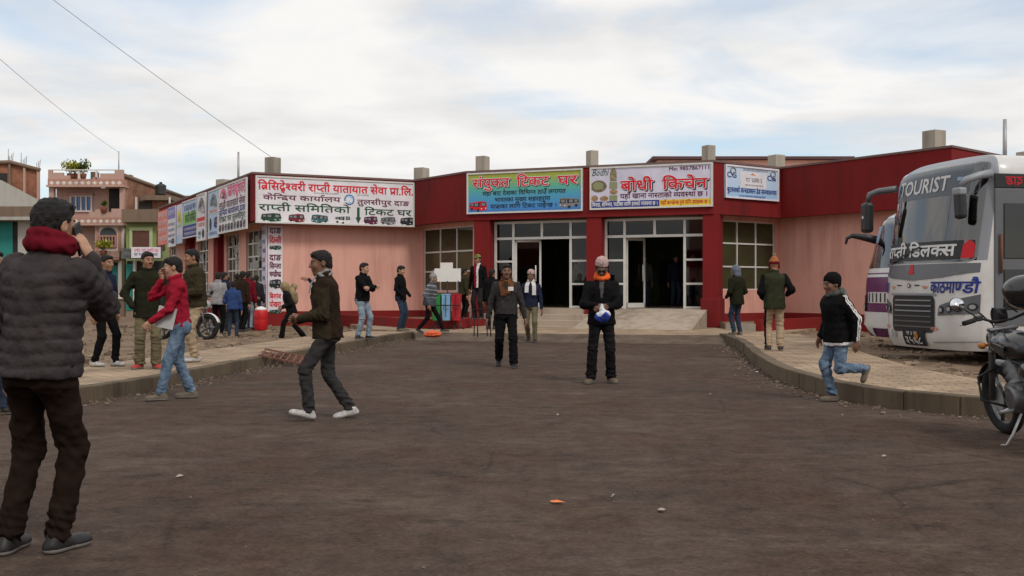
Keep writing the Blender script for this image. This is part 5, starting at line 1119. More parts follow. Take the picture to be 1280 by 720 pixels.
def scarf(root, J, m_, r=.036, dz=.0, name='scarf', Rm=.078, tilt=10, ends=(), mats=None, mf=None):
    hs = J['hs']; c0 = J['neck'] + J['Mt'] @ A3(0, -.006, .020 + dz) * hs; G = Grid(c0 - .26 * hs, c0 + .26 * hs, J['vox'])
    G.torus(c0, J['Mt'] @ axrot((1, 0, 0), R(tilt)), Rm * hs, Rm * hs, r * hs, .01); G.torus(c0 + A3(0, 0, .035) * hs, J['Mt'] @ axrot((1, 0, 0), R(tilt + 8)), (Rm - .006) * hs, (Rm - .004) * hs, r * .8 * hs, .01)
    G.disp(folds(PN[0] + 31, .012 * hs, (40, 90), 5)); o = add_child(root, name, G, mats or m_, mf); k = 0
    for pts in ends:
        m = MB(); P = [J['neck'] + J['Mt'] @ (A3(*p) * hs) for p in pts]; b = MB()
        W2 = .045 * hs
        for a, c_ in zip(P, P[1:]):
            x = J['Mt'][:, 0] * W2; y = -J['Mt'][:, 1] * .012
            b.faces([Vector(a - x), Vector(a + x), Vector(c_ + x), Vector(c_ - x), Vector(a - x + y), Vector(a + x + y), Vector(c_ + x + y), Vector(c_ - x + y)], [(0, 1, 2, 3), (4, 5, 6, 7), (0, 1, 5, 4), (2, 3, 7, 6), (1, 2, 6, 5), (0, 3, 7, 4)])
        b.build('scarf_end', m_, o); m.b.free()
    return o
# ------------------------------------------------------------------ buses
M_BUSW = mat('bus_white_paint', (.74, .735, .73), .35, .12, 1.8, spec=.5, coat=.3, col2=(.50, .475, .45), c2amt=.3); M_BUSG = mat('bus_grey_paint', (.10, .105, .115), .4, .1, 2, spec=.5, coat=.2); M_BUSLG = mat('bus_light_grey', (.24, .255, .28), .4, .1, 2, spec=.5); M_PURP = mat('bus_purple_paint', (.11, .010, .085), .4, .12, 2, spec=.5, coat=.2)
M_WSGL = glass('windscreen_glass', (.62, .66, .68), .03, 1.0)
for _n in M_WSGL.node_tree.nodes:
    if _n.type == 'FRESNEL': _n.inputs[0].default_value = 2.1; M_SIDEGL = mat('tinted_glass', (.012, .014, .016), .08, .1, 2, spec=.6); M_RUB = mat('rubber', (.015, .014, .014), .85, .3, 8); M_SEAT = mat('seat_fabric', (.09, .095, .12), .9, .3, 4); M_CHROME = mat('chrome', (.55, .55, .55), .15, 0, metal=1); M_LENS = mat('lamp_lens', (.30, .31, .32), .12, .1, 10, spec=.7); M_BPLAST = mat('black_plastic', (.018, .018, .019), .45, .15, 8, spec=.4)
M_MIRGL = mat('mirror_glass', (.75, .76, .78), .03, 0, metal=1); M_REDL = mat('red_plastic', (.45, .012, .02), .4, .1)
def make_bus(name, pos, rz, label, front=None, lower=M_BUSW, upper=M_BUSLG, rake=.15, top=3.2, bulge=.26, Lb=10.5):
    root = empty(name, pos, rz, label, 'bus'); hw = 1.25; zb = .30
    def hwz(z):                                         # half width with rounded roof corners
        t = max(0, z - (top - .34)) / .34; q = max(0, (.5 - z)) / .2
        return hw - .34 * (1 - math.sqrt(max(0, 1 - min(1, t) ** 2))) - .05 * q * q
    def fx(y, z):
        t = abs(y) / hw; r = -bulge * t ** 2.6 - (.16 * max(0, t - .8) / .2 if t > .8 else 0)
        r -= rake * max(0, z - 1.4); r -= .30 * (max(0, z - (top - .30)) / .30) ** 2.2; r -= .10 * (max(0, .55 - z) / .25) ** 2
        return r
    zs = sorted({zb, .42, .55, .8, 1.05, 1.25, 1.45, 1.70, 1.85, 2.0, 2.25, 2.5, 2.75, 2.9, top - .34, top - .24, top - .15, top - .08, top - .03, top}); zs = [z for z in zs if z <= top]
    ts = [-1, -.97, -.92, -.86, -.75, -.6, -.45, -.3, -.15, 0, .15, .3, .45, .6, .75, .86, .92, .97, 1]
    ws0, ws1, wt = 1.70, top - .15, .92
    m = MB(); V = {}
    def vert(i, j):
        if (i, j) not in V:
            z = zs[j]; y = ts[i] * hwz(z); V[i, j] = m.b.verts.new((fx(y, z), y, z))
        return V[i, j]
    for j in range(len(zs) - 1):
        zm = (zs[j] + zs[j + 1]) / 2
        for i in range(len(ts) - 1):
            if ws0 < zm < ws1 and abs(ts[i] + ts[i + 1]) / 2 < wt: continue
            f = m.b.faces.new([vert(i, j), vert(i + 1, j), vert(i + 1, j + 1), vert(i, j + 1)]); f.smooth = True; f.material_index = 0 if zm < 1.7 else 1
    xs = [None, -.9, -2.5, -5, -8, -Lb]; ring = [(s_, j) for s_, J_ in ((-1, range(len(zs))), (1, range(len(zs) - 1, -1, -1))) for j in J_]; RG = []
    for x in xs:
        row = []
        for s_, j in ring:
            z = zs[j]; row.append(vert(0 if s_ < 0 else len(ts) - 1, j) if x is None else m.b.verts.new((x, s_ * hwz(z), z)))
        RG.append(row)
    for a, b in zip(RG, RG[1:]):
        for k in range(len(ring)):
            k2 = (k + 1) % len(ring)
            try: f = m.b.faces.new([a[k], b[k], b[k2], a[k2]]); f.smooth = True; f.material_index = 0 if zs[ring[k][1]] < 3.0 else 0
            except ValueError: pass
    # close the strip between the front sheet's roof edge and the first roof ring, and the back
    topv = [vert(i, len(zs) - 1) for i in range(len(ts))]
    try: m.b.faces.new([*topv, RG[1][ring.index((1, len(zs) - 1))], RG[1][ring.index((-1, len(zs) - 1))]])
    except ValueError: pass
    m.b.faces.new(RG[-1])
    body = m.build('body', [lower, upper], root)
    def surf(nm, poly, mt, off=.006, parent=None, div=.16, fn=None):
        b = bmesh.new(); vs = [b.verts.new((p[0], p[1], 0)) for p in poly]
        for t in tessellate_polygon([[Vector((p[0], p[1], 0)) for p in poly]]):
            try: b.faces.new([vs[k] for k in t])
            except ValueError: pass
        for _ in range(4):
            es = [e for e in b.edges if e.calc_length() > div]
            if not es: break
            bmesh.ops.subdivide_edges(b, edges=es, cuts=1); bmesh.ops.triangulate(b, faces=[f for f in b.faces if len(f.verts) > 3])
        for v in b.verts:
            y, z = v.co.x, v.co.y; v.co = Vector(fn(y, z, off)) if fn else Vector((fx(y, z) + off, y, z))
        for f in b.faces: f.smooth = True
        me = bpy.data.meshes.new(nm); b.to_mesh(me); b.free(); me.materials.append(mt); return link(nm, me, parent or root)
    def rr(y0, y1, z0, z1, r=.06): 
        P = []
        for cx, cz, a in ((y1 - r, z1 - r, 0), (y0 + r, z1 - r, 90), (y0 + r, z0 + r, 180), (y1 - r, z0 + r, 270)): P += [(cx + r * math.cos(R(a + k * 22.5)), cz + r * math.sin(R(a + k * 22.5))) for k in range(5)]
        return P
    wy = wt * 1.25 + .02
    ws = surf('windscreen', rr(-wy + .01, wy - .01, ws0 - .02, ws1 + .03, .10), M_WSGL, .008, None, .14)
    # inside: dashboard, floor, seats, curtain rail
    m = MB(); m.box((-.75, 0, 1.5), (.8, 2.3, .3), None, .03); m.build('dashboard', M_BPLAST, root); m = MB(); m.box((-5.4, 0, 1.0), (9.2, 2.4, .06)); m.build('cabin_floor', M_DARK, root)
    for r_ in range(5):
        for y in (-.85, -.4, .4, .85): 
            m = MB(); m.box((-2.0 - .85 * r_, y, 1.75), (.12, .42, 1.0), roty(-.12), .04); m.box((-1.75 - .85 * r_, y, 1.35), (.45, .42, .14), None, .03); m.build('seat', M_SEAT, root)
    for s_ in (1, -1):
        m = MB()
        for k in range(6): pass
        m.b.free()
        for k in range(6):
            x0 = -1.9 - 1.4 * k; m = MB(); m.box((x0 - .62, s_ * (hwz(2.2) + .004), 2.25), (1.32, .02, .95)); m.build('window', M_SIDEGL, root)
    for x in (-2.3, -7.6):
        for s_ in (1, -1):
            w_ = empty('wheel', (x, s_ * 1.12, .5)); w_.parent = root; m = MB(); m.lathe([(.30, -.14), (.47, -.14), (.5, -.10), (.5, .10), (.47, .14), (.30, .14)], 28, rotx(R(90))); m.build('tyre', M_RUB, w_); m = MB(); m.lathe([(.02, -.08), (.30, -.10), (.30, .10), (.02, .08)], 20, rotx(R(90))); m.build('rim', M_STEEL, w_)
    return root, fx, surf, rr, hwz
BR = math.atan2(-.20, -.98)                              # heading: to the left, a little towards the camera
B1, fx, surf, rr, hwz = make_bus('bus', (6.56, 17.02, 0), BR, 'white tourist bus with grey windscreen surround and painted city name on its nose', top=3.36)
fn1 = lambda x, z, o: (fx(x, z) + o, x, z)
surf('sun_strip', rr(-1.10, 1.10, 2.74, 3.20, .08), mat('sun_strip_film', (.10, .115, .135), .3, .1, 3), .011)
surf('lower_strip', rr(-1.12, 1.12, 1.72, 2.02, .03), M_BPLAST, .011)
surf('grey_band', [(-1.2, 1.66), (1.2, 1.66), (1.2, 1.52), (.7, 1.44), (0, 1.40), (-.7, 1.44), (-1.2, 1.52)], M_BUSG, .010)
INKW2 = flat('sticker_white', (.62, .62, .62)); 
lettering(B1, 'lettering', 'TOURIST', -.83, 2.83, .235, INKW2, 1.42, .018, .02, .1, fn1, latin=True); surf('sticker', [(-1.05, 2.80), (-.9, 2.82), (-.84, 3.06), (-1.0, 3.03)], mat('sticker_blue', (.25, .35, .48), .5), .018); surf('sticker', [(.75, 2.96), (1.02, 2.94), (1.03, 3.0), (.76, 3.02)], MATS['sticker_blue'], .018)
lettering(B1, 'lettering', 'राप्ती डिलक्स', -1.02, 1.785, .17, INKW2, 1.92, .018, .03, .0, fn1)
lettering(B1, 'lettering', 'काठमाण्डौ', .46, 1.20, .17, INK_B, .74, .014, .02, .12, fn1); lettering(B1, 'lettering', 'दाङ', -1.13, 1.20, .16, INK_B, .30, .014, .02, 0, fn1)
surf('wiper', [(-.95, 1.66), (-.90, 1.65), (.15, 1.93), (.14, 1.96)], M_BLACK, .04); surf('wiper', [(-1.02, 2.55), (-.98, 2.58), (-.74, 2.38), (-.77, 2.33)], M_BLACK, .03)
surf('red_marker', [(1.0, 1.74), (1.13, 1.74), (1.13, 1.95), (1.07, 2.03), (1.01, 1.95)], M_REDL, .022); surf('red_marker', [(-.14, 1.50), (.02, 1.50), (-.02, 1.66), (-.10, 1.66)], M_REDL, .016)
g_ = surf('grille', rr(-.64, .56, .56, 1.16, .10), M_BPLAST, .014)
for k in range(6): z = .64 + .085 * k; surf('slat', [(-.56 + .012 * k, z), (.50, z), (.51, z + .022), (-.56 + .012 * k, z + .022)], MATS['bus_light_grey'] if k > 2 else M_BUSG, .034, g_)
surf('grille_frame', rr(-.68, .60, 1.155, 1.19, .015), M_BUSLG, .026, g_)
for s_, P in ((1, [(.62, .84), (1.21, .88), (1.22, 1.18), (.66, 1.00)]), (-1, [(-.70, .84), (-1.20, .86), (-1.21, 1.14), (-.74, 1.02)])):
    h_ = surf('headlight', P, M_BUSG, .012)
    for k in range(4 if s_ > 0 else 3):
        y = s_ * (.70 + .15 * k) - (.06 if s_ < 0 else 0); z = .93 + .018 * k
        if abs(y) < 1.16: surf('lamp', [(y + a, z + c_) for a, c_ in ell(0, 0, .055, .058, 14)], M_BPLAST, .022, h_); surf('lens', [(y + a, z + c_) for a, c_ in ell(0, 0, .034, .036, 12)], M_LENS, .032, h_)
surf('emblem', [(a - .10, c_ + 1.315) for a, c_ in ell(0, 0, .05, .035, 14)], INK_K, .014); surf('emblem', [(a - .10, c_ + 1.315) for a, c_ in ell(0, 0, .03, .02, 12)], INKW2, .018)
RIM = flat('sticker_coral', (.55, .25, .2))
for y in (-.62, .33): surf('sticker', [(y + a, 1.315 + c_) for a, c_ in ell(0, 0, .07, .05, 12, math.pi, 2 * math.pi)], RIM, .014)
for y in (.55, -.86): surf('sticker', [(y + a, .66 + c_) for a, c_ in ell(0, 0, .09, .06, 12, math.pi, 2 * math.pi)], RIM, .014)
for y in (-.40, .13): surf('badge_bar', [(y - .07, 1.31), (y + .07, 1.31), (y + .07, 1.33), (y - .07, 1.33)], INK_K, .014)
np_ = surf('number_plate', rr(-.26, .34, .34, .60, .02), INK_K, .03); lettering(B1, 'lettering', 'ना ४ ख', -.14, .51, .055, INKW2, .30, .036, .0, 0, fn1); lettering(B1, 'lettering', '३५६८', -.18, .375, .10, INKW2, .44, .036, .02, 0, fn1)
surf('fog_lamp', [(-.56 + a, .52 + c_) for a, c_ in ell(0, 0, .06, .07, 14)], M_LENS, .05); surf('fog_lamp', [(-1.02 + a, .50 + c_) for a, c_ in ell(0, 0, .05, .09, 14)], M_BPLAST, .012); surf('bumper_line', [(.5, .40), (1.22, .44), (1.22, .455), (.5, .415)], INK_GR, .010)
surf('orange_marker', [(.14 + a, .50 + c_) for a, c_ in ell(0, 0, .05, .06, 12)], flat('marker_orange', (.4, .16, .03)), .04)
m = MB(); m.tube([(-.34, -1.02, 3.0), (-.16, -1.30, 2.98), (-.04, -1.38, 2.93), (-.01, -1.40, 2.80)], [.06, .055, .05, .045], 10); mr = m.build('mirror_arm', M_BUSG, B1); m = MB(); m.box((0, -1.40, 2.52), (.16, .24, .54), None, .06); m.build('mirror', M_BPLAST, mr); surf('sticker', [(0, 0), (.05, 0), (.05, .05), (0, .05)], INKW2, 0, mr, fn=lambda y, z, o: (.085, -1.43 + y, 2.5 + z))
m = MB(); m.tube([(-.55, 1.20, 3.03), (-.36, 1.24, 3.0), (-.14, 1.20, 2.93), (-.06, 1.17, 2.84)], [.07, .06, .055, .04], 10); mr = m.build('mirror_arm', M_BUSLG, B1); m = MB(); m.box((-.06, 1.16, 2.56), (.13, .20, .46), rotx(.08), .05); m.build('mirror', M_BPLAST, mr); m = MB(); m.box((-.05, 1.15, 2.75), (.14, .21, .12), None, .03); m.build('mirror_cap', M_BUSLG, mr)
# near side: pillar, door, destination box
m = MB(); m.box((-1.05, 1.262, 1.75), (.95, .03, 2.1), None, .01); dr = m.build('door', M_BUSG, B1); m = MB(); m.box((-.93, 1.28, 2.15), (.42, .02, .85), None, .01); m.build('pane', M_SIDEGL, dr); m = MB(); m.box((-.93, 1.28, 1.25), (.42, .02, .62), None, .01); m.build('pane', M_SIDEGL, dr); m = MB(); m.tube([(-.66, 1.31, 1.5), (-.66, 1.31, 2.1)], .018); m.build('handle', MATS.get('rust') or mat('rust', (.16, .06, .03), .8), dr)
m = MB(); m.box((-1.2, 1.262, 2.92), (1.25, .03, .22), None, .01); db = m.build('destination_box', M_BPLAST, B1); lettering(db, 'lettering', 'दाङ', 0, 0, .12, M_REDL, .3, .004, .02, fn=lambda x, z, o: (-.95 - .0 + (-.0) - x * -1 - .1, 1.276 + o, 2.86 + z))
# second bus behind it
B2, fx2, surf2, rr2, _ = make_bus('bus', (7.38, 20.5, 0), BR, 'white and purple bus half hidden behind the white tourist bus', lower=M_PURP, upper=M_BUSW, rake=.30, top=2.85, bulge=.22)
surf2('white_band', [(-1.2, 1.50), (1.2, 1.50), (1.2, 1.68), (-1.2, 1.68)], M_BUSW, .010); surf2('stripe', [(-1.2, 1.56), (1.2, 1.56), (1.2, 1.585), (-1.2, 1.585)], M_PURP, .014)
surf2('grille', rr2(-.75, .75, .98, 1.2, .03), M_BUSW, .010)
for k in range(9): y = -.7 + .16 * k; surf2('slat', [(y, 1.0), (y + .05, 1.0), (y + .05, 1.18), (y, 1.18)], M_BPLAST, .016)
for s_ in (-1, 1): h_ = surf2('headlight', rr2(s_ * .98 - .12, s_ * .98 + .12, .78, 1.14, .04), M_BPLAST, .012); surf2('lens', [(s_ * 1.0 + a, .90 + c_) for a, c_ in ell(0, 0, .10, .10, 14)], M_LENS, .03, h_)
surf2('bumper', [(-1.24, .62), (-.9, .52), (-.55, .30), (-.50, .30), (-.50, .48), (.5, .48), (.5, .3), (.55, .3), (.9, .52), (1.24, .62), (1.24, .80), (-1.24, .80)], M_BUSW, .03)
surf2('sticker', [(-1.06, 2.25), (-.8, 2.2), (-.8, 2.55), (-1.0, 2.55)], MATS['sticker_blue'], .016)
m = MB(); m.tube([(-.45, -1.10, 2.28), (-.25, -1.22, 2.34), (0, -1.30, 2.38), (.10, -1.33, 2.32), (.13, -1.33, 2.2)], [.09, .08, .05, .035, .02], 10); m.build('mirror_arm', M_BPLAST, B2)
# ------------------------------------------------------------------ motorcycles
M_TANKB = mat('motorcycle_black_paint', (.012, .012, .013), .25, .1, 6, spec=.5, coat=.4); M_ENG = mat('engine_metal', (.16, .16, .165), .45, .3, 14, metal=.7); M_BLUEP = mat('motorcycle_blue_paint', (.03, .10, .33), .3, .1, 6, spec=.5, coat=.4); M_WHITEP = mat('motorcycle_white_paint', (.6, .6, .6), .3, .08, 6, spec=.5)
def make_motorcycle(pos, rz, label, paint, panel, lean=8, group=None, steer=0):
    r = empty('motorcycle', pos, rz, label, 'motorcycle', group); r.rotation_euler = (R(-lean), 0, rz); r.rotation_mode = 'XYZ'
    E_ = Matrix.Rotation(rz, 4, 'Z') @ Matrix.Rotation(R(-lean), 4, 'X'); r.rotation_euler = E_.to_euler()
    for x in (.65, -.65):
        w_ = empty('wheel', (x, 0, .31)); w_.parent = r
        if x > 0: w_.rotation_euler = (0, 0, R(steer))
        m = MB(); m.torus((0, 0, 0), .265, .05, rotx(R(90)), 36, 12); m.build('tyre', M_RUB, w_); m = MB(); m.torus((0, 0, 0), .225, .016, rotx(R(90)), 32, 8)
        for k in range(5):
            a = k * 1.2566; m.tube([(0, 0, 0), (.215 * math.cos(a), 0, .215 * math.sin(a))], [.03, .016], 8)
        m.tube([(0, -.06, 0), (0, .06, 0)], .045, 12); m.build('rim', M_ENG, w_)
        m = MB(); m.tube([(0, .055, 0), (0, .062, 0)], .12, 24); m.build('brake_disc', M_STEEL, w_)
        m = MB(); n = 12; vs = []; fs = []
        for k in range(n + 1):
            a = R(20 + (140 if x < 0 else 125) * k / n); 
            for y in (-.06, 0, .06): vs.append((.335 * math.cos(a) + .0, y, .335 * math.sin(a) + (.008 if y == 0 else -.008)))
        for k in range(n):
            for q in range(2): fs.append((k * 3 + q, k * 3 + q + 1, k * 3 + q + 4, k * 3 + q + 3))
        for f in m.faces(vs, fs): f.smooth = True
        o = m.build('fender', paint, w_); o.modifiers.new('thickness', 'SOLIDIFY').thickness = .006
    m = MB()
    for y in (-.09, .09): m.tube([(.65, y, .31), (.50, y, .70), (.42, y, .93)], [.026, .028, .024], 10)
    m.box((.475, 0, .74), (.08, .24, .03), None, .01); m.box((.42, 0, .93), (.08, .24, .03), None, .01); m.build('fork', M_ENG, r)
    m = MB(); m.lathe([(.02, .07), (.085, .05), (.095, 0), (.08, -.08), (.03, -.13)], 20, roty(R(90)), (.56, 0, .84)); h_ = m.build('headlight', paint, r); m = MB(); m.lathe([(.085, .0), (.07, .03), (.01, .045)], 20, roty(R(90)), (.61, 0, .84)); m.build('lens', M_LENS, h_)
    for y in (-.16, .16): m = MB(); m.tube([(.5, y * .5, .80), (.5, y, .80)], .012); m.lathe([(.01, -.05), (.03, -.02), (.028, .03), (.01, .05)], 12, roty(R(90)), (.5, y, .80)); m.build('indicator', mat('amber_lens', (.5, .18, .03), .3), r)
    def lump(nm, c0, rad, mt, parts=(), cut=None, k=.03, vox=.012):
        G = Grid(A3(*c0) - .55, A3(*c0) + .55, vox); G.ell(c0, rad, None, k)
        for c1, r1 in parts: G.ell(c1, r1, None, k)
        V, F_ = G.mesh(); return link(nm, fast_mesh(nm, V, F_, [mt]), r)
    lump('tank', (.16, 0, .80), (.29, .145, .125), paint, [((.30, 0, .82), (.15, .155, .10)), ((-.02, 0, .76), (.18, .10, .09))]); 
    m = MB(); m.box((.16, .146, .80), (.26, .012, .05), roty(-.1), .004); m.box((.16, -.146, .80), (.26, .012, .05), roty(-.1), .004); m.build('tank_stripe', panel, r)
    lump('seat', (-.28, 0, .78), (.30, .125, .05), M_RUB, [((-.55, 0, .83), (.25, .10, .05))]); lump('tail', (-.66, 0, .78), (.24, .09, .06), paint); lump('side_panel', (-.22, 0, .62), (.20, .13, .11), panel)
    m = MB(); m.box((-.90, 0, .78), (.04, .14, .06), None, .01); m.build('tail_lamp', M_REDL, r)
    m = MB(); m.box((.10, 0, .40), (.34, .24, .20), None, .04); m.lathe([(.11, 0)] + [(.11 if k % 2 else .085, .03 * k) for k in range(1, 8)] + [(.06, .24)], 16, roty(R(25)), (.17, 0, .46)); m.lathe([(.10, -.16), (.11, -.13), (.11, .13), (.10, .16)], 18, rotx(R(90)), (.02, 0, .38)); m.build('engine', M_ENG, r)
    m = MB(); m.tube([(.42, 0, .90), (.38, 0, .66), (.30, 0, .35), (.05, 0, .27), (-.25, 0, .30), (-.32, 0, .60), (-.80, 0, .74)], .022, 8)
    for y in (-.08, .08): m.tube([(.40, y * .4, .82), (.05, y, .68), (-.35, y, .66), (-.80, y, .74)], .018, 8); m.tube([(-.25, y, .34), (-.65, y, .31)], .024, 8); m.tube([(-.62, y * 1.3, .33), (-.48, y * 1.3, .70)], .022, 8)
    m.build('frame', M_BLACK, r)
    m = MB(); m.tube([(.25, -.06, .50), (.34, -.11, .34), (.10, -.15, .24), (-.30, -.16, .30), (-.80, -.18, .42)], [.022, .022, .025, .045, .05], 12); m.build('exhaust', M_CHROME, r)
    hb = empty('handlebar', (.40, 0, .95)); hb.parent = r; hb.rotation_euler = (0, 0, R(steer)); m = MB(); m.tube([(-.12, -.37, .08), (-.06, -.22, .10), (0, -.08, .05), (0, .08, .05), (-.06, .22, .10), (-.12, .37, .08)], .012, 8); m.build('bar', M_BLACK, hb)
    for s_ in (-1, 1):
        m = MB(); m.tube([(-.09, s_ * .28, .09), (-.125, s_ * .39, .078)], .021, 10); m.build('grip', M_RUB, hb); m = MB(); m.tube([(-.05, s_ * .24, .085), (-.03, s_ * .38, .06)], [.009, .006], 6); m.build('lever', M_CHROME, hb)
        m = MB(); m.box((-.065, s_ * .235, .10), (.05, .06, .05), None, .01); m.build('switch', M_BPLAST, hb)
        m = MB(); m.tube([(-.05, s_ * .22, .10), (.0, s_ * .29, .17), (-.02, s_ * .33, .21)], .007, 6); mm = m.build('mirror', M_BPLAST, hb); M = rotz(R(8 * s_)) @ roty(R(104)); m = MB(); m.lathe([(.003, .022), (.05, .012), (.062, 0), (.058, -.004)], 18, M, (-.02, s_ * .375, .235), 1, 1.15); m.build('shell', M_BPLAST, mm); m = MB(); m.lathe([(.056, -.006), (.001, -.007)], 18, M, (-.02, s_ * .375, .235), 1, 1.15); m.build('glass', M_MIRGL, mm)
    m = MB(); m.tube([(.08, .02, .09), (.08, -.06, .09)], .07, 16); m.build('gauge', M_BPLAST, hb)
    for k in range(3): m = MB(); m.tube([(.0, .16 - .15 * k, .10), (.10, .14 - .12 * k, .14 + .02 * k), (.14, .02, .02), (.08, 0, -.12)], .006, 6); m.build('cable', M_RUB, hb)
    m = MB(); m.tube([(-.02, .10, .27), (-.06, .20, .12), (-.09, .27, .045), (-.05, .30, .04)], .011, 8); m.build('kickstand', M_STEEL, r)
    for s_ in (-1, 1): m = MB(); m.tube([(-.02, s_ * .12, .30), (-.02, s_ * .26, .30)], .014, 8); m.build('footpeg', M_STEEL, r)
    m = MB(); m.tube([(.06, .14, .31), (.20, .17, .27), (.26, .20, .29)], .009, 6); m.build('gear_lever', M_CHROME, r)
    m = MB(); m.tube([(.36, .10, .62), (.40, .26, .55), (.36, .27, .36), (.22, .12, .30)], .012, 8); m.tube([(.36, -.10, .62), (.40, -.26, .55), (.36, -.27, .36), (.22, -.12, .30)], .012, 8); m.build('crash_guard', M_BLACK, r)
    return r
make_motorcycle((4.24, 8.38, 0), R(84), 'black motorcycle on its side stand at the right edge of the road', M_TANKB, M_TANKB, 8, None, 8)
q = Vector((4.31, 8.72, 1.12)); hl = empty('helmet', tuple(q), R(60), 'dark round helmet hung over the right handlebar of the black motorcycle', 'helmet'); G = Grid(A3(-.2, -.2, -.2), A3(.2, .25, .25), .009); G.ell((0, 0, .12), (.155, .185, .135)); G.ell((0, -.02, .05), (.14, .16, .09), None, .03); G.ell((0, -.17, .10), (.10, .08, .055), None, .01, True); V, F_ = G.mesh(); link('shell', fast_mesh('shell', V, F_, [M_TANKB]), hl); G = Grid(A3(-.2, -.25, -.05), A3(.2, .1, .25), .009); G.ell((0, 0, .115), (.148, .172, .10)); G.ell((0, .08, .115), (.2, .19, .2), None, .01, True); V, F_ = G.mesh(); link('visor', fast_mesh('visor', V, F_, [M_SIDEGL]), hl)
q = gpt(230, 425, .06); make_motorcycle((q.x, q.y, .06), R(-22), 'blue and white motorcycle parked on bare soil behind the red sweater man', M_WHITEP, M_BLUEP, 8)
# ------------------------------------------------------------------ bins with a white board, drum, stool, grate, litter
q = gpt(559, 412, .165); bs = empty('litter_bins', tuple(q), R(-6), 'green, blue and red hanging litter bins under a white stepped board', 'litter bins')
m = MB()
for x in (-.30, .22):
    m.tube([(x, 0, .10), (x, 0, .30)], .02, 8)
    for a in (30, 150, 270): m.tube([(x, 0, .14), (x + .26 * math.cos(R(a)), .26 * math.sin(R(a)), .012)], .016, 6)
m.tube([(-.42, .05, .30), (.42, .05, .30)], .018, 8); m.tube([(-.42, .05, .98), (.42, .05, .98)], .018, 8)
for x in (-.30, 0, .30): m.tube([(x, .05, .3), (x, .05, 1.32)], .018, 8)
m.build('stand', M_BLACK, bs)
for x, nm, col in ((-.27, 'green', (.03, .24, .06)), (.0, 'blue', (.22, .42, .62)), (.27, 'red', (.40, .02, .03))):
    m = MB(); m.lathe([(.085, .24), (.11, .26), (.135, .92), (.145, .94), (.145, .97), (.125, .97), (.10, .30)], 4, rotz(R(45)), (x, -.07, 0), 1.25, 1.1); b = m.build('bin', mat('bin_%s_plastic' % nm, col, .45, .15, 5), bs)
    for f in b.data.polygons: f.use_smooth = False
    m = MB(); m.box((x, -.245, .64), (.02, .012, .6)); m.box((x, -.247, .66), (.24, .01, .03)); m.build('strap', M_BLACK, b)
m = MB(); pts = [(-.42, 1.30), (.36, 1.30), (.36, 1.66), (.14, 1.66), (.14, 1.82), (-.20, 1.82), (-.20, 1.66), (-.36, 1.66)]
m.prism([(x, z) for x, z in pts], -.015, .015); o = m.build('board', mat('white_board', (.72, .70, .66), .6, .06, 3), bs, (0, .09, 0)); o.rotation_euler = (R(90), 0, 0)
q = gpt(326, 413, .06); dj = empty('plastic_drum', tuple(q), 0, 'red plastic drum with a white cover at the foot of the destination banner', 'drum'); m = MB(); m.lathe([(.17, 0), (.19, .02), (.20, .3), (.195, .32), (.20, .34), (.195, .55), (.16, .60)], 20); m.build('drum', mat('drum_red', (.50, .015, .02), .45, .12, 4), dj); m = MB(); m.lathe([(.165, .58), (.17, .63), (.10, .68), (.02, .70)], 16); m.build('cover', M_WHITE, dj)
q = gpt(603, 421, .165); st = empty('stool', (q.x, q.y, .17), R(20), 'black metal frame stool beside the grey sweater man', 'stool'); m = MB(); m.box((0, 0, .62), (.36, .30, .03), None, .008); m.build('seat', K_BROWN, st)
for a in (-1, 1):
    for b_ in (-1, 1): m = MB(); m.tube([(a * .16, b_ * .13, 0), (a * .15, b_ * .12, .61)], .013, 6); m.build('leg', M_BLACK, st)
m = MB(); gr = empty('metal_grate', (-3.74, 17.4, .115), 0, 'rusty metal grate propped against the left kerb', 'grate'); 
for k in range(9): m.box((-.42 + .105 * k, 0, 0), (.025, .95, .02))
for y in (-.47, 0, .47): m.box((0, y, .004), (.90, .03, .028))
o = m.build('grate', mat('rusty_iron', (.17, .07, .05), .85, .4, 12), gr); gr.rotation_euler = (R(3), R(12), R(8))
q = gpt(541, 421, .165); m = MB()
G = Grid(A3(-.25, -.2, -.02), A3(.25, .2, .18), .012); G.ell((0, 0, .06), (.20, .12, .08)); G.ell((-.12, .02, .05), (.10, .10, .06)); G.disp(folds(77, .02, (30, 70), 5)); V, F_ = G.mesh(); o = link('plastic_bag', fast_mesh('plastic_bag', V, F_, [mat('orange_plastic', (.60, .10, .03), .5, .15, 10)])); o.location = (q.x, q.y, .17); tag(o, 'crumpled orange plastic bag on the kerb end in front of the bins', 'plastic bag')
m.b.free()
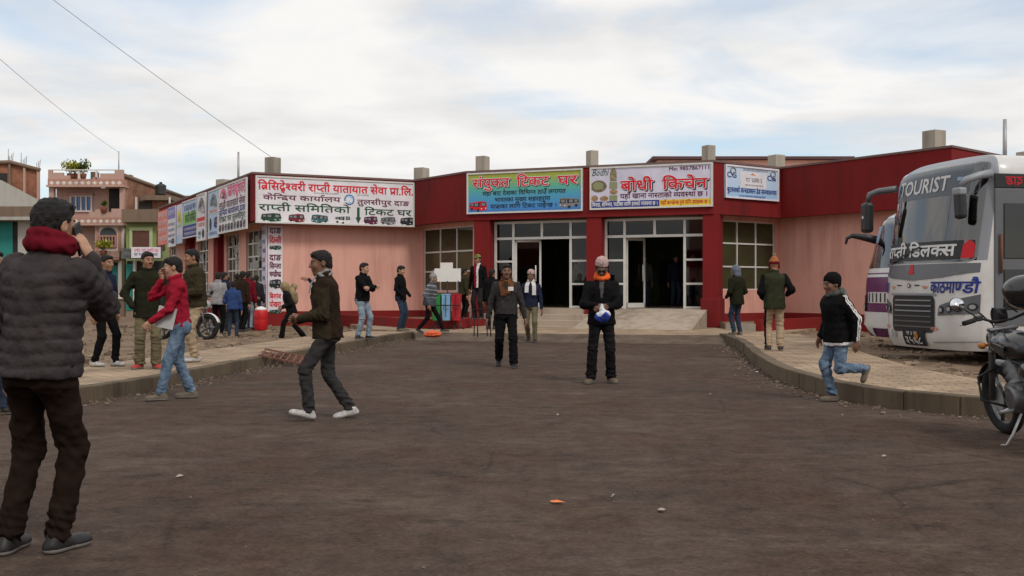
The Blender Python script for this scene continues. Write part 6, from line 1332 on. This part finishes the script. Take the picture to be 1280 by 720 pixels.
for k, (u, v, s_, col, lb) in enumerate(((946, 466, .06, M_WHITE, 'small white paper scrap on asphalt near the right kerb'), (888, 494, .05, None, 'pale litter flake in the middle right of the road'), (697, 520, .045, None, 'pale flat litter scrap below the man with the orange scarf'), (448 / 2, 597, .06, None, 'pale litter scrap on asphalt right of the man in the foreground'), (1105, 572, .05, None, 'small pale scrap on asphalt towards the motorcycle'), (826, 640, .07, None, 'pale leaf litter at the bottom middle of the road'), (697, 630, .09, 1, 'orange brown leaf on asphalt at the bottom middle'), (766, 622, .035, None, 'tiny pale scrap right of the orange brown leaf'), (1053, 520, .04, None, 'tiny pale scrap left of the boy at the kerb'), (751, 423, .05, 2, 'small yellow fruit peel on the ground by the steps'))):
    q = gpt(u, v, .0); m = MB(); rg = random.Random(k); P = []; s_ *= .55
    for j in range(7): a = j * .9; P.append((s_ * math.cos(a) * rg.uniform(.5, 1.1), s_ * .7 * math.sin(a) * rg.uniform(.5, 1.1), rg.uniform(.006, .02)))
    m.faces(P + [(0, 0, .025)], [(j, (j + 1) % 7, 7) for j in range(7)]); o = m.build('litter', M_WHITE if col is M_WHITE else (INK_O if col == 1 else INK_Y if col == 2 else mat('pale_litter', (.34, .29, .23), .9))); o.location = (q.x, q.y, 0); o.rotation_euler = (0, 0, k); tag(o, lb, 'litter', 'litter on the ground')
# ------------------------------------------------------------------ the people of the photograph
def H_of(vt, vf, Y, k=.985): return (vf - vt) * Y / FPX * k
def tri(c0, J, s_):
    """distance of points from a sleeve's axis and the across-vector, for sleeve stripes"""
    best = np.full(len(c0), 9.); vec = np.zeros((len(c0), 3))
    for a, b in ((J['sh'][s_], J['el'][s_]), (J['el'][s_], J['wr'][s_])):
        ba = b - a; u = np.clip((c0 - a) @ ba / (ba @ ba), 0, 1); v = c0 - a - u[:, None] * ba; d = np.linalg.norm(v, axis=1); k = d < best; best[k] = d[k]; vec[k] = v[k]
    return best, vec
def open_front(wd, zlo=-.2):
    def f(c0, J):
        q_ = (c0 - J['P']) @ J['Mt']; return ((np.abs(q_[:, 0]) < (wd + .10 * np.maximum(0, q_[:, 2] - .2 * J['H'])) * J['hs']) & (q_[:, 1] < 0) & (q_[:, 2] > zlo * J['H'])).astype(int)
    return f
def prop(root, name, pos, label, cat, mb, m_, rot=None):
    """a held thing: top-level object placed at a point given in its bearer's frame"""
    bpy.context.view_layer.update(); M = root.matrix_world; o = mb.build(name, m_); o.location = M @ Vector(pos); e = root.rotation_euler.copy()
    o.rotation_euler = (M.to_3x3() @ (rot or Matrix.Identity(3))).to_euler(); return tag(o, label, cat)
PL = .158; PR_ = .188
# 1 the man in the foreground, seen from behind
Y = 4.92; X = (51 - U0) / FPX * Y
r, J = person('large foreground man from behind in grey quilted jacket and maroon scarf', (X, Y, 0), R(166), 1.70, dict(m=K_PUFF, hem=-.030, puff=.022, quilt=.062, qa=.009, fold=.011, wid=1.02, arm=1.02, waist=.98), dict(m=K_BRTR, w=1.06, fold=.012, flare=1.05), S_BLACK, vox=.0095, skin=SKIN_L,
    pose=dict(Lf=(.092, .02, .05), Rf=(-.034, -.03, .05), Rh=(-.108, -.07, .818), Re=(.0, -.1, -1), side=-4, Lh=(.155, -.06, .50), hyaw=-10, hpitch=2, hroll=-3, lean=1, Rhd=(.36, .10, .93), Rhn=(1, .1, -.3), Rcurl=.42, Rty=-14, Lty=12))
scarf(r, J, K_MAROON, .040, .012, Rm=.082, tilt=6)
m = MB(); m.box((0, 0, 0), (.076, .012, .155), None, .005)
hd = J['Rhand'] + A3(.035, -.015, .02); prop(r, 'phone', tuple(hd), 'black phone held to the ear of the large foreground man', 'phone', m, M_BPLAST, rotz(R(-78)) @ roty(R(-28)))
# left edge person in jeans, mostly hidden
q = gpt(-14, 519); person('person in blue jeans at the left edge, almost hidden by the foreground man', (q.x, q.y, 0), R(80), 1.66, dict(m=K_NAVY), dict(m=K_DJEAN), S_BLACK, vox=.014, pose=dict(Lf=(.05, -.06, .05), Rf=(-.05, .05, .05)))
q = gpt(130, 458, PL); person('person in navy jacket and black trousers behind the raised arm of the foreground man', (q.x, q.y, PL), R(70), 1.60, dict(m=K_NAVY, hem=-.06), dict(m=K_BLACK), S_WHITE, vox=.014, pose=dict(Lf=(.06, -.07, .05), Rf=(-.06, .05, .05), Lty=0, Rty=0))
# three men talking on the left pavement
q = gpt(184, 461, PL); person('man in dark olive jacket and red shoes standing on the left pavement', (q.x, q.y, PL), R(24), 1.63, dict(m=K_DOLIVE, hem=-.09, puff=.012, wid=1.05), dict(m=K_OLIVE_T, w=1.12, flare=1.25, fold=.013), S_RED, vox=.012, pose=dict(Lf=(.07, -.02, .05), Rf=(-.06, .03, .05), Lh=(.125, -.09, .53), Rh=(-.125, -.09, .53), Le=(1, .8, 0), Re=(-1, .8, 0), hyaw=18, moustache=1, Lty=20, Rty=-35), hands=(False, False))
q = gpt(224, 499); Yd = q.y
r, J = person('man in red sweater and blue jeans on the road with papers under his arm', (q.x, q.y, 0), R(-62), 1.64, dict(m=K_RED, name='sweater', hem=-.02, wid=1.0, collar=True), dict(m=K_JEAN, w=1.02, fold=.012), S_BROWN, vox=.011, skin=SKIN_L, pose=dict(Lf=(.05, -.13, .05), Rf=(-.05, .09, .05), Lh=(.07, -.20, .545), Le=(.7, 1, -.6), Rh=(-.03, -.11, .835), Re=(-.6, -.2, -1), Rhd=(.15, .1, 1), Rhn=(.8, .3, 0), Rcurl=.8, hyaw=-12, hpitch=8, lean=4, Lcurl=.8, Lhd=(-.2, -.6, -.7), Lty=0, Rty=-10))
m = MB(); m.box((0, 0, 0), (.20, .012, .24)); prop(r, 'papers', (.115, -.165, .57 * 1.64), 'white sheaf of papers under the arm of the man in the red sweater', 'papers', m, mat('paper', (.46, .45, .44), .8, .1, 9), rotz(R(72)) @ roty(R(12)))
q = gpt(244, 452, PL); person('man in dark brown jacket and beige trousers facing the red sweater man', (q.x, q.y, PL), R(-52), 1.72, dict(m=K_OLIVE if False else cloth('brown_olive', (.040, .032, .018)), hem=-.04, puff=.022, wid=1.05, quilt=.09, qa=.006), dict(m=K_BEIGE, w=1.12, fold=.013), S_WHITE, vox=.012, pose=dict(Lf=(.065, -.03, .05), Rf=(-.065, .03, .05), Lh=(.08, -.16, .60), Rh=(-.10, -.15, .60), hyaw=-10))
# man striding across the road
q = gpt(409, 524); r, J = person('man in two tone olive brown jacket striding left across the road in white sneakers', (q.x, q.y, 0), R(-76), 1.665, dict(m=[cloth('olive_brown', (.036, .027, .016)), K_BROWN], mf=lambda c0, J: ((((c0 - J['P']) @ J['Mt'])[:, 1] > .02) | (((c0 - J['P']) @ J['Mt'])[:, 2] > .25 * J['H'])).astype(int), hem=-.045, puff=.014, wid=1.03), dict(m=K_GTROU, w=1.0, fold=.011, flare=1.05), S_WHITE, vox=.0105, skin=SKIN_D, pose=dict(pel=(0, 0, -.012), Lf=(.045, -.105, .060), Ltp=-14, Rf=(-.045, .135, .058), Rtp=12, Lh=(.035, -.155, .585), Le=(.8, 1, -.5), Rh=(-.045, -.165, .575), Re=(-.8, 1, -.5), Lhd=(-.5, -.5, .1), Rhd=(.5, -.6, .1), Lcurl=.7, Rcurl=.7, lean=3, hyaw=6, hpitch=8, Lty=0, Rty=0))
scarf(r, J, K_LGREY, .022, -.01, 'scarf', .068, 12, [[(.02, -.075, .01), (.025, -.125, -.06), (.03, -.150, -.16)]])
# behind him
q = gpt(409, 425, .1); person('person in dark blue clothes pointing left behind the striding man', (q.x, q.y, .1), R(-80), 1.74, dict(m=K_NAVY, hem=-.05), dict(m=K_BLUE), S_BLACK, vox=.016, pose=dict(Rh=(-.10, -.24, .80), Re=(-.4, 1, -1), Rhd=(0, -1, .12), Rcurl=.05, Lf=(.05, -.07, .05), Rf=(-.05, .06, .05)))
q = gpt(364, 425, .06); r, J = person('stooping figure in black walking left with a tan bundle wrapped on the back', (q.x, q.y, .06), R(-74), 1.42, dict(m=K_BLACK2, hem=-.08, puff=.015), dict(m=K_BLACK, w=1.1, flare=1.3), S_BLACK, hair=('hood', K_TAN), vox=.016, pose=dict(pel=(0, 0, -.02), lean=16, Lf=(.04, -.16, .05), Rf=(-.04, .20, .075), Rtp=30, Lh=(.05, -.14, .54), Rh=(-.05, -.14, .56), hpitch=14))
G = Grid(J['P'] - .45, J['P'] + .65, .018); b_ = J['P'] + J['Mt'] @ A3(0, .13, .30); G.ell(b_, A3(.15, .11, .22), J['Mt'], .03); G.ell(b_ + A3(0, .02, .22), A3(.075, .08, .085), None, .03); G.disp(folds(5, .012, (25, 60), 5)); add_child(r, 'shawl', G, [K_TAN])
q = gpt(453, 424, PL); person('man in black jacket and pale jeans with folded arms near the left kerb, facing right', (q.x, q.y, PL), R(62), 1.70, dict(m=K_BLACK, hem=-.03, puff=.012), dict(m=K_LJEAN, w=1.05, fold=.012), S_BLACK, vox=.014, skin=SKIN_L, pose=dict(Lh=(-.06, -.15, .66), Rh=(.06, -.16, .68), Le=(1, -.1, -.8), Re=(-1, -.1, -.8), Lhd=(-1, -.1, .1), Rhd=(1, -.1, .1), Lf=(.06, -.05, .05), Rf=(-.06, .03, .05), hyaw=10))
q = gpt(501, 414, PL); person('man in black jacket and dark jeans with hands in pockets left of the bins', (q.x, q.y, PL), R(70), 1.74, dict(m=K_BLACK, hem=-.05), dict(m=K_DJEAN), S_BROWN, vox=.015, skin=SKIN_L, pose=dict(Lh=(.11, -.10, .53), Rh=(-.11, -.10, .53), Le=(.8, 1, 0), Re=(-.8, 1, 0), hpitch=12, lean=-2), hands=(False, False))
q = gpt(537, 416, .165); r, J = person('short figure in blue grey striped puffer walking right in front of the bins', (q.x, q.y, .165), R(80), 1.52, dict(m=[K_STRIPE, K_LGREY], mf=lambda c0, J: ((np.sin(((c0 - J['P']) @ J['Mt'])[:, 2] * 2 * math.pi / .10) > .72) & (((c0 - J['P']) @ J['Mt'])[:, 2] > .12)).astype(int), hem=-.06, puff=.035, quilt=.08, wid=1.05), dict(m=K_BLACK), S_BLACK, hair=('beanie', None, [K_LGREY, K_LGREY, K_LGREY]), vox=.016, pose=dict(Lf=(.05, -.22, .055), Rf=(-.05, .17, .07), Rtp=25, lean=8, pel=(0, 0, -.02)))
# on the plinth by the pillar
p_ = c.at(.36, 1.05, .36); person('person in olive jacket standing on the red plinth in front of the gridded window', (p_.x, p_.y, .36), R(120), 1.55, dict(m=K_OLIVE, hem=-.05, puff=.02), dict(m=K_BLACK), S_BLACK, vox=.016, pose=dict(Lh=(.11, -.14, .55)))
p_ = c.at(.80, .9, .36); person('person in open black jacket over red and white on the plinth with a lime cap', (p_.x, p_.y, .36), R(-28), 1.95, dict(m=[K_BLACK, K_RED, K_WHITE], mf=lambda c0, J: np.where(open_front(.06)(c0, J) > 0, np.where(((c0 - J['P']) @ J['Mt'])[:, 0] > .015, 2, 1), 0), hem=-.04), dict(m=K_CHAR), S_BLACK, hair=('cap', K_GREENCAP), vox=.016)
# walking towards the camera
q = gpt(633, 459); r, J = person('man in dark grey sweater and brown scarf walking towards the camera with a badge', (q.x, q.y, 0), R(4), 1.68, dict(m=K_GREY if False else cloth('dark_grey_knit', (.038, .034, .034)), name='sweater', hem=-.015, wid=1.06, fold=.011), dict(m=K_BLACK, w=1.08, flare=1.15, fold=.012), S_BLACK, vox=.012, skin=SKIN_D, fat=1.04, pose=dict(Rf=(-.065, .13, .085), Rtp=32, Lf=(.06, -.10, .05), Lh=(.175, -.02, .475), Rh=(-.18, .02, .475), moustache=1, hpitch=2))
scarf(r, J, K_SCARFBR, .022, -.022, 'scarf', .080, 20, [[(-.085, -.07, -.02), (-.085, -.128, -.09), (-.05, -.150, -.25)], [(.075, -.07, -.02), (.06, -.130, -.09), (.0, -.152, -.22)]])
def flat_on(root, J, nm, x, t, w_, h_, m_, dy=-.155):
    m = MB(); p0 = J['P'] + J['Mt'] @ A3(x, dy, t); M = Matrix(J['Mt'].tolist()) @ rotx(R(-6)); m.box(tuple(p0), (w_, .012, h_), M, .004); m.build(nm, m_, root)
flat_on(r, J, 'badge', .06, .385, .085, .065, K_WHITE, -.150)
q = gpt(614, 412, .165); person('figure in black walking half hidden behind the grey sweater man', (q.x, q.y, .165), R(150), 1.66, dict(m=K_BLACK, puff=.015), dict(m=K_BLACK), S_BLACK, vox=.018)
q = gpt(664, 428); r, J = person('man in patterned cap with white scarf ends over a navy vest near the steps', (q.x, q.y, 0), R(-8), 1.70, dict(m=[K_NAVY, K_LGREY], mf=lambda c0, J: (np.minimum(tri(c0, J, 1)[0], tri(c0, J, -1)[0]) < .045).astype(int) * 0, hem=-.03), dict(m=K_OLIVE_T, w=1.0), S_BLACK, hair=('topi', K_TOPI), vox=.014, skin=SKIN_D, pose=dict(Rf=(-.055, .12, .075), Rtp=28, Lf=(.06, -.07, .05)))
scarf(r, J, K_WHITE, .024, 0, 'scarf', .072, 14, [[(-.06, -.07, .0), (-.085, -.128, -.08), (-.09, -.150, -.24)], [(.06, -.07, .0), (.085, -.128, -.08), (.09, -.150, -.30)]])
# man with orange scarf
q = gpt(752, 479); Yo = q.y
r, J = person('man in black jacket, orange scarf, sunglasses and patterned cap standing in the road', (q.x, q.y, 0), R(-4), 1.66, dict(m=[K_BLACK, K_GREY], mf=open_front(.018, .17), hem=-.05, puff=.012, wid=1.05), dict(m=K_BLACK2, w=1.06, flare=1.25, fold=.013), S_BROWN, hair=('topi', K_TOPI), vox=.011, skin=SKIN_D, pose=dict(Rf=(-.085, -.03, .05), Lf=(.075, .04, .05), Lh=(.015, -.18, .615), Le=(1, .5, -.6), Rh=(-.035, -.18, .625), Re=(-1, .5, -.6), Lhd=(-.7, -.6, -.2), Rhd=(.8, -.6, -.1), Lcurl=.9, Rcurl=.8, hpitch=22, lean=4, Rty=-22, Lty=24, moustache=1))
scarf(r, J, K_ORANGE, .034, .006, 'scarf', .078, 12)
m = MB(); cc = J['hc']; Mh = Matrix(J['Mh'].tolist())
for s_ in (1, -1): p0 = J['hc'] + J['Mh'] @ (A3(s_ * .032, -.104, .010) * J['hsz']); m.box(tuple(p0), (.046, .012, .034), Mh, .005)
for s_ in (1, -1): p0 = J['hc'] + J['Mh'] @ (A3(s_ * .070, -.045, .014) * J['hsz']); m.box(tuple(p0), (.006, .12, .010), Mh @ rotz(s_ * .12))
p0 = J['hc'] + J['Mh'] @ (A3(0, -.108, .018) * J['hsz']); m.box(tuple(p0), (.03, .008, .008), Mh); m.build('sunglasses', M_BPLAST, r)
G = Grid(A3(-.2, -.15, -.25), A3(.2, .15, .15), .009); G.ell((0, 0, -.09), (.100, .05, .068), None, .03); G.ell((.04, 0, -.06), (.065, .045, .055), None, .03); G.rc((0, 0, -.04), (-.01, .01, .06), .05, .022, .03); G.disp(folds(99, .016, (30, 70), 6)); V, F_ = G.mesh()
BAGW = cloth('white_plastic', (.60, .60, .64)); me = fast_mesh('shopping_bag', V, F_, [cloth('blue_plastic', (.035, .055, .30), .5), BAGW], (V[F_].mean(1)[:, 2] > -.055 + .03 * np.sin(V[F_].mean(1)[:, 0] * 40)).astype(int)); o = link('shopping_bag', me); bpy.context.view_layer.update(); hp = (J['Lhand'] + J['Rhand']) / 2 + A3(.02, -.035, -.03); o.location = r.matrix_world @ Vector(hp); tag(o, 'blue and white plastic bag in the hands of the man with the orange scarf', 'shopping bag')
# right pavement
q = gpt(921, 419, PR_); person('figure in dark green jacket with blue grey hood up standing by the right planter wall', (q.x, q.y, PR_), R(-150), 1.63, dict(m=K_DOLIVE, hem=-.09, puff=.012), dict(m=K_DJEAN), S_BROWN, hair=('hood', K_HOODB), vox=.015, pose=dict(Lh=(.11, -.10, .54), Rh=(-.11, -.10, .54), Lf=(.05, 0, .05), Rf=(-.045, .02, .05), hyaw=25), hands=(False, False))
q = gpt(968, 438, PR_); r, J = person('man from behind in olive jacket, beige trousers with black stripe and orange wool hat', (q.x, q.y, PR_), R(172), 1.62, dict(m=[cloth('moss', (.030, .034, .018)), K_BLACK], mf=lambda c0, J: (np.minimum(tri(c0, J, 1)[0], tri(c0, J, -1)[0]) < .075).astype(int) * (np.abs(((c0 - J['P']) @ J['Mt'])[:, 0]) > .165), hem=-.08, puff=.018, wid=1.06), dict(m=[K_BEIGE, K_BLACK], mf=lambda c0, J: ((c0[:, 0] > J['knee'][1][0] + .038)).astype(int), w=1.12, flare=1.15, fold=.013), S_BLACK, hair=('beanie', None, [K_BEANIE, K_MAROON, cloth('tan_pompom', (.22, .15, .10), .4)]), vox=.013, pose=dict(Lh=(.11, -.10, .56), Rh=(-.14, -.07, .60), Lf=(.06, -.02, .05), Rf=(-.06, .03, .05)), hands=(False, False))
# running boy
q = gpt(1047, 502); stripe = lambda c0, J: ((tri(c0, J, 1)[0] < .085) & (np.abs(tri(c0, J, 1)[1] @ A3(0, 1, 0)) < .020) & (tri(c0, J, 1)[1][:, 0] > .0)).astype(int)
def boy_mf(c0, J):
    r_ = np.zeros(len(c0), int)
    for s_ in (1, -1):
        d, v = tri(c0, J, s_); a = v @ A3(0, 1, 0); out_ = v[:, 0] * s_
        r_[(d < .085) & (out_ > .01) & ((np.abs(a - .014) < .008) | (np.abs(a + .010) < .008))] = 1
    q_ = (c0 - J['P']) @ J['Mt']; r_[q_[:, 2] < -.062 * J['H'] + .012] = 1
    return r_
r, J = person('boy in black tracksuit jacket with white sleeve stripes running left along the right kerb', (q.x, q.y, 0), R(-72), 1.44, dict(m=[K_BLACK, K_WHITE], mf=boy_mf, hem=-.075, puff=.020, wid=1.12, arm=1.08, fold=.012), dict(m=K_JEAN, w=1.12, fold=.013), S_BROWN, hair=('pill', K_BLACK), vox=.010, skin=SKIN_D, headscale=1.06, pose=dict(pel=(0, 0, -.006), lean=6, Lf=(.045, .21, .255), Ltp=62, Lk=(.1, -1, -.25), Rf=(-.03, -.02, .052), Lh=(.16, .05, .49), Rh=(-.15, -.05, .50), hpitch=10, hyaw=4))
G = Grid(J['neck'] - .25, J['neck'] + .25, .012); G.torus(J['neck'] + A3(0, .01, .02), J['Mt'] @ axrot((1, 0, 0), R(14)), .076, .080, .032); G.ell(J['neck'] + A3(0, .09, -.03), A3(.11, .06, .09), None, .03); G.disp(folds(61, .010, (30, 70), 5)); add_child(r, 'hood', G, [cloth('camo_grey', (.05, .055, .05), .5, .9, (.16, .165, .15))])
# people at the ticket windows
GQ = 'people waiting at the ticket windows'
for u, vf, rz, H_, tm, bm, lb in ((272, 419, 170, 1.66, K_LGREY, K_BLACK, 'person in light grey top with back turned, first from the left at the ticket windows'), (291, 421, 185, 1.42, K_BLUE, K_DJEAN, 'short person in blue hooded jacket seen from behind at the ticket windows'), (302, 416, 150, 1.72, K_BROWN, K_BLACK, 'person in dark brown jacket between the blue jacket and the red jacket at the windows'), (309, 413, 165, 1.74, K_MAROON, K_LJEAN, 'person in maroon jacket and pale jeans at the ticket windows'), (284, 411, 200, 1.6, K_BLACK, K_BLACK, 'person in black furthest back at the ticket windows'), (320, 409, 175, 1.66, K_CHAR, K_DJEAN, 'person in charcoal leaning to the window next to the destination banner'), (279, 415, 160, 1.70, K_NAVY, K_CHAR, 'person in navy between the light grey top and the blue jacket at the windows'), (296, 408, 190, 1.72, K_DOLIVE, K_BLACK, 'person in dark olive close against the wall at the ticket windows'), (314, 411, 140, 1.58, K_BLACK2, K_CHAR, 'short dark figure between the maroon jacket and the destination banner')):
    q = gpt(u, vf, .06); person(lb, (q.x, q.y, .06), R(rz), H_, dict(m=tm, puff=.015), dict(m=bm), S_BLACK, vox=.02, group=GQ, pose=dict(Lf=(.06, random.uniform(-.04, .04), .05), Rf=(-.06, random.uniform(-.04, .04), .05), Lh=(.10, -.16, .60), hyaw=random.uniform(-25, 25)))
q = gpt(247, 402, .06); person('man by the dark red pillar far back, half hidden by the dark brown jacket', (q.x, q.y, .06), R(150), 1.68, dict(m=K_GREY), dict(m=K_CHAR), S_BLACK, vox=.022, group=GQ)
# inside the hall
GI = 'figures inside the dim hall'
for s_, d, rz, tm, lb in ((3.0, -2.2, 20, K_WHITE, 'dim figure with a white top inside the left doorway'), (5.0, -2.6, -10, K_GREY, 'dim grey figure standing inside the right doorway, left of centre'), (5.9, -3.0, 15, K_NAVY, 'dim navy figure inside the right doorway'), (6.75, -1.6, 5, K_MAROON, 'figure in maroon behind the right side panes of the entrance')):
    p_ = c.at(s_, d, FL); person(lb, (p_.x, p_.y, FL), R(rz), 1.68, dict(m=tm), dict(m=K_DJEAN), S_BLACK, vox=.022, group=GI)
